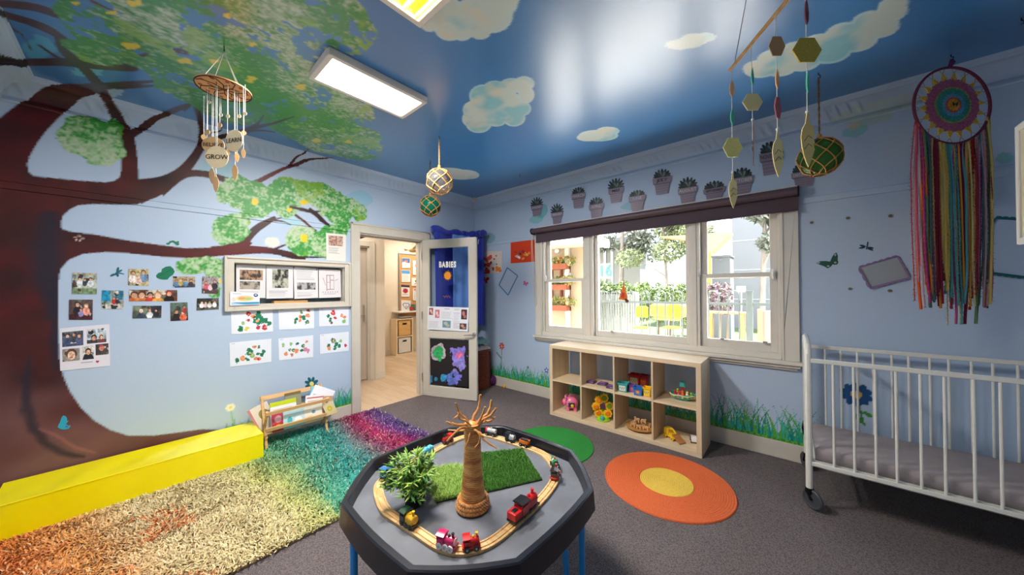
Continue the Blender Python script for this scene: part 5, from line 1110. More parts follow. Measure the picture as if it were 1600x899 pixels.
# sunflower shape sorter
P = on(941, 657, 2, Z0_); fl = thing('flower_toy', 'yellow sunflower activity toy on a lime base in a lower cube', 'toy', (P.x, P.y+.02, Z0_), .5)
mb = MB(); mb.lathe([(.070, 0), (.072, .012), (.05, .03), (.02, .05)], (0, 0, 0), 22); obj('base', mb, PGR, fl, world=False)
mb = MB(); mb.tube([(0, .005, .03), (0, .01, .12)], .018, 10); obj('stem', mb, PGR, fl, world=False)
Zc = .145
for i, (x, z, m2) in enumerate([(-.045, .060, PYL), (.045, .060, PYL), (-.068, .12, PYL), (.060, .135, PYL), (-.038, .19, PYL), (.012, .215, PYL)]):
    z = Zc+(z-.135); mb = MB(); pts = [Vector((x+.042*(1+.08*math.cos(8*a))*math.cos(a), -.018, z+.042*(1+.08*math.cos(8*a))*math.sin(a))) for a in [2*math.pi*k/48 for k in range(48)]]
    mb.prism(pts, (0, .03, 0)); f = obj('petal', mb, PYL, fl, world=False, bevel=.002); mb = MB(); mb.cyl((x, -.019, z), (x, -.026, z), .027, .020, n=18); obj('petal_centre', mb, [pl_('amber', (236, 130, 20)), pl_('grass', (110, 150, 40))][i % 2 if i > 2 else 0], f, world=False)
mb = MB(); mb.cyl((-.005, -.03, Zc), (-.005, -.012, Zc), .028, n=18); obj('bee_centre', mb, pl_('plum', (96, 50, 80)), fl, world=False)
mb = MB(); mb.lathe([(.022, 0), (.024, .022), (.016, .030), (0, .032)], (-.010, -.050, .02), 16); obj('teal_button', mb, PTE, fl, world=False)
# purple tiles
for (px, py), l in zip([(924, 598), (942, 601), (956, 606)], ['purple patterned toy tile nearest the left wall of its upper cube', 'middle one of three purple patterned toy tiles in an upper cube', 'purple patterned toy tile half hidden by the divider in an upper cube']):
    P = on(px, py, 2, Z1_); P.x = min(P.x, KX0+T1+2*cw+T2-.052); t = thing('toy_tile', l, 'toy', (P.x, P.y, Z1_), .1, 'purple toy tiles in the shelf'); mb = MB(); mb.box((-.046, -.046, 0), (.046, .046, .016)); obj('tile_base', mb, pl_('dark violet', (74, 50, 96)), t, world=False, bevel=.006)
    mb = MB(); mb.box((-.038, -.038, .016), (.038, .038, .021)); obj('tile_top', mb, PPU, t, world=False, bevel=.003); mb = MB(); mb.tube([(-.02, -.02, .0215), (.0, .02, .0215), (.02, -.01, .0215)], .003, 6); obj('tile_pattern', mb, pl_('lilac', (190, 150, 200)), t, world=False)
# stacking buckets
def bucket(l, px, py, m, w, h, face, rz=0, motif='dots', dy=0):
    P = on(px, py, 2, Z1_); c0 = KX0+T1+2*(cw+T2); P.x = min(max(P.x, c0+w*.5+.008), c0+cw-w*.5-.008); t = thing('toy_bucket', l, 'toy', (P.x, P.y+dy, Z1_), rz, 'coloured toy buckets in the shelf'); a, b = w*.42, w*.5; mb = MB()
    vs = [(-a, -a, 0), (a, -a, 0), (a, a, 0), (-a, a, 0), (-b, -b, h), (b, -b, h), (b, b, h), (-b, b, h), (-b+.004, -b+.004, h), (b-.004, -b+.004, h), (b-.004, b-.004, h), (-b+.004, b-.004, h), (-a+.004, -a+.004, .005), (a-.004, -a+.004, .005), (a-.004, a-.004, .005), (-a+.004, a-.004, .005)]
    fs = [(0, 3, 2, 1)]+[(i, (i+1) % 4, 4+(i+1) % 4, 4+i) for i in range(4)]+[(4+i, 4+(i+1) % 4, 8+(i+1) % 4, 8+i) for i in range(4)]+[(8+i, 8+(i+1) % 4, 12+(i+1) % 4, 12+i) for i in range(4)]+[(12, 13, 14, 15)]
    mb.add(vs, fs); obj('bucket_body', mb, m, t, world=False, bevel=.002)
    mb = MB(); mb.box((-b-.004, -b-.004, h-.012), (b+.004, b+.004, h-.001)); 
    mb = MB()
    for (p, q) in [((-b-.004, -b-.004, h-.012), (b+.004, -b, h+.001)), ((-b-.004, b, h-.012), (b+.004, b+.004, h+.001)), ((-b-.004, -b, h-.012), (-b, b, h+.001)), ((b, -b, h-.012), (b+.004, b, h+.001))]: mb.box(p, q)
    obj('bucket_lip', mb, m, t, world=False)
    y = -a-(b-a)*.5-.0035; cv = Cv(24, 20, face[0]); r = random.Random(px)
    if motif == 'flower': 
        for k in range(6): cv.ell(.5+.2*math.cos(k*1.047), .5+.24*math.sin(k*1.047), .13, .15, face[1])
        cv.ell(.5, .5, .12, .14, face[2])
    else:
        for k in range(5): cv.ell(.2+.15*k, .4+.25*(k % 2), .07, .12, face[1+k % 2])
    z0, z1 = h*.14, h*.74; obj('picture_panel', panel_mesh('p', (-a*.8, -a-.0012-(b-a)*.74-.002, z1), (a*.8, -a-.0012-(b-a)*.74-.002, z1), (a*.8, -a-.0012-(b-a)*.14-.002, z0), (-a*.8, -a-.0012-(b-a)*.14-.002, z0), cv, .001), vmat(.4), t, world=False)
bucket('teal toy bucket with a spotted picture, left in its upper cube', 974, 611, PTE, .088, .082, ((214, 226, 214), (70, 60, 70), (170, 60, 50)), .1)
bucket('small purple toy bucket between the teal and the blue ones', 988, 612, PPU, .062, .070, ((170, 90, 160), (230, 190, 80), (200, 60, 120)), .2)
bucket('blue toy bucket with an orange flower in front of the purple one', 998, 617, PBL, .080, .074, ((70, 130, 200), (236, 130, 50), (250, 200, 90)), .1, 'flower')
bucket('large red toy bucket standing at the back behind the teal one', 988, 601, PRD, .105, .108, ((180, 190, 150), (100, 150, 70), (200, 90, 60)), .05, dy=.02)
bucket('dark red toy bucket at the back beside the divider', 1006, 604, pl_('crimson', (160, 26, 34)), .080, .110, ((190, 50, 40), (240, 170, 60), (90, 150, 60)), .0, dy=.02)
bucket('yellow toy bucket with small pictures at the right of its cube', 1012, 619, PYL, .066, .082, ((236, 210, 90), (80, 70, 80), (90, 150, 70)), .05)
# ark boat toy
P = on(1070, 626, 2, Z1_); bo = thing('boat_toy', 'teal rocking boat toy crowded with little coloured figures in the upper right cube', 'toy', (P.x-.02, P.y+.02, Z1_), .2)
mb = MB(); prof = [(.055, 0), (.085, .015), (.105, .045), (.108, .052), (.098, .052), (.080, .025), (0, .02)]; mb.lathe(prof, (0, 0, 0), 30, M=Matrix.Diagonal((1.0, .62, 1, 1))); obj('hull', mb, PTE, bo, world=False)
mb = MB(); pts = [Vector((.104*math.cos(a), .064*math.sin(a), .045+.004*math.sin(6*a))) for a in [2*math.pi*k/48 for k in range(48)]]; mb.tube(pts, .005, 6, closed=True); obj('rim', mb, pl_('cream', (230, 220, 170)), bo, world=False)
for i in range(7):
    a = math.pi*(1.12+.76*i/6); mb = MB(); mb.ball((.094*math.cos(a), .060*math.sin(a), .03), (.008, .004, .008), 8); obj('round_dot', mb, [PYL, PGR, pl_('orange', (236, 120, 40))][i % 3], bo, world=False)
for (x, y, h, r, m) in [(-.06, -.01, .045, .016, PRD), (-.03, -.025, .05, .017, HP), (.0, -.02, .055, .015, pl_('orange', (0, 0, 0))), (.035, -.02, .05, .018, pl_('cream', (0, 0, 0))), (.065, .0, .04, .016, PGR), (.0, .02, .075, .02, PRD), (-.04, .02, .06, .014, PGR), (.04, .02, .055, .013, pl_('brown', (140, 80, 50)))]:
    mb = MB(); mb.lathe([(r, 0), (r*.8, h*.6), (r*.5, h*.75)], (x, y, .022), 12); mb.ball((x, y, .022+h*.9), r*.72, 12); obj('figure', mb, m, bo, world=False)
mb = MB(); mb.lathe([(.022, 0), (.026, .004), (.024, .04), (.028, .046), (0, .048)], (.0, .02, .105), 18); obj('bucket_top', mb, PTE, bo, world=False)
# wooden plate with carved wooden animals
P = on(994, 660, 2, Z0_); ct = Vector((KX0+T1+2*(cw+T2)+cw/2+.008, -.250, Z0_)); mb = MB(); mb.lathe([(.075, 0), (.085, .004), (.120, .017), (.135, .022), (.135, .027), (.118, .023), (.080, .010), (0, .009)], tuple(ct), 40)
tag(obj('wooden_platter', mb, wood('platter wood', (190, 136, 74), (214, 164, 98), 0, 20, .4), ang=.8), 'round turned wooden platter in the third lower cube of the shelf', 'platter')
M_AN = wood('carved animal wood', (206, 160, 110), (226, 184, 136), 0, 30, .5); r = random.Random(4)
an_l = ['at the left front', 'at the front centre', 'at the right front', 'at the back left, head raised', 'at the back centre', 'at the back right', 'on top of the others, left', 'on top of the others, right']
for k, (x, y, z) in enumerate([(-.055, -.035, 0), (.005, -.045, 0), (.062, -.035, 0), (-.060, .035, 0), (.0, .035, 0), (.058, .035, 0), (-.03, -.005, .046), (.032, .0, .046)]):
    t = thing('wooden_animal', 'small carved wooden animal with burnt spots on the platter, '+an_l[k], 'toy animal', (ct.x+x, ct.y+y, ct.z+.0105+z+(.003 if abs(x) > .05 else 0)), r.uniform(-.35, .35) if z == 0 else 0, 'carved wooden animals heaped on the platter')
    mb = MB(); hd = 1 if k % 2 else -1
    out = [(-.024, 0), (-.024, .018), (-.026, .032), (-.016, .036), (.006, .033), (.012, .044), (.022, .046), (.028, .038), (.022, .032), (.022, 0), (.012, 0), (.010, .014), (-.012, .014), (-.014, 0)]
    mb.prism([Vector((hd*a, -.010, b)) for a, b in out], (0, .020, 0)); obj('animal_body', mb, M_AN, t, world=False, bevel=.0015)
    for (a, b) in ((-.012, .024), (.004, .025), (.018, .038)): mb = MB(); mb.cyl((hd*a, -.0105, b), (hd*a, -.0120, b), .0035, n=10); obj('burnt_spot', mb, mat('burnt wood mark', (60, 34, 24), .8), t, world=False)
# yellow wooden digger and board
P = on(1050, 689, 2, Z0_); dg = thing('digger_toy', 'yellow wooden digger truck with a brown tipping board in the lower right cube', 'toy truck', (P.x-.01, P.y+.04, Z0_), -.5); PY2 = pl_('digger yellow', (236, 190, 40))
mb = MB(); mb.box((-.07, -.024, .016), (.05, .024, .030)); mb.box((-.068, -.026, .03), (-.018, .026, .078)); mb.box((-.062, -.030, .078), (-.012, .030, .086)); obj('chassis', mb, PY2, dg, world=False, bevel=.003)
mb = MB(); mb.tube([(-.03, .0, .074), (.01, 0, .088), (.045, 0, .06)], .008, 8); mb.box((-.02, -.02, .03), (.02, .02, .05)); obj('arm', mb, PY2, dg, world=False)
mb = MB(); Mx = Matrix.Translation((.075, 0, .030)) @ Matrix.Rotation(.55, 4, 'Y'); mb.box((-.036, -.035, -.003), (.042, .035, .003), M=Mx); obj('board', mb, wood('toy board wood', (170, 112, 64), (190, 134, 84), 0, 24), dg, world=False)
for x in (-.05, .03):
    for s_ in (-1, 1): mb = MB(); mb.cyl((x, s_*.025, .016), (x, s_*.036, .016), .016, n=18); w_ = obj('wheel', mb, PY2, dg, world=False); mb = MB(); mb.cyl((x, s_*.036, .016), (x, s_*.038, .016), .006, n=10); obj('hub', mb, pl_('brown', (0, 0, 0)), w_, world=False)
P = on(1083, 692, 2, Z0_); P.x = min(P.x, KX1-T1-.04); cr_ = thing('toy_car', 'small white toy car with black wheels in the lower right cube', 'toy car', (P.x, P.y+.02, Z0_), 1.9)
mb = MB(); pr = [(-.045, .014), (.045, .014), (.047, .03), (.022, .036), (.012, .056), (-.024, .058), (-.038, .04), (-.046, .036)]; mb.prism([Vector((a, -.022, b)) for a, b in pr], (0, .044, 0)); obj('car_body', mb, WHT, cr_, world=False, bevel=.003)
mb = MB(); mb.box((-.020, -.0225, .040), (.012, .0225, .053)); obj('windows', mb, BLK, cr_, world=False)
for x in (-.028, .028):
    for s_ in (-1, 1): mb = MB(); mb.cyl((x, s_*.018, .015), (x, s_*.027, .015), .015, n=18); w_ = obj('wheel', mb, BLK, cr_, world=False); mb = MB(); mb.cyl((x, s_*.027, .015), (x, s_*.028, .015), .006, n=10); obj('hub', mb, WHT, w_, world=False)
# behind the open door: hanging blue cloth, hamper with linen, ball
M_NAVY = mat('deep blue cloth', (22, 44, 158), .75, noise=.15, nscale=4, bump=.15, bscale=120, sheen=.3)
Lc_ = onl(679, 380, .12); ztc = onl(700, 356, .12).z; zb_ = onw(752, 508, -.16).z; bx1 = onw(756, 430, -.16).x
hb = thing('blue_cloth', 'deep blue cloth hung in folds in the corner behind the open door', 'cloth', (.15, -.35, 1.9))
def hang(nm, path, zt_, zb_c, m, amp, th=.006):
    P_ = catmull(path, 40); n_x = len(P_)-1; nz_ = 22; vs = []
    for j in range(nz_+1):
        v = j/nz_
        for i, p in enumerate(P_):
            a_ = P_[max(0, i-1)]; b_ = P_[min(n_x, i+1)]; d = (b_-a_).normalized(); nr = Vector((-d.y, d.x, 0)); u = i*.17; o_ = amp*(1-.35*v)*math.sin(u+1.1*math.sin(v*2))+amp*.6*math.sin(u*.37+v*2)
            vs.append(p-nr*o_+Vector((0, 0, zt_-(zt_-zb_c)*v)))
    w_ = n_x+1; fs = [(j*w_+i, j*w_+i+1, (j+1)*w_+i+1, (j+1)*w_+i) for j in range(nz_) for i in range(n_x)]; o0 = len(vs); vs += [v_+Vector((-.004, .004, 0)) for v_ in vs]; fs += [tuple(o0+k for k in f[::-1]) for f in fs]
    mb = MB(); mb.add(vs, fs); return obj(nm, mb, m, hb, ang=2)
hang('hanging_folds', [(.11, Lc_.y, 0), (.12, -.50, 0), (.13, -.32, 0), (.20, -.17, 0), (bx1-.10, -.15, 0), (bx1, -.15, 0)], ztc-.06, zb_, M_NAVY, .022)
hang('light_blue_panel', [(.20, -.60, 0), (.22, -.46, 0), (.26, -.34, 0)], ztc-.10, zb_+.05, mat('sky blue sheer cloth', (96, 140, 214), .7, noise=.15, nscale=5), .012)
mb = MB(); pr = catmull([(.10, Lc_.y-.02, 0), (.11, -.50, 0), (.13, -.32, 0), (.21, -.18, 0), (bx1-.08, -.16, 0), (bx1+.01, -.16, 0)], 8)
mb.tube([p+Vector((0, 0, ztc-.055+.014*math.sin(i*.9))) for i, p in enumerate(pr)], [.045+.010*math.sin(i*.7) for i in range(len(pr))], 12); obj('folded_top', mb, M_NAVY, hb, ang=2)
q = onw(748, 378, -.20); mb = MB(); mb.tube([(q.x, -.20, q.z+.03), (q.x+.004, -.21, q.z), (q.x-.004, -.205, q.z-.03)], .005, 6); obj('cord_end', mb, M_WHITEP, hb)
mb = MB(); mb.cyl((.001, -.55, ztc-.06), (.12, -.55, ztc-.05), .008, n=8); obj('wall_hook', mb, M_STEEL, hb)
mb = MB(); mb.cyl((.30, -.001, ztc-.06), (.30, -.16, ztc-.05), .008, n=8); obj('wall_hook', mb, M_STEEL, hb)
HB = Vector((.50, -.33, 0)); pr_ = on(760, 600, 2, 0); M_WIC = mat('red brown wicker', (128, 54, 32), .5, noise=.3, nscale=60)
hx1 = onw(761, 570, -.22).x; hm = thing('laundry_hamper', 'tall red brown wicker hamper behind the open door', 'hamper', (hx1-.15, -.27, 0)); HB = Vector((hx1-.152, -.27, 0)); mb = MB()
hz = onw(755, 548, -.27).z
for k in range(26):
    z = .015+(hz-.02)*k/25; pts = []
    for i in range(80):
        a = 2*math.pi*i/80; ca, sa = math.cos(a), math.sin(a); kx = abs(ca)**.5*(1 if ca > 0 else -1); ky = abs(sa)**.5*(1 if sa > 0 else -1); rr = 1+.018*math.sin(20*a+math.pi*(k % 2)); pts.append((HB.x+.142*kx*rr, HB.y+.142*ky*rr, z))
    mb.tube(pts, .0105, 5, closed=True)
obj('woven_body', mb, M_WIC, hm, ang=2); mb = MB(); mb.box((HB.x-.135, HB.y-.135, .005), (HB.x+.135, HB.y+.135, hz-.03)); obj('lining', mb, mat('dark hamper lining', (70, 32, 22), .9), hm)
def linen(l, x0, x1, y0, y1, z0, z1, c, c2, sd):
    r = np.random.default_rng(sd); mb = MB(); n = 26; vs = []; 
    for i in range(n+1):
        for j in range(n+1):
            u, v = i/n*2-1, j/n*2-1; e = (1-abs(u)**3)*(1-abs(v)**3); x = (x0+x1)/2+(x1-x0)/2*u; y = (y0+y1)/2+(y1-y0)/2*v; z = z0+(z1-z0)*max(0, e)**.4+(.007*math.sin(u*9+sd)+.007*math.sin(v*11+u*5))*e; vs.append((x, y, z))
    fs = [(i*(n+1)+j, (i+1)*(n+1)+j, (i+1)*(n+1)+j+1, i*(n+1)+j+1) for i in range(n) for j in range(n)]; o0 = len(vs); vs += [(x, y, z0-.001) for x, y, z in vs]; fs += [tuple(o0+k for k in f[::-1]) for f in fs]; mb.add(vs, fs)
    tag(obj('folded_linen', mb, mat('linen %d' % sd, c, .85, noise=.25, nscale=24), ang=2), l, 'linen', 'folded linen heaped on the hamper')
linen('striped grey white linen lying directly on the wicker hamper', HB.x-.15, HB.x+.15, HB.y-.14, HB.y+.14, hz+.012, hz+.070, (176, 170, 172), 0, 2)
linen('crumpled pale teal and cream linen, topmost on the wicker hamper', HB.x-.15, HB.x+.14, HB.y-.14, HB.y+.12, hz+.096, hz+.175, (124, 168, 164), 0, 5)
P = on(767, 602, 2, 0); P = Vector((P.x+.015, max(-.13, P.y), 0)); bl_ = thing('sensory_ball', 'dark purple knobbly ball on the floor beside the wicker hamper', 'ball', (P.x, P.y, .0)); mb = MB(); rb = .072; mb.ball((P.x, P.y, rb+.004), rb, 26)
obj('ball_body', mb, mat('dark purple rubber', (92, 24, 96), .35), bl_); mb = MB(); r = random.Random(3)
for k in range(90): a = k*2.39996; z = 1-2*(k+.5)/90; q = math.sqrt(1-z*z); mb.ball((P.x+rb*q*math.cos(a), P.y+rb*q*math.sin(a), rb+.004+rb*z), .0065, 6)
obj('knobs', mb, mat('dark purple rubber'), bl_, kind='stuff')
P = onw(789, 603, -.02); mb = MB(); mb.ball((P.x, -.040, .022), (.022, .018, .022), 14); o = tag(obj('toy_figure', mb, PYL), 'tiny yellow toy on the carpet against the skirting board', 'toy'); mb = MB(); mb.ball((P.x-.008, -.058, .024), (.004, .003, .005), 8); obj('eye', mb, BLK, o); mb = MB(); mb.ball((P.x+.01, -.045, .046), (.012, .012, .012), 10); obj('head', mb, PYL, o)
# ================= cot, hangings, fittings =================
M_COT = mat('chipped white enamel', (222, 221, 214), .35, noise=.04, nscale=25, coat=.2)
CX0, CX1, CYF, CYB = 3.745, 5.05, -.655, -.095
TS = zat(CX0, CYF, 548); TRZ = zat(CX0, CYF, 563); BRZ = zat(CX0, CYF, 723); 
bt_ = zat(CX0, CYB, 541); ct_ = thing('cot', 'white metal barred cot on castors against the wall right of the window', 'cot', ((CX0+CX1)/2, (CYF+CYB)/2, 0))
for x in (CX0, CX1):
    mb = MB(); s_ = .017
    mb.tube([(x, CYF, .105), (x, CYF, TS-.02), (x, CYF+.035, TS+.028), (x, CYF+.10, TS+.040), (x, CYB-.10, TS+.040), (x, CYB-.035, TS+.028), (x, CYB, TS-.02), (x, CYB, .105)], .0175, 10)
    for k in range(5): y = CYF+(CYB-CYF)*(k+1)/6; mb.cyl((x, y, BRZ), (x, y, TS+.035), .006, n=8)
    mb.cyl((x, CYF, BRZ), (x, CYB, BRZ), .011, n=10); obj('end_frame', mb, M_COT, ct_)
def side(y, zt, zb, xs, nm):
    mb = MB(); mb.box((CX0+.01, y-.007, zt-.013), (CX1-.01, y+.007, zt+.013)); mb.box((CX0+.01, y-.007, zb-.012), (CX1-.01, y+.007, zb+.012)); sd = obj(nm, mb, M_COT, ct_, bevel=.003)
    for x in xs: mb = MB(); mb.cyl((x, y, zb), (x, y, zt), .0065, n=10); obj('bar', mb, M_COT, sd)
xf = [on(px, 650, 1, CYF).x for px in (1302.5, 1334.5, 1368, 1400.5, 1438.5, 1476, 1521.5, 1563.5)]; dx_ = (xf[-1]-xf[0])/7; xf += [xf[-1]+dx_*k for k in range(1, 5)]
side(CYF-.004, TRZ, BRZ, [x for x in xf if x < CX1-.03], 'front_side')
xb_ = [on(px, 600, 1, CYB).x for px in (1290, 1314.5, 1340, 1365, 1394, 1420.5, 1453.5, 1483, 1518.5, 1552, 1591)]; xb_ += [xb_[-1]+.105*k for k in range(1, 4)]
side(CYB, bt_, BRZ, [x for x in xb_ if x < CX1-.03], 'back_side')
zm0 = BRZ+.005; zm1 = zat(3.80, CYF+.06, 712); zm1 = zat(CX0+.06, CYF+.05, 697)
mb = MB(); nx_, ny_ = 40, 16; vs = []
for j in range(ny_+1):
    for i in range(nx_+1):
        u, v = i/nx_, j/ny_; e = min(u, 1-u)*nx_*.35; f = min(v, 1-v)*ny_*.35; dr = max(0, 1-min(e, f))**2*.02; vs.append((CX0+.03+(CX1-CX0-.06)*u, CYF+.022+(CYB-CYF-.044)*v, zm1-dr+.003*math.sin(u*14)*math.sin(v*7)))
fs = [(j*(nx_+1)+i, j*(nx_+1)+i+1, (j+1)*(nx_+1)+i+1, (j+1)*(nx_+1)+i) for j in range(ny_) for i in range(nx_)]
ed = list(range(nx_+1))+[j*(nx_+1)+nx_ for j in range(1, ny_+1)]+[ny_*(nx_+1)+i for i in range(nx_-1, -1, -1)]+[j*(nx_+1) for j in range(ny_-1, 0, -1)]; o0 = len(vs); n = len(ed)
for e in ed: x, y, z = vs[e]; vs.append((x+(0.004*math.sin(x*40)), y, (zm0+zm1)/2))
for e in ed: x, y, z = vs[e]; vs.append((x, y, zm0+.012))
for k in range(n): fs += [(ed[k], o0+k, o0+(k+1) % n, ed[(k+1) % n]), (o0+k, o0+n+k, o0+n+(k+1) % n, o0+(k+1) % n)]
fs.append(tuple(range(o0+n, o0+2*n))); mb.add(vs, fs); mt = tag(obj('mattress', mb, mat('taupe grey fitted sheet', (156, 146, 148), .85, noise=.05, nscale=10, bump=.25, bscale=35), ang=2), 'cot mattress in a taupe grey fitted sheet between the white bars', 'mattress')
mb = MB(); mb.box((CX0+.02, CYF+.01, zm0+.002), (CX1-.02, CYB-.01, zm0+.011)); obj('mattress_base', mb, M_COT, ct_)
for x, y, rz in ((CX0, CYF, -.7), (CX0, CYB, 2.0), (CX1, CYF, .4), (CX1, CYB, 1.0)):
    mb = MB(); ca, sa = math.cos(rz), math.sin(rz); wx, wy = x+.018*ca, y+.018*sa; R_ = .062; nrm = Vector((-sa, ca, 0))
    wc = Vector((wx, wy, R_)); fk = MB(); fk.cyl((x, y, .095), (x, y, .125), .022, n=14)
    for s_ in (-1, 1): fk.tube([Vector((x, y, .10))+nrm*s_*.016, wc+nrm*s_*.016], [.007, .006], 6)
    fk.cyl(wc-nrm*.018, wc+nrm*.018, .006, n=10); c_ = obj('castor_fork', fk, M_DARKMETAL, ct_)
    mb.tube([wc+Vector((ca*R_*.8*math.cos(a), sa*R_*.8*math.cos(a), R_*.8*math.sin(a))) for a in [2*math.pi*k/28 for k in range(28)]], .0104, 10, closed=True); mb.cyl(wc-nrm*.007, wc+nrm*.007, R_*.72, n=24); obj('castor_wheel', mb, mat('dark grey castor rubber', (62, 66, 72), .5), c_)
mb = MB(); mb.tube([(CX0-.012, CYB+.01, BRZ+.08), (CX0-.02, CYB+.0, BRZ+.03), (CX0-.012, CYB, BRZ-.02)], .008, 6); obj('side_catch', mb, M_DARKMETAL, ct_)
P = Vector((4.66, -.42, 0)); mb = MB(); vs = []; n = 14
for i in range(n+1):
    for j in range(n+1): u, v = i/n, j/n; vs.append((P.x-.03+.34*u, P.y-.16+.30*v, zm1+.005+.05*math.sin(u*math.pi)*math.sin(v*math.pi)+.012*math.sin(u*15+v*9)*math.sin(u*math.pi)*math.sin(v*math.pi)))
fs = [(i*(n+1)+j, (i+1)*(n+1)+j, (i+1)*(n+1)+j+1, i*(n+1)+j+1) for i in range(n) for j in range(n)]; o0 = len(vs); vs += [(x, y, zm1+.004) for x, y, z in vs]; fs += [tuple(o0+k for k in f[::-1]) for f in fs]; mb.add(vs, fs)
tag(obj('baby_blanket', mb, mat('pale teal muslin', (130, 180, 190), .9, noise=.2, nscale=30), ang=2), 'pale teal blanket crumpled on the cot mattress at the right edge', 'blanket')
# ---------------- framed board hanging at the right
fx = 4.47; A = on(1592, 198, 0, fx); B = on(1592, 383, 0, fx); fr = thing('hanging_board', 'white framed cream board hanging from the ceiling at the far right', 'board', (fx, A.y-.35, B.z))
y1, y0, z1, z0 = A.y, A.y-.75, A.z, B.z; mb = MB()
for a, b in [((fx-.012, y1-.03, z0), (fx+.012, y1, z1)), ((fx-.012, y0, z0), (fx+.012, y0+.03, z1)), ((fx-.012, y0+.03, z0), (fx+.012, y1-.03, z0+.03)), ((fx-.012, y0+.03, z1-.03), (fx+.012, y1-.03, z1))]: mb.box(a, b)
obj('frame', mb, mat('white gloss frame', (240, 238, 234), .35), fr, bevel=.003); mb = MB(); mb.box((fx-.006, y0+.03, z0+.03), (fx+.006, y1-.03, z1-.03)); obj('backing', mb, mat('cream board', (214, 204, 178), .7), fr)
for y in (y0+.14, y1-.14): mb = MB(); mb.cyl((fx, y, z1-.003), (fx, y, H-.001), .0015, n=6); obj('hanging_cord', mb, mat('thin cord'), fr)
# ---------------- ceiling light and louvred light
def light(name, label, x0, x1, y0, y1, louv):
    t = thing(name, label, 'ceiling light', ((x0+x1)/2, (y0+y1)/2, H-.05)); mb = MB(); d = .045; w = .030
    for a, b in [((x0, y0, H-d), (x0+w, y1, H-.001)), ((x1-w, y0, H-d), (x1, y1, H-.001)), ((x0+w, y0, H-d), (x1-w, y0+w, H-.001)), ((x0+w, y1-w, H-d), (x1-w, y1, H-.001))]: mb.box(a, b)
    obj('frame', mb, mat('cream light frame', (226, 216, 204), .45), t, bevel=.004); return t
lt = light('ceiling_light', 'rectangular white ceiling light with a glowing diffuser beside the painted tree crown', 1.444, 1.768, -2.706, -2.07, 0)
def diffuser():
    m = bpy.data.materials.new('glowing diffuser'); m.use_nodes = True; nt = m.node_tree; b = nt.nodes['Principled BSDF']; tc = nt.nodes.new('ShaderNodeTexCoord'); sx = nt.nodes.new('ShaderNodeSeparateXYZ'); nt.links.new(tc.outputs['Object'], sx.inputs[0])
    def band(c, w, out):
        s1 = nt.nodes.new('ShaderNodeMath'); s1.operation = 'SUBTRACT'; s1.inputs[1].default_value = c; nt.links.new(sx.outputs[0], s1.inputs[0]); s2 = nt.nodes.new('ShaderNodeMath'); s2.operation = 'ABSOLUTE'; nt.links.new(s1.outputs[0], s2.inputs[0])
        mr = nt.nodes.new('ShaderNodeMapRange'); mr.interpolation_type = 'SMOOTHSTEP'; mr.inputs[1].default_value = w; mr.inputs[2].default_value = 0; mr.inputs[3].default_value = 0; mr.inputs[4].default_value = 1; nt.links.new(s2.outputs[0], mr.inputs[0]); return mr
    k = band(1.625, .035, 0); y1 = nt.nodes.new('ShaderNodeMath'); y1.operation = 'ADD'; y1.inputs[1].default_value = 2.388; nt.links.new(sx.outputs[1], y1.inputs[0]); ya = nt.nodes.new('ShaderNodeMath'); ya.operation = 'ABSOLUTE'; nt.links.new(y1.outputs[0], ya.inputs[0])
    mr = nt.nodes.new('ShaderNodeMapRange'); mr.interpolation_type = 'SMOOTHSTEP'; mr.inputs[1].default_value = .25; mr.inputs[2].default_value = .2; mr.inputs[3].default_value = 0; mr.inputs[4].default_value = 1; nt.links.new(ya.outputs[0], mr.inputs[0])
    ml = nt.nodes.new('ShaderNodeMath'); ml.operation = 'MULTIPLY'; nt.links.new(k.outputs[0], ml.inputs[0]); nt.links.new(mr.outputs[0], ml.inputs[1])
    mx = nt.nodes.new('ShaderNodeMixRGB'); mx.inputs[1].default_value = (.93, .95, .95, 1); mx.inputs[2].default_value = (.90, .88, .42, 1); nt.links.new(ml.outputs[0], mx.inputs[0]); nt.links.new(mx.outputs[0], b.inputs['Emission Color']); b.inputs['Emission Strength'].default_value = 7.0; nt.links.new(mx.outputs[0], b.inputs['Base Color']); return m
mb = MB(); mb.box((1.474, -2.676, H-.040), (1.738, -2.10, H-.034)); obj('diffuser', mb, diffuser(), lt)
l2 = light('louvred_light', 'ceiling light with yellow louvres cut by the top edge of the photo', 2.29, 2.615, -3.11, -2.474, 1); M_LV = mat('yellow brass louvre', (214, 160, 46), .3, .35)
for k in range(9):
    y = -2.53-.064*k; mb = MB(); Mx = Matrix.Translation((2.4525, y, H-.026)) @ Matrix.Rotation(.5, 4, 'X'); mb.box((-.13, -.0012, -.024), (.13, .0012, .018), M=Mx); obj('louvre', mb, M_LV, l2)
mb = MB(); mb.box((2.32, -3.08, H-.006), (2.585, -2.504, H-.002)); obj('reflector', mb, mat('yellow reflector', (226, 178, 70), .5), l2)
mb = MB(); mb.cyl((2.4525, -3.05, H-.02), (2.4525, -2.53, H-.02), .008, n=12); obj('tube_lamp', mb, mat('lit tube', (255, 244, 214), .5, emit=14), l2)
# detector in the room corner
P = Vector((.14, -.14, 2.62)); P = Vector((.155, -.150, 2.69)); sd = thing('motion_sensor', 'small cream motion sensor in the ceiling corner above the door', 'sensor', (.15, -.15, H))
z0 = zat(.15, -.15, 317); z1 = zat(.15, -.15, 307); mb = MB(); mb.lathe([(0, 0), (.016, .004), (.023, .016), (.026, .04), (.026, z1-z0), (0, z1-z0)], (.15, -.15, z0), 18); obj('sensor_body', mb, mat('cream plastic', (214, 200, 186), .5), sd); mb = MB(); mb.cyl((.15, -.15, z1), (.15, -.15, H-.0), .03, n=14); obj('mount', mb, M_DARKMETAL, sd)
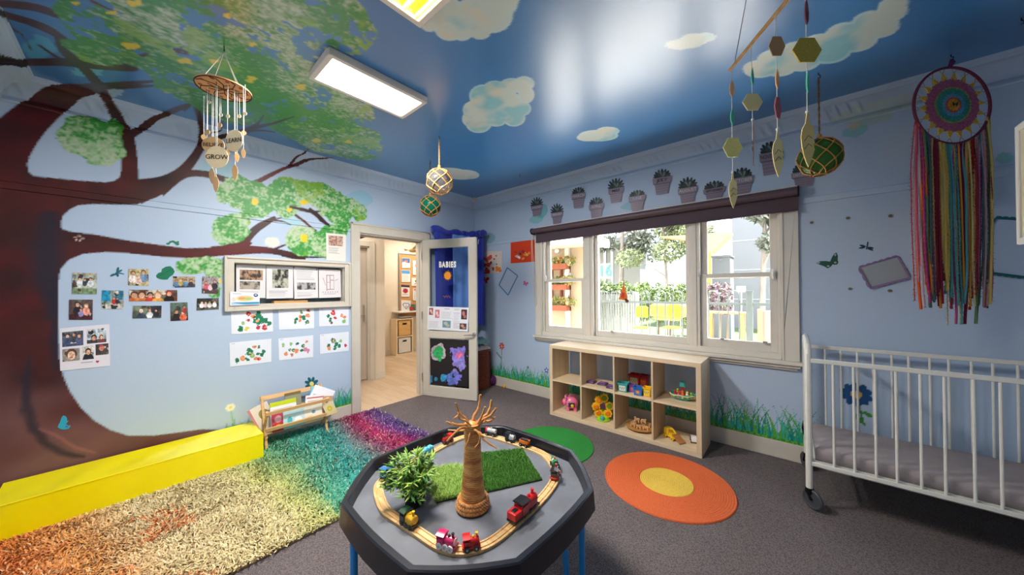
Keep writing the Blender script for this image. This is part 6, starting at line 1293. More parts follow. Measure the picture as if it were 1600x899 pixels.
# ---------------- glass floats in rope nets
def net_float(label, hook, py, rpx, tint, rope, ropec, rr, hk_r=.004, squash=1.0, n=7):
    hx_, hy_ = hook; dpt = (Vector((hx_, hy_, 1.373))-Vector(CAM.tolist())).dot(Vector(_d.tolist())); R_ = rpx/F*dpt; z = zat(hx_, hy_, py); t = thing('glass_float', label, 'glass float', (hx_, hy_, z), 0)
    mb = MB(); mb.ball((hx_, hy_, z), (R_, R_, R_*squash), 32); obj('glass_ball', mb, tint, t, ang=3)
    mb = MB(); c = Vector((hx_, hy_, z)); Rn = R_*1.03
    def sp(th, ph): return c+Vector((Rn*math.sin(ph)*math.cos(th), Rn*math.sin(ph)*math.sin(th), Rn*squash*math.cos(ph)))
    phs = [.18, .6, 1.05, 1.5, 1.95, 2.4, 2.85]
    for k in range(n):
        for s_ in (-1, 1):
            pts = []
            for i, ph in enumerate(phs[:-1]):
                for j in range(6): f = j/6; pts.append(sp(2*math.pi/n*(k+s_*.5*(i+f)), ph+(phs[i+1]-ph)*f))
            mb.tube(pts, rr, 5)
    for ph in (.18, 2.85): mb.tube([sp(2*math.pi*k/20, ph) for k in range(20)], rr*1.3, 5, closed=True)
    for i in range(1, 6):
        for k in range(n): mb.ball(tuple(sp(2*math.pi/n*(k+.5*i), phs[i])), rr*1.9, 6)
    for k in range(n): mb.tube([sp(2*math.pi/n*k, .18), c+Vector((0, 0, Rn*squash*1.18))], rr, 5)
    top = c+Vector((0, 0, Rn*squash*1.18)); mb.ball(tuple(top), rr*3.5, 8); obj('rope_net', mb, rope, t, ang=2)
    mb = MB()
    for s_ in (0, math.pi): mb.tube([top.lerp(Vector((hx_, hy_, H-.03)), i/30)+Vector((math.cos(i*.9+s_), math.sin(i*.9+s_), 0))*rr*.8 for i in range(31)], rr*.9, 5)
    obj('hanging_rope', mb, ropec, t); mb = MB(); mb.tube([(hx_, hy_, H-.03), (hx_+.008, hy_, H-.035), (hx_+.008, hy_, H-.018), (hx_, hy_, H-.012), (hx_, hy_, H-.001)], .0025, 6); obj('ceiling_hook', mb, M_DARKMETAL, t); return t
ROPE = mat('golden rope', (206, 160, 92), .7, noise=.25, nscale=90); ROPE2 = mat('brown rope', (120, 86, 52), .8)
G1 = on(1279, 119, 2, H-.02); net_float('large green glass float in a brown rope net hanging by the window', (G1.x, G1.y), 246, 26.5, glassy('bottle green glass', (110, 170, 96), .22, .05, .2), mat('tan rope', (178, 122, 60), .7, noise=.25, nscale=90), ROPE2, .0034, squash=1.06)
G2 = on(686, 212, 2, H); net_float('clear glass float in a golden rope net hanging before the corner', (G2.x, G2.y), 284, 19.5, glassy('clear blown glass', (232, 226, 226), .08, .04, .35), ROPE, ROPE, .0042, n=6)
G3 = on(672, 250, 2, H); net_float('small teal green glass float in a net, hanging lowest by the corner', (G3.x, G3.y), 322, 15.5, glassy('teal green glass', (30, 150, 120), .3, .05, .2), mat('tan rope', (0, 0, 0)), ROPE2, .0036, n=6)
for px, py, l in [(812, 272, 'empty small dark hook in the ceiling near the far corner'), (1596, 28, 'empty dark hook in the ceiling at the top right edge')]:
    P = on(px, py, 2, H); mb = MB(); mb.tube([(P.x, P.y, H-.001), (P.x, P.y, H-.012), (P.x+.008, P.y, H-.02), (P.x+.006, P.y, H-.032), (P.x-.004, P.y, H-.03)], .0025, 6); tag(obj('ceiling_hook', mb, M_DARKMETAL), l, 'hook')
# ---------------- wooden disc wind chime (left)
K = on(350, 72, 2, H); kx, ky = K.x, K.y; kz = lambda py: zat(kx, ky, py); M_PLY = mat('orange stained plywood', (226, 158, 92), .6, noise=.08, nscale=40); M_PALE = mat('pale birch ply', (226, 208, 168), .6, noise=.05, nscale=40)
wc_ = thing('wind_chime', 'wooden disc wind chime with hanging word tags before the tree mural', 'wind chime', (kx, ky, H)); dz = kz(139); dR = .121
depk = (Vector((kx, ky, dz))-Vector(CAM.tolist())).dot(Vector(_d.tolist())); fxv = Vector((_r[0], _r[1], 0)).normalized(); fyv = Vector((_d[0], _d[1], 0)).normalized()
mb = MB(); mb.cyl((kx, ky, dz-.003), (kx, ky, dz+.003), dR, n=48); obj('top_disc', mb, M_PLY, wc_)
mb = MB(); r = random.Random(2); cc = Vector((kx, ky, dz-.0045))
mb.tube([cc+Vector((math.cos(a), math.sin(a), 0))*(dR-.002) for a in [2*math.pi*k/48 for k in range(48)]], .003, 5, closed=True)
for k in range(8):
    a = k*math.pi/4+.2; d1v = Vector((math.cos(a), math.sin(a), 0)); pv = Vector((-math.sin(a), math.cos(a), 0))
    mb.tube([cc, cc+d1v*.05+pv*.02, cc+d1v*.10+pv*.012, cc+d1v*.112-pv*.012], .0022, 5)
    mb.tube([cc, cc+d1v*.035-pv*.016, cc+d1v*.07], .0018, 5)
obj('burnt_tree_drawing', mb, mat('burnt line', (62, 38, 26), .8), wc_)
for k in range(10):
    mb = MB(); a = k*.628; mb.cyl(cc+Vector((math.cos(a), math.sin(a), 0))*(.098)+Vector((0, 0, .0015)), cc+Vector((math.cos(a), math.sin(a), 0))*(.098)-Vector((0, 0, .001)), .009, n=10); obj('painted_spot', mb, mat('brick red paint', (176, 82, 48), .7), wc_)
mb = MB(); mb.cyl(cc+Vector((0, 0, .0015)), cc-Vector((0, 0, .0015)), .012, n=12); obj('painted_spot', mb, mat('brick red paint', (176, 82, 48), .7), wc_)
M_STR = mat('white string', (214, 212, 206), .8)
mb = MB(); top = Vector((kx, ky, H-.035))
mb.tube([(kx, ky, H-.001), (kx, ky, H-.012), (kx+.007, ky, H-.02), (kx+.005, ky, H-.03), (kx-.003, ky, H-.028)], .0025, 6); obj('ceiling_hook', mb, M_DARKMETAL, wc_)
mb = MB()
for k in range(4): a = .5+k*1.571; mb.cyl(top, (kx+math.cos(a)*(dR-.02), ky+math.sin(a)*(dR-.02), dz+.003), .0016, n=5)
obj('suspension_strings', mb, M_STR, wc_)
def kp(px, off=0.0): 
    v = (_d + _r*(px-800)/F); 
    d0 = (np.array([kx, ky, 0])-CAM*[1, 1, 0])@(_d*[1, 1, 0]); t = (d0+off)/(v@_d); p = CAM+v*t; return p[0], p[1]
def drop(px, py, off, m, kind, w, h, txt=None, rz=0.0, l=None, tilt=0.0):
    x, y = kp(px, off); z = zat(x, y, py); s_ = MB(); s_.cyl((x, y, dz-.003), (x, y, z+h*.9), .0013, n=5); so = obj('hanging_string', s_, M_STR, wc_); mb = MB()
    ex = (fxv*math.cos(rz)+fyv*math.sin(rz)); ez = Vector((0, 0, 1)); c = Vector((x, y, z)); ny_ = ex.cross(ez)
    if kind == 'disc': pts = [c+ex*w*math.cos(a)+ez*h*math.sin(a) for a in [2*math.pi*k/28 for k in range(28)]]
    elif kind == 'feather': pts = [c+ex*w*u+ez*h*v for u, v in [(0, 1), (.6, .7), (.95, .2), (.8, -.3), (.45, -.75), (0, -1), (-.5, -.7), (-.9, -.2), (-1, .3), (-.6, .75)]]
    else: pts = [c+ex*w*math.cos(a)+ez*w*math.sin(a) for a in [2*math.pi*k/10 for k in range(10)]]
    mb.prism(pts, ny_*.003); o = obj({'disc': 'word_disc', 'feather': 'wooden_feather'}.get(kind, 'wooden_bead'), mb, m, wc_)
    if txt: obj('lettering', text_mb(txt[0], txt[1], c+ny_*.0045 if ny_.dot(Vector(CAM.tolist())-c) > 0 else c-ny_*.0015, ex, ez, .0006), mat('burnt line'), o)
    return o
k_ = depk/F
drop(334, 227, .02, mat('tan ply', (204, 166, 116), .6), 'disc', 16*k_, 13*k_, ('BELIEVE', .030), .15)
drop(340, 246, -.06, M_PALE, 'disc', 15.5*k_, 17*k_, ('GROW', .034), .12); drop(367, 220, -.01, M_PALE, 'disc', 16.5*k_, 17*k_, ('LEARN', .034), -.2)
for px, py, off, w, h in [(356, 241, .0, 3, 8), (371, 246, .02, 3, 8), (381, 240, -.03, 3, 8), (324, 245, .05, 3, 8), (319, 215, .06, 3.5, 5), (382, 208, .07, 3.5, 4)]: drop(px, py, off, mat('tan ply', (0, 0, 0)), 'feather', w*k_, h*k_, rz=.5)
for px, py, off, rr in [(344, 196, .03, 4), (325, 207, -.02, 4), (346, 180, .06, 3), (357, 182, -.05, 3), (375, 182, .04, 3), (328, 160, .02, 2.5), (384, 178, -.04, 3)]: drop(px, py, off, M_PALE if rr < 4 else mat('tan ply', (0, 0, 0)), 'bead', rr*k_, rr*k_)
for px, py, off in [(332, 275, .03), (338, 288, -.03), (368, 270, .02)]: drop(px, py, off, mat('dry brown feather', (186, 152, 112), .8), 'feather', 4*k_, 13*k_, rz=.3)
# ---------------- stick mobile of hexagons and feathers
SZ = 2.47; E0 = on(1140, 110, 2, SZ); E1 = on(1232, 0, 2, SZ); dv = (E1-E0); E2 = E0+dv*1.75
mo = thing('hanging_mobile', 'stick mobile with hexagons and carved feathers on white strings', 'mobile', tuple((E0+E2)/2)); mb = MB(); mb.tube([E0, E0.lerp(E2, .5)+Vector((0, 0, .004)), E2], .0075, 8); obj('stick', mb, mat('peeled stick', (190, 142, 84), .7, noise=.2, nscale=40), mo)
for f in (.06, .94): q = E0.lerp(E2, f); mb = MB(); mb.cyl(q, (E0.lerp(E2, .5).x, E0.lerp(E2, .5).y, H-.03) if False else (q.lerp(E0.lerp(E2, .5), .35).x, q.lerp(E0.lerp(E2, .5), .35).y, H-.001), .0016, n=5); obj('support_cord', mb, mat('dark cord', (80, 66, 70), .8), mo)
M_CRM = mat('cream card', (222, 208, 150), .6); M_TAN = mat('tan wood hexagon', (178, 140, 92), .6); M_GLT = mat('gold glitter', (206, 176, 66), .35, .2, noise=.6, nscale=700); M_GLT2 = mat('pale gold glitter', (226, 220, 136), .4, .2, noise=.5, nscale=700); M_ROSE = mat('dusty rose card', (166, 92, 106), .6); M_AQU = mat('mint painted wood', (88, 196, 168), .6); M_PCH = mat('peach wood', (224, 176, 130), .6); M_MAR = mat('maroon wood', (128, 58, 76), .6)
def strand(px, items, ztop=None):
    # foot of the strand on the stick's vertical plane
    n_ = Vector((-dv.y, dv.x, 0)).normalized(); v = _d + _r*(px-800)/F; t = (np.array(E0)-CAM)@np.array(n_)/(v@np.array(n_)); p = CAM+v*t; x, y = p[0], p[1]
    dd = (Vector((x, y, 0))-Vector((CAM[0], CAM[1], 0))).dot(Vector((_d[0], _d[1], 0))); k = dd/F; zl = zat(x, y, items[-1][1]); mb = MB(); mb.cyl((x, y, SZ), (x, y, zl), .0016, n=5); so = obj('string', mb, M_STR, mo)
    for it in items:
        kind, py, w, h, m = it[:5]; rz = it[5] if len(it) > 5 else 0; c = Vector((x, y, zat(x, y, py))); ex = fxv*math.cos(rz)+fyv*math.sin(rz); ez = Vector((0, 0, 1)); ny_ = ex.cross(ez); w *= k; h *= k; mb = MB()
        if kind == 'hex': pts = [c+ex*w*u+ez*h*v_ for u, v_ in [(-1, 0), (-.5, 1), (.5, 1), (1, 0), (.5, -1), (-.5, -1)]]
        elif kind == 'drop': pts = [c+ex*w*u+ez*h*v_ for u, v_ in [(0, 1), (.6, .6), (1, 0), (.8, -.6), (0, -1), (-.8, -.6), (-1, 0), (-.6, .6)]]
        else: pts = [c+ex*w*u+ez*h*v_ for u, v_ in [(-.12, 1), (.12, 1), (.15, .62), (.75, .5), (.9, .1), (.7, .08), (.95, -.12), (.72, -.14), (.9, -.35), (.6, -.6), (.25, -.85), (0, -1), (-.3, -.82), (-.65, -.55), (-.9, -.2), (-1, .1), (-.8, .4), (-.35, .6)]]
        mb.prism(pts, ny_*(.004 if kind != 'feather' else .003)); o = obj({'hex': 'hexagon', 'drop': 'drop_bead', 'feather': 'wooden_feather'}[kind], mb, m, mo)
        if kind == 'feather':
            side_ = ny_*.0035 if ny_.dot(Vector(CAM.tolist())-c) > 0 else ny_*-.0012
            mb = MB()
            for q in ((-.45, .05), (-.45, -.25)): mb.tube([c+side_+ex*w*q[0]*1.3+ez*h*(q[1]-.1), c+side_+ez*h*(q[1]+.1), c+side_+ex*w*.5+ez*h*(q[1]+.0)], .0011, 4)
            obj('carved_line', mb, mat('burnt line'), o); mb = MB(); mb.ball(tuple(c+ez*h*1.03), .006, 8); obj('knot', mb, M_STR, o)
    return
strand(1147, [('drop', 139, 4, 13, M_PCH), ('drop', 183, 4.5, 13, M_AQU, .4), ('hex', 231, 15, 15, M_GLT2), ('feather', 298, 7, 28, M_CRM)])
strand(1179, [('drop', 120, 3.5, 14, M_AQU, .5), ('hex', 160, 16, 13, M_CRM), ('feather', 224, 2, 36, mat('dark feather wood', (120, 86, 70), .6), 1.1)])
strand(1218, [('hex', 73, 13, 15, M_TAN), ('drop', 124, 4, 16, M_PCH, .3), ('hex', 169, 10.5, 16, M_ROSE, .5), ('feather', 240, 9, 37, M_CRM)])
strand(1265, [('drop', 20, 5, 20, M_MAR, .4), ('hex', 79, 23, 19, M_GLT), ('drop', 129, 4, 17, M_AQU, .5), ('feather', 219, 11, 43, mat('warm cream wood', (222, 196, 122), .6))])
# ---------------- dreamcatcher
Dh = on(1486, 85, 2, H); dxx, dyy = Dh.x, Dh.y; dzc = zat(dxx, dyy, 165); RR = .222; dc = thing('dreamcatcher', 'round crocheted dreamcatcher with long multicoloured yarn tassels', 'dreamcatcher', (dxx, dyy, dzc)); c = Vector((dxx, dyy, dzc)); ez = Vector((0, 0, 1)); toc = -fyv
def pol(r_, a, o=0): return c+fxv*r_*math.cos(a)+ez*r_*math.sin(a)+toc*o
mb = MB(); mb.tube([pol(RR, 2*math.pi*k/64) for k in range(64)], .007, 8, closed=True); obj('hoop', mb, mat('plum wrapped hoop', (112, 30, 62), .7, noise=.2, nscale=90), dc)
def ringdisc(nm, r0, r1, m, o, sc=0, n=120, seed=1):
    mb = MB(); r = random.Random(seed); rows = max(2, int((r1-r0)/.008)); vs = []
    for j in range(rows+1):
        for k in range(n):
            a = 2*math.pi*k/n; rr = r0+(r1-r0)*j/rows+(sc*abs(math.sin(a*9)) if j == rows else 0); vs.append(pol(rr, a, o+r.uniform(0, .005)))
    fs = [(j*n+k, j*n+(k+1) % n, (j+1)*n+(k+1) % n, (j+1)*n+k) for j in range(rows) for k in range(n)]; o0 = len(vs); vs += [v-toc*.006 for v in vs]; fs += [tuple(o0+q for q in f[::-1]) for f in fs]
    mb.add(vs, fs); obj(nm, mb, m, dc, ang=.3)
yr = lambda n, c_: mat('yarn '+n, c_, .9, noise=.3, nscale=160)
ringdisc('rose_ring', .105, .150, yr('rose', (178, 96, 124)), 0, .006); ringdisc('olive_ring', .096, .106, yr('olive', (150, 160, 96)), .003); ringdisc('teal_ring', .060, .098, yr('teal', (66, 150, 136)), 0, .004, seed=2); ringdisc('blue_ring', .046, .064, yr('sky', (90, 160, 190)), .004, .002); ringdisc('coral_ring', .030, .050, yr('coral', (206, 98, 86)), .002, .004, seed=3); ringdisc('amber_centre', .0005, .034, yr('amber', (222, 160, 62)), .006, .001, seed=4)
for k in range(18):
    a = 2*math.pi*(k+.25)/18; mb = MB(); mb.prism([pol(.150, a-.13, .002), pol(.150, a+.13, .002), pol(.192, a, .002)], toc*-.005); p_ = obj('yellow_point', mb, yr('yellow', (222, 180, 62)), dc)
    mb = MB(); mb.tube([pol(.190, a, .0), pol(RR, a+.09, 0)], .0013, 4); mb.tube([pol(.190, a, .0), pol(RR, a-.09, 0)], .0013, 4); obj('lacing', mb, yr('tan', (150, 120, 80)), p_)
mb = MB()
for s_ in (-1, 1): mb.prism([pol(0, 0, .014), c+fxv*s_*.016+ez*.012+toc*.014, c+fxv*s_*.014+ez*.0+toc*.014], toc*.002); mb.prism([pol(0, 0, .014), c+fxv*s_*.013+ez*-.001+toc*.014, c+fxv*s_*.010+ez*-.011+toc*.014], toc*.002)
obj('butterfly_charm', mb, mat('dark bronze', (76, 56, 30), .4, .5), dc)
mb = MB(); mb.tube([(dxx, dyy, H-.001), (dxx, dyy, H-.014), (dxx+.009, dyy, H-.02), (dxx+.005, dyy, H-.032), (dxx-.004, dyy, H-.028)], .0027, 6); obj('ceiling_hook', mb, M_DARKMETAL, dc)
mb = MB(); mb.tube([(dxx, dyy, H-.03), (dxx+.004, dyy, H-.05), (dxx-.004, dyy, H-.07), (dxx, dyy, dzc+RR)], [.006, .013, .009, .004], 8); obj('hanging_knot', mb, yr('purple', (92, 40, 92)), dc)
yc = [(238, 222, 150), (226, 90, 30), (232, 120, 40), (110, 150, 110), (70, 110, 100), (140, 90, 120), (200, 120, 150), (130, 24, 52), (150, 30, 60), (222, 196, 100), (226, 150, 60), (206, 176, 90), (80, 150, 150), (90, 160, 170), (110, 170, 160), (200, 90, 140), (150, 40, 110), (190, 60, 90), (120, 20, 60), (70, 130, 130), (224, 190, 110), (230, 160, 60), (190, 40, 30), (150, 60, 60), (120, 150, 100), (60, 110, 90), (180, 150, 160), (96, 30, 70), (140, 40, 80), (110, 24, 64)]
r = random.Random(12); n = 92
for k in range(n):
    f = (k+.5)/n; off = -RR*.98+2*RR*.98*f; zt_ = -math.sqrt(max(0, RR*RR-off*off)); 
    if abs(off) > RR*.9: zt_ = -.09 if off < 0 else -.07
    L = r.uniform(.93, 1.10) if r.random() > .1 else 1.18; zl = c.z-L-.09; fr_ = (f-.5)*2; spread = off*(1.0+.08*r.random())+r.uniform(-.012, .012); dp = r.uniform(-.02, .02)
    p0 = c+fxv*off+ez*zt_; pts = [p0]; m = 26; ph = r.uniform(0, 6); am = r.uniform(.002, .008); zz0 = p0.z
    for i in range(1, m+1): u = i/m; pts.append(c*1.0+fxv*(off+(spread-off)*u+am*math.sin(ph+u*9)*min(1, u*3)-.03*(u**3)*fr_)+toc*(dp*min(1, u*4)+am*.6*math.cos(ph+u*12))+Vector((0, 0, zz0+(zl-zz0)*u-c.z)))
    colr = yc[int(f*len(yc))] if r.random() < .7 else yc[r.randrange(len(yc))]; kind = r.random(); mb = MB()
    if kind < .38: mb.tube(pts, r.uniform(.0034, .0066), 6)
    elif kind < .70:  # bobbly yarn
        q = catmull(pts, 3); mb.tube(q, [.0022+.0042*abs(math.sin(i*1.3+ph)) for i in range(len(q))], 6)
    else:             # fluffy eyelash yarn
        mb.tube(pts, .0020, 5); q = catmull(pts, 4)
        for p in q[2:]:
            for _ in range(2): a = r.uniform(0, 6.28); e = r.uniform(.006, .014); mb.tube([p, p+fxv*math.cos(a)*e+ez*(math.sin(a)*e)+toc*r.uniform(-.006, .006)], .0009, 3, cap=False)
    obj('yarn_tassel', mb, mat('yarn %d %d %d' % colr, colr, .9), dc, ang=2)
# ================= papers, photographs and stickers on the walls =================
def wp(px, py, o=.003): return onl(px, py, o)
def wr(px, py, o=.003): return onw(px, py, -o)
SK = [(226, 176, 146), (206, 150, 120), (236, 196, 170), (186, 128, 100)]
def photo(w, h, bg, people, seed=1, floor_=None, extras=()):
    cv = Cv(w, h, bg); cv.grain(.25, 5, seed)
    if floor_: cv.rect(0, .72, 1, 1, floor_)
    for e in extras: getattr(cv, e[0])(*e[1:])
    asp = h/w
    rr = random.Random(seed*7)
    for _ in range(9): cv.blob(rr.random(), rr.random(), rr.uniform(.04, .12), rr.choice([(50, 50, 56), (110, 110, 96), (200, 190, 176), tuple(int(c*.7) for c in bg), (90, 70, 60)]), rr.randrange(99), .8, 10)
    for (x, y, s, cloth, hair, sk) in people:   # head centre, head radius (fraction of width), colours
        cv.ell(x, y+s/asp*2.6, s*1.9, s/asp*2.1, cloth); cv.ell(x, y-s/asp*.25, s*1.12, s/asp*1.12, hair); cv.ell(x, y+s/asp*.08, s*.82, s/asp*.88, SK[sk])
        if s > .14:
            for q in (-.32, .32): cv.ell(x+q*s, y-s/asp*.05, s*.1, s/asp*.08, (60, 40, 36))
            cv.ell(x, y+s/asp*.48, s*.32, s/asp*.10, (170, 60, 60)); cv.ell(x, y+s/asp*.2, s*.08, s/asp*.12, (200, 140, 120), .6)
    a = cv.a.mean(-1, keepdims=True); n = fbm(cv.X*1.0, cv.Y*asp, 11, seed+50, 3); cv.a *= (1+1.5*(n-.5))[..., None]; cv.a = np.clip(cv.a, 0, 1)
    return cv
D_, BRN_, BLD = (40, 30, 30), (92, 60, 42), (190, 150, 96)
PH = [
 ([(113.2,426),(151.6,427.5),(151.2,460),(112.2,459.5)], photo(44, 36, (178, 184, 170), [(.30,.30,.065,(226,228,232),D_,0),(.50,.34,.05,(60,62,76),BRN_,0),(.74,.30,.065,(222,226,232),BRN_,0)], 1, (126,150,112), [('rect',0,.0,1,.12,(170,160,140))]), 'printed photo of three people in pale tops on grass, top left of the photo display'),
 ([(159.5,454),(193.5,454.5),(193.5,483),(158.6,483)], photo(40, 34, (150, 160, 160), [(.55,.42,.06,(190,50,40),D_,0),(.70,.45,.05,(60,50,60),BRN_,1)], 2, (196,190,180), [('rect',0,0,.38,.6,(30,140,180)),('rect',.6,0,.95,.5,(40,120,150)),('ell',.12,.9,.1,.08,(50,60,50))]), 'printed photo of a person in red before bright blue doors'),
 ([(201,420.4),(232,420.7),(232.5,447),(200,446)], photo(38, 34, (190, 176, 130), [(.22,.28,.11,(236,222,216),BRN_,1),(.74,.22,.11,(110,140,176),BRN_,0),(.5,.5,.08,(226,190,176),BLD,2)], 3), 'printed photo of a family with a man in a blue grey shirt, topmost centre'),
 ([(202,453),(277,453.5),(277,470.8),(201.6,471)], photo(76, 20, (120, 70, 40), [(.10,.5,.07,(200,110,60),BRN_,1),(.25,.48,.075,(196,120,70),BRN_,0),(.42,.5,.06,(190,60,50),D_,1),(.58,.5,.072,(220,160,70),BLD,2),(.82,.35,.06,(40,30,36),(150,40,50),1)], 4), 'wide panorama photo of five smiling faces in the middle of the photo display'),
 ([(270,432),(305,432.5),(305,449),(270.3,449.6)], photo(40, 22, (170, 150, 120), [(.15,.4,.06,(90,120,160),BRN_,1),(.35,.35,.06,(190,170,90),BLD,0),(.55,.4,.06,(100,150,190),D_,1),(.8,.4,.06,(60,50,70),BRN_,0)], 5, (70,80,110)), 'small wide printed photo of a group at a table beside the notice case'),
 ([(316,432),(341,433),(341,459.6),(315.4,458.6)], photo(30, 32, (160, 150, 156), [(.25,.38,.09,(200,90,110),BRN_,1),(.5,.5,.07,(226,190,200),BRN_,0),(.78,.30,.10,(50,44,60),D_,1)], 6, (90,70,70)), 'printed photo of three people beside the left edge of the notice case'),
 ([(108,468.5),(145,468.5),(144.6,500),(107.6,500)], photo(42, 36, (90, 70, 66), [(.36,.26,.10,(40,30,34),D_,0),(.72,.32,.085,(226,150,130),BLD,2),(.50,.52,.06,(150,140,190),BRN_,0)], 7, (70,30,36)), 'printed photo of a dark haired person holding a child, left under the garden photo'),
 ([(208,478),(252.6,478),(252,497),(207,498)], photo(50, 22, (120, 130, 110), [(.28,.45,.06,(60,70,90),(226,226,220),0),(.58,.40,.06,(226,226,230),BRN_,0),(.80,.4,.05,(40,44,56),D_,1)], 8, (70,80,80), [('ell',.9,.4,.15,.5,(40,50,60))]), 'wide printed photo of people in pale hats outdoors, bottom of the photo display'),
 ([(266,473.5),(293,472.6),(294,500.5),(266.6,502)], photo(32, 34, (90, 110, 100), [(.35,.52,.12,(40,36,40),BRN_,1),(.72,.56,.11,(220,110,80),BRN_,0),(.80,.25,.08,(170,70,60),D_,1)], 9, (60,40,40)), 'tilted printed photo of three people close together, right of the hat photo'),
 ([(307.8,466.6),(341.8,466),(341.8,483.5),(307,485.6)], photo(40, 22, (50, 56, 50), [(.22,.35,.055,(226,226,230),D_,0),(.4,.38,.05,(216,190,190),BRN_,0),(.58,.36,.055,(226,220,216),D_,1),(.8,.34,.055,(230,230,234),BRN_,0)], 10, (90,90,80)), 'wide dark printed photo of a row of people in white, lowest at the right'),
]
for P4, cv, l in PH: panel('photo_print', l, 'photograph', *[wp(*q) for q in P4], cv, 'family photographs on the tree wall', .35)
cv = Cv(110, 92, (226, 222, 234)); cv.grain(.03, 6, 2)
def inset(cv, x, y, w, h, ph):
    X0, Y0, X1, Y1 = int(x*cv.w), int(y*cv.h), int((x+w)*cv.w), int((y+h)*cv.h); hh, ww = ph.a.shape[:2]
    iy = (np.arange(Y1-Y0)*hh//max(1, (Y1-Y0))); ix = (np.arange(X1-X0)*ww//max(1, (X1-X0))); cv.a[Y0:Y1, X0:X1] = ph.a[iy][:, ix]
inset(cv, .05, .10, .41, .35, photo(45, 32, (90, 96, 110), [(.25,.3,.09,(60,76,110),D_,0),(.55,.25,.08,(70,70,80),BRN_,1),(.80,.35,.09,(90,90,130),BRN_,0)], 21, (70,80,110), [('rect',.3,.5,.7,.8,(226,226,230))]))
inset(cv, .53, .09, .40, .34, photo(45, 32, (190, 205, 216), [(.35,.62,.13,(60,60,70),D_,1),(.72,.62,.10,(120,60,60),BRN_,0)], 22, (60,60,60), [('ell',.2,.2,.14,.16,(44,50,50))]))
inset(cv, .05, .50, .34, .30, photo(38, 28, (150, 140, 130), [(.5,.5,.27,(150,140,130),BRN_,2)], 23)); inset(cv, .43, .48, .24, .32, photo(28, 32, (210, 206, 200), [(.5,.42,.24,(40,40,50),D_,0)], 24)); inset(cv, .70, .46, .28, .26, photo(32, 26, (70, 66, 64), [(.45,.4,.2,(80,70,66),(200,80,100),1)], 25))
cv.lines(.40, .84, .66, .88, 1, (90, 80, 100)); cv.ell(.72, .86, .018, .018, (190, 30, 50)); cv.ell(.755, .86, .018, .018, (190, 30, 50)); cv.poly([(.70, .865), (.775, .865), (.738, .90)], (190, 30, 50))
panel('collage_sheet', 'white sheet of five small portrait photos taped beside the painted trunk', 'collage', wp(93, 513.5), wp(171, 506.5), wp(172, 572), wp(94, 580), cv, rough=.35)
cv = Cv(44, 60, (226, 222, 216)); cv.rect(.12, .08, .84, .45, (190, 170, 150)); n = fbm(cv.X, cv.Y, 16, 3); cv.put((cv.X > .12) & (cv.X < .84) & (cv.Y > .08) & (cv.Y < .45) & (n > .52), (160, 100, 90)); cv.lines(.12, .5, .7, .75, 6, (110, 110, 115))
panel('notice_sheet', 'white notice with a reddish picture on the wall beside the door frame', 'notice', wp(509.3, 364), wp(540.6, 366.7), wp(540, 409), wp(510, 406.7), cv)
# sheets in the notice case
bwp = lambda seed, dark=.5: seed
def sheet(cv_fn, pts, l, x=-.03):
    cv = Cv(60, 74, (222, 220, 224)); cv.grain(.03, 5, 8); cv_fn(cv); panel('case_sheet', l, 'paper', *[onl(a, b, x) for a, b in pts], cv, 'typed history sheets in the notice case', .5)
def bw(cv, x0, y0, x1, y1, seed, sepia=(60, 56, 50), hi=(176, 166, 150)):
    m = (cv.X > x0) & (cv.X < x1) & (cv.Y > y0) & (cv.Y < y1); n = fbm(cv.X, cv.Y, 9, seed, 4); k = np.clip((n-.38)*4, 0, 1)[..., None]; c = lin(sepia)*(1-k)+lin(hi)*k; cv.a[m] = c[m]
def f1(c): c.lines(.15, .03, .7, .09, 1); bw(c, .12, .15, .90, .46, 3, (50, 40, 34), (176, 140, 110)); bw(c, .12, .50, .80, .74, 4); c.lines(.1, .80, .8, .95, 3)
def f2(c): bw(c, .22, .10, .82, .68, 6, (36, 40, 34), (186, 186, 170)); c.lines(.1, .75, .85, .95, 5)
def f3(c): c.lines(.12, .10, .85, .40, 7); bw(c, .12, .48, .88, .72, 9, (60, 60, 64), (180, 178, 180)); c.lines(.12, .78, .85, .94, 4); c.ell(.02, .02, .02, .02, (40, 40, 40)); c.ell(.94, .04, .02, .02, (40, 40, 40))
def f4(c):
    for a in [(.35, .2, .35, .75), (.35, .2, .68, .2), (.68, .2, .68, .7), (.35, .7, .68, .7), (.5, .2, .5, .7), (.35, .45, .5, .45), (.5, .38, .68, .38), (.18, .3, .3, .55), (.72, .4, .85, .35)]: c.line(*a, .010, (170, 130, 140))
    for k in range(7): c.ell(.18+.11*k, .80, .02, .02, (170, 110, 120))
    c.lines(.2, .84, .8, .9, 1)
sheet(f1, [(369, 413.7), (415.3, 415), (414.8, 466), (369, 465)], 'history sheet with two stacked sepia photos, far left in the notice case')
sheet(f2, [(416.2, 415.6), (458, 417), (458.2, 466), (416, 467)], 'history sheet with one tall dark photo, second from left in the notice case', -.028)
sheet(f3, [(458.6, 417), (496.7, 420), (497.3, 465.5), (460, 467.4)], 'sheet with typed lines above a grey street photo in the notice case')
sheet(f4, [(498, 421), (532, 422), (533, 464.7), (498.5, 466)], 'floor plan drawing sheet at the right of the notice case')
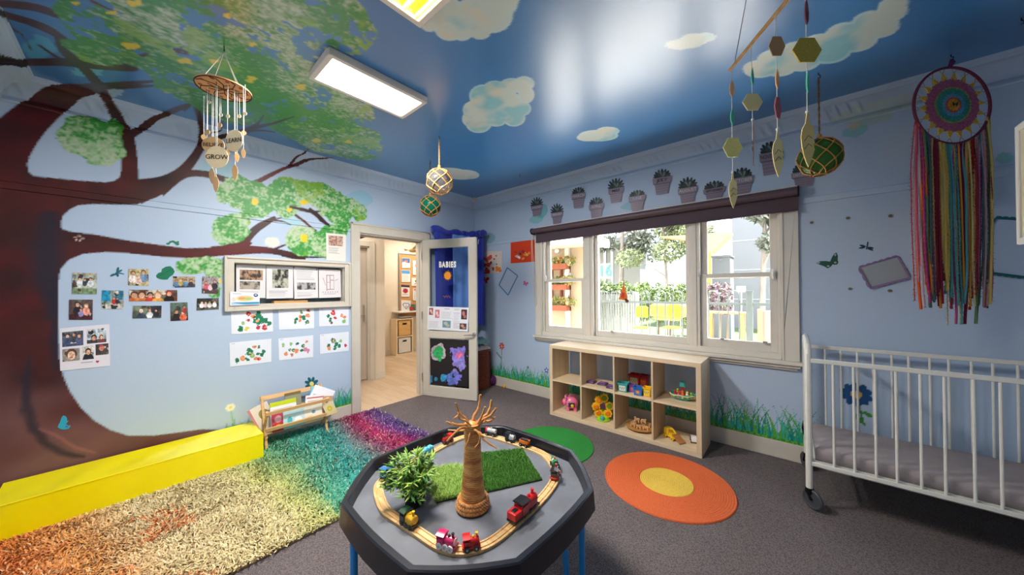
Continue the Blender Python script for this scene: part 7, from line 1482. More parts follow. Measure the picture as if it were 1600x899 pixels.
cv = Cv(70, 44, (230, 230, 236)); cv.ell(.5, .48, .3, .22, (236, 200, 150)); cv.ell(.5, .5, .25, .14, (206, 200, 120)); cv.ell(.4, .48, .12, .1, (226, 120, 90), .6); cv.ell(.6, .5, .12, .1, (150, 190, 130), .7); cv.rect(.04, .78, .98, .95, (50, 150, 200)); cv.poly([(.04, .95), (.04, .78), (.5, .95)], (170, 205, 226)); cv.ell(.86, .22, .08, .14, (24, 50, 110)); cv.ell(.86, .2, .045, .05, (210, 220, 235)); cv.lines(.08, .08, .4, .2, 1, (90, 110, 150)); cv.ell(.12, .55, .06, .15, (236, 190, 150), .6)
panel('wide_leaflet', 'pale leaflet with a blue stripe stuck over the lower left of the notice case', 'leaflet', wp(359.5, 455.8, .0415), wp(406, 457.6, .0415), wp(405.5, 476, .0415), wp(359.5, 478, .0415), cv)
# children's dot paintings
art = [
 ([(360.7,485.8),(426,482.8),(426.8,518.5),(361.7,522.8)], 'white painting with a dark green mass and red dots, upper left of the six', [(.40,.18,.06,'r'),(.40,.42,.05,'r'),(.52,.32,.07,'o'),(.62,.25,.09,'g'),(.6,.5,.10,'g'),(.72,.45,.1,'g'),(.82,.5,.07,'g'),(.9,.62,.06,'g'),(.78,.78,.07,'r'),(.64,.78,.06,'r'),(.2,.8,.07,'g'),(.36,.8,.06,'y'),(.27,.55,.05,'l')]),
 ([(435,482.8),(490.8,481.5),(490.8,513.5),(436,515.8)], 'white painting with scattered green, red and orange dots, upper middle of the six', [(.62,.18,.05,'g'),(.83,.12,.05,'r'),(.6,.42,.06,'o'),(.7,.38,.06,'g'),(.82,.36,.06,'o'),(.7,.5,.06,'g'),(.48,.52,.05,'g'),(.58,.62,.05,'o'),(.8,.68,.08,'g'),(.45,.65,.04,'g')]),
 ([(498.5,480.8),(545,479.5),(545,508.5),(498.5,510.8)], 'white painting with crimson dots beside the door frame, upper right of the six', [(.45,.3,.07,'r'),(.5,.55,.07,'r'),(.3,.45,.05,'g'),(.35,.68,.06,'g'),(.75,.45,.06,'o'),(.85,.55,.05,'o'),(.4,.85,.06,'r'),(.82,.78,.06,'l')]),
 ([(358.4,536),(424,529.5),(424,566),(359.4,573.6)], 'white creased painting with teal green smears, lower left of the six', [(.46,.50,.08,'g'),(.44,.38,.06,'g'),(.58,.28,.05,'o'),(.68,.32,.05,'g'),(.52,.62,.06,'l'),(.65,.58,.05,'g'),(.75,.62,.06,'g'),(.8,.5,.05,'g'),(.3,.72,.06,'o'),(.4,.78,.05,'g'),(.17,.78,.06,'g'),(.6,.78,.05,'o'),(.7,.8,.05,'r')]),
 ([(435,529.5),(489.5,524),(489.5,558.5),(436,563.6)], 'white painting with spread pale green and orange dots, lower middle of the six', [(.13,.32,.06,'l'),(.35,.3,.06,'l'),(.52,.32,.05,'g'),(.8,.28,.05,'o'),(.7,.45,.05,'g'),(.75,.6,.06,'p'),(.65,.62,.05,'g'),(.5,.65,.06,'o'),(.4,.6,.05,'g'),(.2,.72,.06,'o'),(.35,.8,.05,'o'),(.85,.68,.06,'p'),(.3,.55,.05,'g')]),
 ([(500,523),(545,518.5),(545,548.5),(500,553.5)], 'white painting with green dots beside the door frame, lower right of the six', [(.45,.4,.09,'g'),(.55,.6,.08,'g'),(.3,.6,.06,'g'),(.65,.68,.07,'g'),(.3,.75,.06,'o'),(.7,.45,.05,'l'),(.88,.72,.06,'r'),(.5,.8,.06,'g')])]
DC = {'r': (196, 44, 66), 'o': (222, 140, 90), 'g': (24, 122, 84), 'y': (214, 200, 80), 'l': (130, 186, 120), 'p': (206, 130, 160)}
for k, (pts, l, dots) in enumerate(art):
    cv = Cv(72, 44, (228, 232, 244)); cv.grain(.03, 4, k)
    for j, (x, y, r_, c) in enumerate(dots): cv.blob(x, y, r_*.9, DC[c], k*20+j, .9, 12)
    for j, (x, y, r_, c) in enumerate(dots[::2]): cv.blob(x+.01, y, r_*.35, [(236, 170, 120), (14, 80, 60)][j % 2], k*9+j, .9, 20)
    cv.lines(.04, .04, .14, .08, 1, (120, 120, 130)); panel('child_painting', l, 'painting', *[wp(*q) for q in pts], cv, "children's dot paintings below the notice case", .7)
cv = Cv(60, 64, (222, 208, 200)); cv.grain(.05)
for j, (x, y, r_, c) in enumerate([(.2, .4, .13, (190, 60, 40)), (.38, .25, .12, (200, 70, 50)), (.1, .6, .10, (180, 40, 40)), (.35, .6, .10, (196, 60, 50)), (.22, .9, .16, (190, 50, 40)), (.85, .8, .13, (226, 130, 50)), (.45, .5, .05, (90, 60, 60)), (.6, .35, .05, (170, 90, 80)), (.7, .2, .04, (190, 100, 60)), (.55, .8, .06, (150, 70, 60)), (.75, .6, .04, (130, 90, 80)), (.95, .9, .08, (220, 110, 60))]): cv.blob(x, y, r_, c, j+3, 1.0, 9)
panel('splash_painting', 'cream sheet splashed with red and orange paint on the wall by the door', 'painting', wr(753.4, 393), wr(784.7, 392.6), wr(783.7, 427), wr(754, 428), cv, rough=.7)
cv = Cv(60, 56, (224, 62, 16)); cv.grain(.08)
for j, (x, y, r_, c) in enumerate([(.3, .72, .08, (226, 190, 180)), (.35, .75, .06, (240, 230, 230)), (.42, .6, .05, (90, 40, 60)), (.55, .5, .07, (180, 20, 40)), (.6, .65, .05, (226, 150, 60)), (.68, .68, .06, (230, 190, 60)), (.62, .55, .04, (226, 220, 220)), (.52, .82, .05, (240, 160, 60)), (.2, .5, .05, (206, 40, 20)), (.38, .5, .05, (120, 90, 90)), (.75, .6, .05, (240, 140, 50))]): cv.blob(x, y, r_, c, j+13, 1.0, 9)
panel('orange_painting', 'orange paper with a small cluster of mixed paint beside the window frame', 'painting', wr(798, 378.7), wr(836, 374.7), wr(836, 409), wr(798, 411.8), cv, rough=.7)
# ---- flat stickers
def flat(name, label, cat, where, shapes, group=None):
    """shapes: list of (px outline, material); cut from thin vinyl and stuck on the wall"""
    mb = MB(); ms = []
    for k, (pts, m) in enumerate(shapes):
        if m not in ms: ms.append(m)
        P = [where(x, y, .0008+.0007*k) for x, y in pts]; n = (where(0, 400, .01)-where(0, 400, 0)).normalized(); mb.prism(P, -n*.0006, ms.index(m))
    o = obj(name, mb, ms); return tag(o, label, cat, group) if cat else o
def E_(x, y, rx, ry, rot=0, n=18): c, s_ = math.cos(rot), math.sin(rot); return [(x+rx*math.cos(a)*c-ry*math.sin(a)*s_, y+rx*math.cos(a)*s_+ry*math.sin(a)*c) for a in [2*math.pi*i/n for i in range(n)]]
def L_(x0, y0, x1, y1, w): dx, dy = x1-x0, y1-y0; l = math.hypot(dx, dy); a, b = -dy/l*w/2, dx/l*w/2; return [(x0+a, y0+b), (x1+a, y1+b), (x1-a, y1-b), (x0-a, y0-b)]
V = lambda n, c: mat('vinyl '+n, c, .4)
NVY, TEA, GRD, PKV, REV, PUR, SKY = V('petrol blue', (24, 96, 116)), V('teal', (22, 120, 120)), V('sea green', (20, 118, 84)), V('pink', (200, 90, 140)), V('red', (180, 30, 44)), V('lilac', (140, 116, 160)), V('turquoise', (40, 164, 196))
flat('dragonfly_sticker', 'petrol blue dragonfly sticker on the tree wall among the photos', 'sticker', wp, [(E_(182, 427, 5, 1.6, -.8), NVY), (E_(184, 422, 2.2, 4.6, .2), NVY), (E_(183.5, 429.5, 2, 3.6, -.3), NVY), (E_(176, 430, 4.5, 1.8, -.4), NVY), (L_(183, 426, 194, 428.5, 1.2), NVY), (E_(188, 423.5, 3.5, 1.3, -.5), NVY)])
flat('leaf_sticker', 'sea green scalloped leaf sticker on the tree wall among the photos', 'sticker', wp, [([(243.5,431),(247,427),(252,425.5),(253,420.5),(259,417),(266,416),(271,420),(273,425),(270,430),(265,433),(262,437),(256,437.5),(250,436.5),(245,434.5)], GRD), (L_(245, 433, 268, 421, .7), V('deep teal', (10, 84, 70)))])
flat('caterpillar_sticker', 'green looping caterpillar sticker on the painted lower branch', 'sticker', wp, [(E_(262.5, 381, 3, 1.8), GRD), (E_(266, 378.6, 2.6, 1.8, -.5), GRD), (E_(270, 377.6, 3, 1.7), GRD), (E_(274, 379.2, 2.6, 1.8, .5), GRD), (E_(277.5, 381.6, 2.6, 2), GRD), (E_(278, 378.6, 1.8, 1.8), GRD)])
flat('bird_sticker', 'bright turquoise bird sticker low on the painted trunk', 'sticker', wp, [([(90,668),(92,663),(94,660),(96,653),(99,649.5),(103,651),(105,655),(104,658),(107,657),(105.5,660),(103,663),(108,666),(109.5,664),(110,667),(107,670.5),(101,671.5),(95,671)], SKY), (E_(104, 667, 2.2, 1.4), V('violet', (90, 90, 170)))])
def petals(name, label, where, x, y, r, n, c, cc, stem=None):
    sh = [(L_(*s_, .9), V('stem green', (70, 150, 120))) for s_ in (stem or [])]
    sh += [(E_(x+r*.62*math.cos(a), y+r*.62*math.sin(a), r*.36, r*.2, a), c) for a in [2*math.pi*k/n+.3 for k in range(n)]]+[(E_(x, y, r*.3, r*.3), cc)]
    flat(name, label, 'sticker', where, sh)
petals('flower_sticker', 'teal blue flower sticker with a yellow centre above the book rack', wp, 487, 600, 11.5, 8, NVY, V('lemon', (232, 226, 130)))
bf = lambda x, y, s, r_: [[(x+s*(u*math.cos(r_)-v*math.sin(r_)), y+s*(u*math.sin(r_)+v*math.cos(r_))) for u, v in q] for q in ([(0,0),(-.3,-.9),(-1,-1),(-1.1,-.3),(-.5,.1)],[(0,0),(.3,-.9),(1,-1),(1.1,-.3),(.5,.1)],[(0,0),(-.6,.1),(-.8,.7),(-.3,.8)],[(0,0),(.6,.1),(.8,.7),(.3,.8)])]
flat('butterfly_sticker', 'red butterfly sticker beside the hanging blue cloth', 'sticker', wr, [(q, REV) for q in bf(758, 438, 5.5, .2)])
flat('butterfly_sticker', 'small pink butterfly sticker left of the window frame', 'sticker', wr, [(q, PKV) for q in bf(821, 443.5, 3.6, .4)])
G1_ = V('forest green', (28, 84, 66)); 
flat('butterfly_sticker', 'dark green butterfly sticker with pale wing spots right of the window', 'sticker', wr, [([(1275,411),(1281,408.4),(1290,408),(1297,409),(1300,402),(1304,396),(1307,395),(1309,400),(1308.5,407),(1310,410),(1308,413.5),(1303,414),(1301,413),(1298,417),(1293,419.5),(1288,416.5),(1281,414)], G1_), (E_(1279, 410.6, 2.4, 1.3), V('pale grey', (170, 176, 176))), (E_(1305, 398.5, 1.4, 2), V('pale grey', (0, 0, 0))), (E_(1305, 410.5, 2, 1.4), V('pale grey', (0, 0, 0))), (E_(1294, 416, 2.2, 1.3), V('pale grey', (0, 0, 0)))])
flat('dragonfly_sticker', 'navy dragonfly sticker above the lilac scalloped frame', 'sticker', wr, [(E_(1348, 384.5, 5, 1.6, .25), V('navy', (26, 60, 96))), (E_(1346.5, 387.4, 5, 1.3, -.1), V('navy', (0, 0, 0))), (E_(1360, 387.5, 5, 1.5, .1), V('navy', (0, 0, 0))), (E_(1360, 390, 4.6, 1.3, .35), V('navy', (0, 0, 0))), (L_(1353.5, 390, 1356, 378, 1.4), V('navy', (0, 0, 0)))])
def frame_st(label, c4, m, w, scal, fill=None):
    sh = []; 
    if fill: sh.append((c4, fill))
    for i in range(len(c4) if len(c4) == 4 else len(c4)-1):
        a, b = c4[i], c4[(i+1) % len(c4)]; sh.append((L_(a[0], a[1], b[0], b[1], w), m)); l = math.hypot(b[0]-a[0], b[1]-a[1]); k = int(l/scal) if scal else 0
        cx_, cy_ = sum(p[0] for p in c4)/len(c4), sum(p[1] for p in c4)/len(c4)
        for j in range(k): f = (j+.5)/k; x, y = a[0]+(b[0]-a[0])*f, a[1]+(b[1]-a[1])*f; ox, oy = -(b[1]-a[1])/l, (b[0]-a[0])/l; s_ = 1 if (x-cx_)*ox+(y-cy_)*oy > 0 else -1; sh.append((E_(x+ox*s_*w*.5, y+oy*s_*w*.5, scal*.55, w*.75, math.atan2(b[1]-a[1], b[0]-a[0])), m))
    flat('frame_sticker', label, 'sticker', wr, sh)
frame_st('blue diamond shaped frame sticker below the orange paper', [(792.6, 418.4), (808.8, 431.3), (793.8, 461.5), (779.7, 445.5)], V('cornflower', (64, 118, 168)), 1.5, 0)
frame_st('lilac scalloped rectangular frame sticker right of the window', [(1342, 418.7), (1402, 400.7), (1421, 434), (1359, 450)], PUR, 2.2, 9, V('grey lilac wash', (160, 168, 176)))
frame_st('dark teal scalloped frame sticker running behind the hanging board', [(1640, 346.5), (1556, 341), (1546, 357), (1546, 426), (1640, 438)], V('dark teal', (20, 96, 104)), 3.0, 10)
for k, (x, y, l) in enumerate([(1268, 348, 'brown wall plug nearest the window frame, upper row'), (1324.7, 341, 'brown wall plug above the dragonfly sticker'), (1391, 337.5, 'brown wall plug beside the dreamcatcher yarn, upper row'), (1328, 451.5, 'brown wall plug below the lilac frame, left'), (1390, 454.5, 'brown wall plug below the lilac frame, right')]):
    P = onw(x, y); mb = MB(); mb.cyl((P.x, 0, P.z), (P.x, -.006, P.z), .010, n=14); mb.cyl((P.x, -.006, P.z), (P.x, -.008, P.z), .004, n=8); tag(obj('wall_plug', mb, mat('brown wall plug', (120, 104, 80), .6)), l, 'wall plug', 'wall plugs right of the window')
# month pots
M_POT, M_POTD, M_SUC, M_SUC2, M_TXT = V('mauve grey pot', (142, 128, 146)), V('mauve grey mortar', (112, 100, 118)), V('grey green succulent', (56, 72, 72)), V('dark succulent', (30, 42, 46)), V('white lettering', (214, 212, 216))
mon = [('JANUARY', 838.7, 308, 321, 338, 9.2, (5, 3)), ('FEBRUARY', 870.2, 318, 332, 350, 9.2, (6, 2)), ('MARCH', 903.7, 292, 302, 325, 11, (6, 2)), ('APRIL', 931.7, 308, 319, 340.5, 12, (6, 2)), ('MAY', 962.4, 278, 294, 316, 12.2, (7, 2)), ('JUNE', 995.5, 297, 306, 329, 13.6, (6, 2)), ('JULY', 1034.5, 264, 277, 303, 15, (7, 2)),
       ('AUGUST', 1074.5, 277, 293, 318, 15.6, (8, 2)), ('SEPTEMBER', 1116, 283, 294, 314, 17.6, (8, 2)), ('OCTOBER', 1159, 262, 277, 306, 18.4, (8, 2)), ('NOVEMBER', 1205, 220, 238, 273, 19, (9, 2)), ('DECEMBER', 1256, 254, 268, 292, 20, (8, 2))]
whites = [0, 0, 0, 0, 0, 0, 0, 0, 0, 0, 0, 0]
desc = ['the leftmost pot', 'second pot from the left, lower', 'third pot from the left, upper', 'fourth pot from the left, lower', 'fifth pot from the left, upper', 'sixth pot, just above the blind', 'seventh pot, high above the blind', 'eighth pot with a full rosette', 'ninth pot touching the blind', 'tenth pot behind the carved feather', 'eleventh pot high by the cornice', 'twelfth pot behind the green float']
for k, (mn, x, yt, yr_, yb_p, hw, _n) in enumerate(mon):
    sl = -.17; q = lambda u, v: (x+u, v+u*sl); sh = []
    r = random.Random(k); n = 9
    for i in range(n):
        a = math.pi*(.06+.88*i/(n-1)); l = (yr_-yt)*(.75+.35*math.sin(a)); cx_, cy_ = x+math.cos(a)*l*.5*hw/((yr_-yt)*.75), yr_+1-math.sin(a)*l*.5; sh.append((E_(cx_, cy_+(cx_-x)*sl, max(l*.5, hw*.38), hw*.15, -a), M_SUC if i % 2 else M_SUC2))
    for i in range(5): a = math.pi*(.2+.6*i/4); sh.append((E_(x+math.cos(a)*hw*.3, yr_-(yr_-yt)*.3*math.sin(a)-1, hw*.3, hw*.12, -a), V('pale succulent', (120, 136, 130)) if i % 2 else M_SUC))
    h = yb_p-yr_; sh.append(([q(-hw*.80, yr_+h*.3), q(hw*.80, yr_+h*.3), q(hw*.62, yb_p), q(-hw*.62, yb_p)], M_POT)); sh.append(([q(-hw, yr_), q(hw, yr_), q(hw*.95, yr_+h*.36), q(-hw*.95, yr_+h*.36)], M_POT)); sh.append(([q(-hw*.94, yr_+h*.34), q(hw*.94, yr_+h*.34), q(hw*.8, yr_+h*.42), q(-hw*.8, yr_+h*.42)], M_POTD))
    for j in range(3): f = .52+.16*j; w_ = hw*(.78-.18*(f-.3)/.7); sh.append(([q(-w_, yr_+h*f), q(w_, yr_+h*f), q(w_, yr_+h*(f+.02)), q(-w_, yr_+h*(f+.02))], M_POTD))
    dkl = k in (4, 6, 8, 10); o = flat('month_pot_sticker', 'cut-out potted succulent marked %s above the window, %s' % (mn, desc[k]), 'sticker', wr, sh, 'month pot stickers above the window')
    A = wr(*q(-hw*.85, yr_+h*.18), .017); B = wr(*q(hw*.85, yr_+h*.18), .017); wd = (B-A).length; ht = (wr(x, yr_, .01)-wr(x, yr_+h*.26, .01)).length; sc = wd/(len(mn)*.62*ht)
    obj('lettering', text_mb(mn, ht, (A+B)/2, B-A, (0, 0, 1), .0004, scale_x=min(1.1, sc)), mat('dark print', (40, 36, 44), .6) if dkl else M_TXT, o)
# orange fish on the window pane
fsh = thing('fish_suncatcher', 'orange and red glass fish suncatcher hanging on the middle window pane', 'ornament', tuple(onw(975, 458, -.03)))
wq = lambda x, y, o=0: onw(x, y, -.012-o)
mb = MB(); mb.prism([wq(*p) for p in [(974.2, 440), (975.4, 446), (977.5, 455), (980.5, 464), (980, 468), (977, 470), (972, 468.5), (966.5, 468), (968, 464), (970, 458), (972.8, 447)]], (0, .004, 0)); obj('fish_body', mb, mat('orange glass', (232, 120, 34), .25), fsh)
mb = MB(); mb.prism([wq(*p) for p in [(974.6, 438), (975.6, 442), (973.8, 446)]], (0, .006, 0)); mb.prism([wq(*p) for p in [(976.5, 466), (983, 470), (981, 473), (977.5, 473)]], (0, .006, 0)); obj('dark_fin', mb, mat('dark fin', (90, 40, 40), .4), fsh)
mb = MB(); mb.prism([wq(*p, .001) for p in [(972, 456), (976, 459), (975, 466), (970, 465)]], (0, -.002, 0)); obj('red_patch', mb, mat('red glass', (206, 66, 40), .25), fsh)
mb = MB(); a_ = wq(974.8, 439); mb.cyl(a_+Vector((0, .002, 0)), (a_.x, a_.y+.002, 2.055), .0008, n=4); obj('thread', mb, mat('thin cord'), fsh)
# ================= outside the window =================
GZ = -.32
M_PAV = mat('pale concrete paving', (224, 218, 210), .8, noise=.06, nscale=2)
mb = MB(); mb.box((-14, .17, GZ-.1), (22, 7.0, GZ)); struct('paving', mb, M_PAV)
mb = MB(); mb.box((-14, 7.0, GZ-.1), (22, 40, GZ+.02)); struct('lawn', mb, mat('mown lawn', (70, 86, 46), .9, noise=.2, nscale=3))
M_CRW = mat('cream rendered wall', (150, 134, 110), .8, noise=.03, nscale=2); M_SOF = mat('cream eave lining', (160, 148, 126), .7)
ex = onw(924, 400, 3.3).x
wb_ = thing('neighbour_building', 'cream rendered building wing with a wide eave seen through the left sash', 'building', (ex-2.4, 3.6, GZ))
mb = MB(); mb.box((ex-5, 3.4, GZ), (ex, 3.7, 3.1)); obj('wall', mb, M_CRW, wb_); mb = MB(); mb.box((ex-5, 2.5, 2.35), (ex+.12, 3.8, 2.43)); obj('eave_lining', mb, M_SOF, wb_); mb = MB(); mb.box((ex-5, 2.42, 2.33), (ex+.2, 2.5, 2.52)); mb.box((ex+.12, 2.5, 2.33), (ex+.2, 3.8, 2.52)); obj('fascia', mb, mat('white fascia', (216, 214, 206), .6), wb_)
P = on(887, 450, 1, 3.33); mb = MB(); mb.box((P.x-.045, 3.28, GZ), (P.x+.045, 3.38, 2.35)); mb.box((P.x-.055, 3.27, 1.70), (P.x+.055, 3.4, 1.76)); mb.box((P.x-.055, 3.27, .3), (P.x+.055, 3.4, .36)); obj('downpipe', mb, mat('grey downpipe', (168, 164, 152), .5), wb_)
P = on(870, 392, 1, 3.35); mb = MB(); mb.ball((P.x, 3.36, P.z), (.06, .05, .06), 10); mb.cyl((P.x, 3.4, P.z), (P.x, 3.36, P.z), .03); obj('wall_lamp', mb, M_WHITE, wb_)
def leaves(nm, parent, blobs, n, size, cols, seed=1, mats=None):
    r = np.random.default_rng(seed); w = np.array([b[3]*b[4]*b[5] for b in blobs])**.67; w /= w.sum(); k = r.choice(len(blobs), n, p=w); B = np.array(blobs)[k]; v = r.normal(size=(n, 3)); v /= np.linalg.norm(v, axis=1)[:, None]; v *= r.uniform(.45, 1.0, n)[:, None]**.6
    c = B[:, :3]+v*B[:, 3:6]; a = r.normal(size=(n, 3)); a /= np.linalg.norm(a, axis=1)[:, None]; b = np.cross(a, r.normal(size=(n, 3))); b /= np.linalg.norm(b, axis=1)[:, None]; s_ = size*r.uniform(.6, 1.3, n)[:, None]
    Vv = np.stack([c-a*s_, c+b*s_*.35, c+a*s_, c-b*s_*.35], 1).reshape(-1, 3); Fq = np.arange(n*4).reshape(-1, 4); cc = lin(cols)[r.integers(0, len(cols), n)]*r.uniform(.75, 1.25, n)[:, None]
    obj(nm, npmesh(nm, Vv, Fq, np.repeat(np.clip(cc, 0, 1), 4, axis=0)), vmat(.6), parent, kind='stuff')
GRN_ = [(84, 104, 46), (104, 124, 60), (62, 84, 38), (124, 138, 80)]
# wall planter
A = on(858, 416, 1, 3.3); B = on(889, 486, 1, 3.3); wpn = thing('wall_planter', 'terracotta coloured slatted wall planter on the cream building', 'planter', ((A.x+B.x)/2, 3.33, B.z)); mb = MB()
for z in (A.z-.10, (A.z+B.z)/2-.05, B.z): mb.box((A.x, 3.18, z), (B.x, 3.40, z+.13))
for x in (A.x, (A.x+B.x)/2, B.x-.05): mb.box((x, 3.35, B.z), (x+.05, 3.4, A.z+.02))
obj('planter_boxes', mb, mat('terracotta stained wood', (120, 62, 38), .8, noise=.15, nscale=8), wpn)
leaves('planter_leaves', wpn, [(A.x+.25+.3*i, 3.26, z+.20, .22, .1, .12) for i in range(2) for z in (A.z-.12, (A.z+B.z)/2-.03, B.z+.02)], 900, .05, GRN_+[(226, 140, 70)], 3)
# pool fence
FY = 1.95; M_FN = mat('grey green fence enamel', (78, 86, 84), .5); fx0 = on(929, 470, 1, FY).x; fx1 = 4.6
tz = on(1010, 455, 1, FY).z; rz_ = on(1010, 472.5, 1, FY).z
fn = thing('pool_fence', 'grey metal loop-top pool fence close outside the window', 'fence', ((fx0+fx1)/2, FY, GZ)); mb = MB(); mb.box((fx0, FY-.015, rz_-.018), (fx1, FY+.015, rz_+.018)); mb.box((fx0, FY-.015, GZ+.06), (fx1, FY+.015, GZ+.10)); obj('rail', mb, M_FN, fn)
for x in (fx0, on(1171, 470, 1, FY).x, fx1-.1): mb = MB(); mb.box((x-.035, FY-.035, GZ), (x+.035, FY+.035, tz-.02)); mb.box((x-.042, FY-.042, tz-.02), (x+.042, FY+.042, tz)); obj('post', mb, M_FN, fn)
x = fx0+.12; hw = .062
while x < fx1-.25:
    if abs(x+hw-on(1171, 470, 1, FY).x) > .12:
        mb = MB(); mb.tube([(x, FY, GZ+.08), (x, FY, tz-hw)]+[(x+hw-hw*math.cos(a), FY, tz-hw+hw*math.sin(a)) for a in [math.pi*k/8 for k in range(1, 8)]]+[(x+2*hw, FY, tz-hw), (x+2*hw, FY, GZ+.08)], .0085, 6); obj('loop', mb, M_FN, fn)
    x += .235
# white picket fence beyond
PY_ = 4.2; a = on(934, 470, 1, PY_).x; b = on(993, 470, 1, PY_).x; zt_p = on(960, 458, 1, PY_).z; pf = thing('picket_fence', 'white picket fence beyond the pool fence', 'fence', ((a+b)/2, PY_, GZ)); mb = MB(); mb.box((a, PY_, zt_p-.28), (b, PY_+.03, zt_p-.20)); mb.box((a, PY_, GZ+.2), (b, PY_+.03, GZ+.28)); mb.box((b-.05, PY_-.05, GZ), (b+.06, PY_+.06, zt_p+.03)); obj('rails', mb, mat('weathered white paint', (120, 123, 120), .6), pf)
n = 15
for k in range(n): x = a+(b-a)*(k+.2)/n; mb = MB(); mb.box((x, PY_-.015, GZ+.08), (x+.045, PY_, zt_p)); mb.cyl((x+.0225, PY_-.015, zt_p-.005), (x+.0225, PY_, zt_p-.005), .0225, n=12); obj('picket', mb, mat('weathered white paint', (120, 123, 120), .6), pf)
def shrub(label, px0, px1, pyt, pyb, Y, cols, n, seed, size=.05, nm='shrub', grp=None):
    A = on(px0, pyt, 1, Y); B = on(px1, pyb, 1, Y); t = thing(nm, label, 'shrub', ((A.x+B.x)/2, Y, GZ), 0, grp); w = (B.x-A.x); h = A.z-B.z; r = random.Random(seed); bl = [(A.x+w*(i+.5)/5, Y+r.uniform(-.2, .2), B.z+h*.45+r.uniform(-.06, .06)*h, w*.16, .45, h*.5*r.uniform(.85, 1.1)) for i in range(5)]
    leaves('leaves', t, bl, n, size, cols, seed); mb = MB()
    for i in range(5): mb.tube([(bl[i][0], Y, GZ), (bl[i][0]+.05, Y, bl[i][2])], [.03, .012], 6)
    obj('stems', mb, mat('shrub stem', (110, 90, 66), .8), t)
shrub('bright green shrub behind the white pickets', 940, 1000, 438, 500, 5.2, GRN_, 5000, 1)
shrub('olive green shrub behind the yellow chairs', 985, 1075, 438, 505, 6.5, GRN_, 6000, 2, grp=None)
shrub('purple leaved shrub behind the fence in the right pane', 1084, 1140, 440, 492, 5.0, [(104, 76, 90), (84, 58, 76), (122, 104, 104), (96, 104, 76)], 4000, 3, .045)
def tree(label, px, Y, pyt, w, cols, n, seed, size=.09, tr=.09, lean=.0, py0=440, gaps=5):
    r = random.Random(seed); B = on(px, 455, 1, Y); T = on(px, pyt, 1, Y); t = thing('tree', label, 'tree', (B.x, Y, GZ), 0); mb = MB(); top = T.z; mb.tube(catmull([(B.x, Y, GZ), (B.x+lean*.4, Y, top*.35), (B.x+lean*.7, Y, top*.65), (B.x+lean, Y, top)], 4), [tr*(1-.06*i) for i in range(13)], 8); bl = []
    for k in range(gaps*3):
        z = top*(.45+.55*r.random()); x = B.x+lean*z/top; a = r.uniform(0, 6.28); l = w*r.uniform(.3, 1); e = Vector((x+math.cos(a)*l, Y+math.sin(a)*l*.6, z+.3*l)); mb.tube([(x, Y, z-.3), Vector((x, Y, z-.1)).lerp(e, .5), e], [tr*.4, tr*.25, tr*.1], 5); bl.append((e.x, e.y, e.z, w*.38, w*.38, w*.26))
    obj('trunk', mb, mat('pale gum bark', (124, 116, 108), .8, noise=.15, nscale=5), t); leaves('leaves', t, bl, n, size, cols, seed)
GUM = [(78, 84, 72), (96, 100, 86), (64, 72, 62), (116, 118, 104)]
tree('tall gum tree with grey foliage left in the middle pane', 968, 9.5, 300, 1.3, GUM, 5000, 4, .10, .13, .2)
tree('light leafy tree filling the right of the middle pane', 1046, 8.0, 305, 1.35, [(118, 128, 88), (136, 144, 106), (98, 110, 74)], 8500, 5, .075, .07, -.2)
tree('slim gum tree in the right pane before the grey building', 1188, 7.5, 270, 1.1, GUM, 4200, 6, .10, .08, .15)
tree('second gum tree farther behind the white pickets', 1000, 17.0, 320, 1.9, GUM, 3000, 7, .12, .14, -.4)
# verandah building, grey hall, signboard
A = on(928, 372, 1, 11); B = on(962, 398, 1, 11); vb = thing('verandah_building', 'distant building with a pale verandah roof on posts', 'building', (A.x, 11, GZ)); mb = MB(); mb.box((A.x-4, 10.5, on(940, 385, 1, 11).z), (B.x+.9, 14, on(940, 377, 1, 11).z)); obj('roof', mb, mat('pale iron roof', (112, 115, 112), .6), vb); mb = MB(); mb.box((A.x-4, 13, GZ), (B.x+.4, 14, on(940, 385, 1, 11).z)); obj('wall', mb, mat('grey brown wall', (150, 146, 142), .8), vb)
for px in (931, 946, 957): x = on(px, 420, 1, 10.7).x; mb = MB(); mb.box((x-.06, 10.64, GZ), (x+.06, 10.76, on(940, 385, 1, 10.7).z)); obj('post', mb, mat('post grey', (140, 140, 140), .7), vb)
A = on(935, 412, 1, 9.9); B = on(956, 436, 1, 9.9); sg = thing('number_sign', 'white panel with large turquoise numerals under the verandah', 'sign', ((A.x+B.x)/2, 9.9, B.z)); mb = MB(); mb.box((A.x, 9.9, B.z), (B.x, 9.95, A.z)); mb.box((A.x, 9.9, GZ), (A.x+.06, 9.95, B.z)); mb.box((B.x-.06, 9.9, GZ), (B.x, 9.95, B.z)); obj('panel', mb, mat('weathered white paint'), sg)
obj('lettering', text_mb('16', (A.z-B.z)*.95, Vector(((A.x+B.x)/2, 9.88, (A.z+B.z)/2)), (1, 0, 0), (0, 0, 1), .005), mat('turquoise paint', (70, 200, 180), .5), sg)
A = on(1143, 318, 1, 13); B = on(1240, 440, 1, 13); gb = thing('grey_hall', 'large pale grey windowless building beyond the lawn', 'building', ((A.x+B.x)/2+2, 14, GZ)); mb = MB(); mb.box((A.x, 13, GZ), (B.x+7, 16, A.z+2)); obj('wall', mb, mat('pale grey cladding', (108, 111, 117), .7), gb, bevel=.01)
mb = MB()
for k in range(1, 6): mb.box((A.x, 12.985, GZ+k*(A.z+2-GZ)/6), (B.x+7, 13, GZ+k*(A.z+2-GZ)/6+.03))
obj('cladding_joint', mb, mat('joint grey', (160, 164, 170), .7), gb)
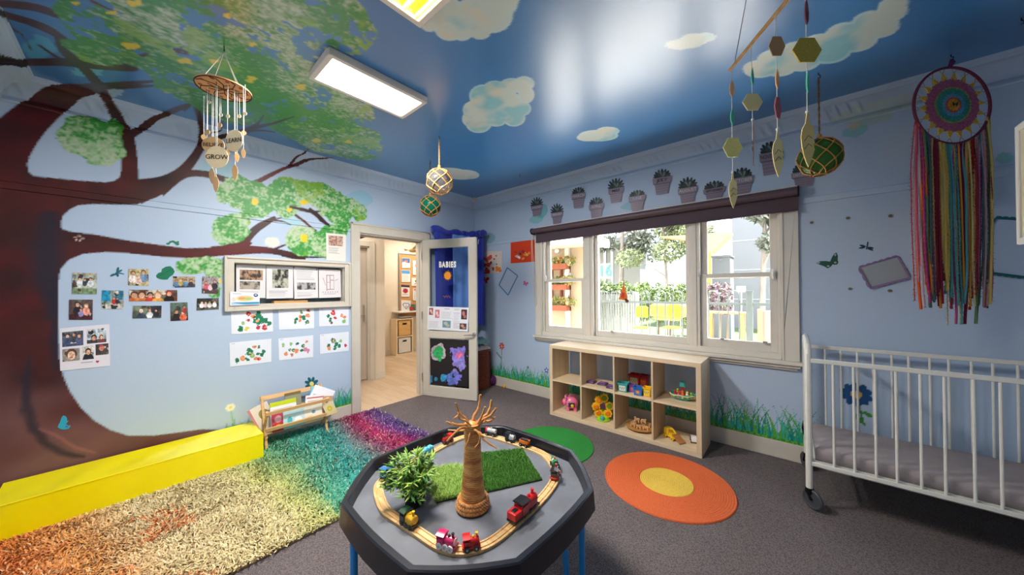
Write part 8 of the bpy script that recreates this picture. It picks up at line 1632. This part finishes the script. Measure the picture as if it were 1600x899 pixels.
A = on(1112, 400, 1, 9); B = on(1141, 433, 1, 9); mb = MB(); mb.box((A.x, 9, GZ), (B.x, 9.8, A.z)); mb.box((A.x-.03, 8.96, A.z-.06), (B.x+.03, 9.84, A.z)); mb.cyl(((A.x+B.x)/2, 8.99, (A.z+B.z)/2+.2), ((A.x+B.x)/2, 9, (A.z+B.z)/2+.2), .06); tag(obj('storage_shed', mb, mat('light grey steel', (100, 103, 108), .5), bevel=.01), 'light grey metal cabinet standing on the lawn', 'shed')
# yellow play tower
A = on(1102, 382, 1, 6); B = on(1111, 440, 1, 6); pt_ = thing('play_tower', 'yellow play tower post with a brown gabled canopy beyond the fence', 'play tower', (A.x, 6, GZ)); mb = MB(); mb.box((A.x, 5.95, GZ), (B.x, 6.05, A.z)); mb.box((A.x-.35, 5.95, GZ), (A.x-.30, 6.05, A.z)); obj('post', mb, mat('yellow post paint', (160, 124, 40), .6), pt_)
R1 = on(1096, 379, 1, 6); R2 = on(1142, 366, 1, 6); mb = MB(); mb.prism([R1+Vector((-1.0, -.1, .25)), R1+Vector((0, -.1, 0)), on(1110, 396, 1, 5.9), R2+Vector((0, -.1, 0)), R2+Vector((0, -.1, .05)), R1+Vector((-.1, -.1, .2))], (0, .5, 0)); obj('canopy', mb, mat('brown canopy', (170, 134, 96), .7), pt_)
# chairs, ride-on, bench
def pchair(label, px, py, Y, rz):
    P = on(px, py, 1, Y); t = thing('yellow_chair', label, 'chair', (P.x, Y, GZ), rz, 'yellow chairs outside'); M_YC2 = mat('yellow chair plastic', (150, 140, 16), .4); h = P.z-GZ; mb = MB(); mb.box((-.17, -.012, h-.14), (.17, .012, h+.06)); mb.prism([Vector((-.17, .0, h+.06)), Vector((.17, 0, h+.06)), Vector((.12, 0, h+.08)), Vector((-.12, 0, h+.08))], (0, .012, 0)); obj('backrest', mb, M_YC2, t, world=False, bevel=.01); mb = MB(); mb.box((-.19, -.38, h-.34), (.19, 0, h-.31)); obj('seat', mb, M_YC2, t, world=False, bevel=.01)
    t.scale = (.66, .66, 1)
    for x in (-.16, .16):
        for y in (-.35, -.01): mb = MB(); mb.tube([(x, y, 0), (x*.95, y, h-.2 if y > -.1 else h-.33)], .012, 6); obj('leg', mb, M_STEEL, t, world=False)
pchair('yellow chair left of the pair behind the pool fence', 1003, 485, 3.1, .2); pchair('yellow chair right of the pair behind the pool fence', 1054, 483, 3.0, -.1)
P = on(1064, 500, 1, 3.6); rd = thing('ride_on_toy', 'pale yellow ride-on toy with a big white wheel behind the fence', 'ride-on toy', (P.x, 3.6, GZ)); mb = MB(); mb.box((P.x-.55, 3.45, P.z+.05), (P.x+.1, 3.75, P.z+.30)); mb.box((P.x-.5, 3.5, P.z-.02), (P.x+.0, 3.7, P.z+.1)); obj('body', mb, mat('pale yellow plastic', (140, 126, 50), .5), rd, bevel=.04)
for x, r_ in ((P.x, P.z-GZ), (P.x-.45, .18)):
    mb = MB(); r_ = min(.30, r_); mb.tube([(x+r_*.8*math.cos(a), 3.42, GZ+r_+r_*.8*math.sin(a)) for a in [2*math.pi*k/24 for k in range(24)]], r_*.2, 8, closed=True); w_ = obj('wheel', mb, mat('grey tyre', (120, 120, 124), .7), rd); mb = MB(); mb.cyl((x, 3.36, GZ+r_), (x, 3.46, GZ+r_), r_*.55, n=20); obj('wheel_hub', mb, M_WHITE, w_)
P = on(1122, 487, 1, 3.9); bn_ = thing('garden_bench', 'pale yellow slatted bench behind the fence in the right pane', 'bench', (P.x, 3.9, GZ)); mb = MB()
for k in range(3): mb.box((P.x-.5, 3.75+.12*k, P.z-.03), (P.x+.45, 3.84+.12*k, P.z))
obj('seat', mb, mat('pale pine slats', (136, 116, 74), .7), bn_)
for x in (P.x-.42, P.x+.36):
    for y in (3.77, 4.03): mb = MB(); mb.box((x, y, GZ), (x+.05, y+.05, P.z-.03)); obj('leg', mb, mat('pale pine slats', (0, 0, 0)), bn_)
A = on(1186, 486, 1, 2.9); B = on(1240, 486, 1, 2.9); lw = thing('low_wall', 'low pink cream garden wall with a terracotta end post', 'wall', ((A.x+B.x)/2, 3, GZ)); mb = MB(); mb.box((A.x+.05, 2.9, GZ), (B.x+2, 3.05, A.z)); obj('wall_panel', mb, mat('pink cream render', (130, 116, 108), .8), lw); mb = MB(); mb.box((A.x-.02, 2.88, GZ), (A.x+.05, 3.07, A.z+.02)); obj('end_post', mb, mat('terracotta post', (196, 110, 84), .7), lw)
P = on(1158, 452, 1, 7.2); mb = MB(); mb.box((P.x-.10, 7.2, P.z-.08), (P.x+.10, 7.22, P.z+.08)); mb.cyl((P.x, 7.22, GZ), (P.x, 7.22, P.z), .012, n=6); tag(obj('lawn_sign', mb, M_WHITE), 'small white sign on a stake at the lawn edge', 'sign')
# ================= lights, sky, camera =================
def area(name, loc, sx, sy, power, rgb, rot=(0, 0, 0)):
    l = bpy.data.lights.new(name, 'AREA'); l.shape = 'RECTANGLE'; l.size = sx; l.size_y = sy; l.energy = power; l.color = [float(t) for t in lin(rgb)]
    o = bpy.data.objects.new(name, l); COL.objects.link(o); o.location = loc; o.rotation_euler = rot; return o
area('ceiling_light_lamp', (1.605, -2.385, H-.043), .26, .56, 40, (255, 250, 244))
area('ceiling_light_lamp', (2.45, -2.79, H-.03), .26, .56, 22, (255, 246, 228))
area('hall_lamp', (-.7, -1.6, 2.585), .5, .5, 11, (255, 244, 228)); area('hall_lamp', (-2.1, .6, 2.585), .6, .6, 17, (255, 244, 228))
pt = area('window_portal', (2.43, .19, 1.45), 2.35, 1.28, 1, (255, 255, 255), (math.radians(-90), 0, 0)); pt.data.cycles.is_portal = True
w = bpy.data.worlds.new('sky'); bpy.context.scene.world = w; w.use_nodes = True; nt = w.node_tree; bg = nt.nodes['Background']
sk = nt.nodes.new('ShaderNodeTexSky'); sk.sky_type = 'NISHITA'; sk.sun_elevation = math.radians(48); sk.sun_rotation = math.radians(200); sk.sun_disc = False; sk.air_density = 1.0; sk.dust_density = 4.0
mx = nt.nodes.new('ShaderNodeMixRGB'); mx.inputs[0].default_value = .6; mx.inputs[2].default_value = (.9, .95, 1.0, 1)
sc = nt.nodes.new('ShaderNodeVectorMath'); sc.operation = 'SCALE'; sc.inputs['Scale'].default_value = .25
nt.links.new(sk.outputs[0], sc.inputs[0]); nt.links.new(sc.outputs[0], mx.inputs[1]); nt.links.new(mx.outputs[0], bg.inputs[0]); bg.inputs[1].default_value = 3.0
sun = bpy.data.lights.new('sun', 'SUN'); sun.energy = 24.0; sun.angle = math.radians(3); so = bpy.data.objects.new('sun', sun); COL.objects.link(so); so.rotation_euler = Vector((.42, .20, .90)).to_track_quat('Z', 'Y').to_euler(); so.location = (0, 0, 8)
cam = bpy.data.cameras.new('camera'); co = bpy.data.objects.new('camera', cam); COL.objects.link(co)
cam.sensor_width = 36; cam.lens = F/1600*36; cam.clip_start = .05; cam.clip_end = 200
M = Matrix(((_r[0], _u[0], -_d[0], CAM[0]), (_r[1], _u[1], -_d[1], CAM[1]), (_r[2], _u[2], -_d[2], CAM[2]), (0, 0, 0, 1)))
co.matrix_world = M
sc_ = bpy.context.scene; sc_.camera = co
sc_.view_settings.view_transform = 'Standard'; sc_.view_settings.look = 'None'; sc_.view_settings.gamma = 1; sc_.view_settings.exposure = 0.85; sc_.view_settings.use_curve_mapping = False
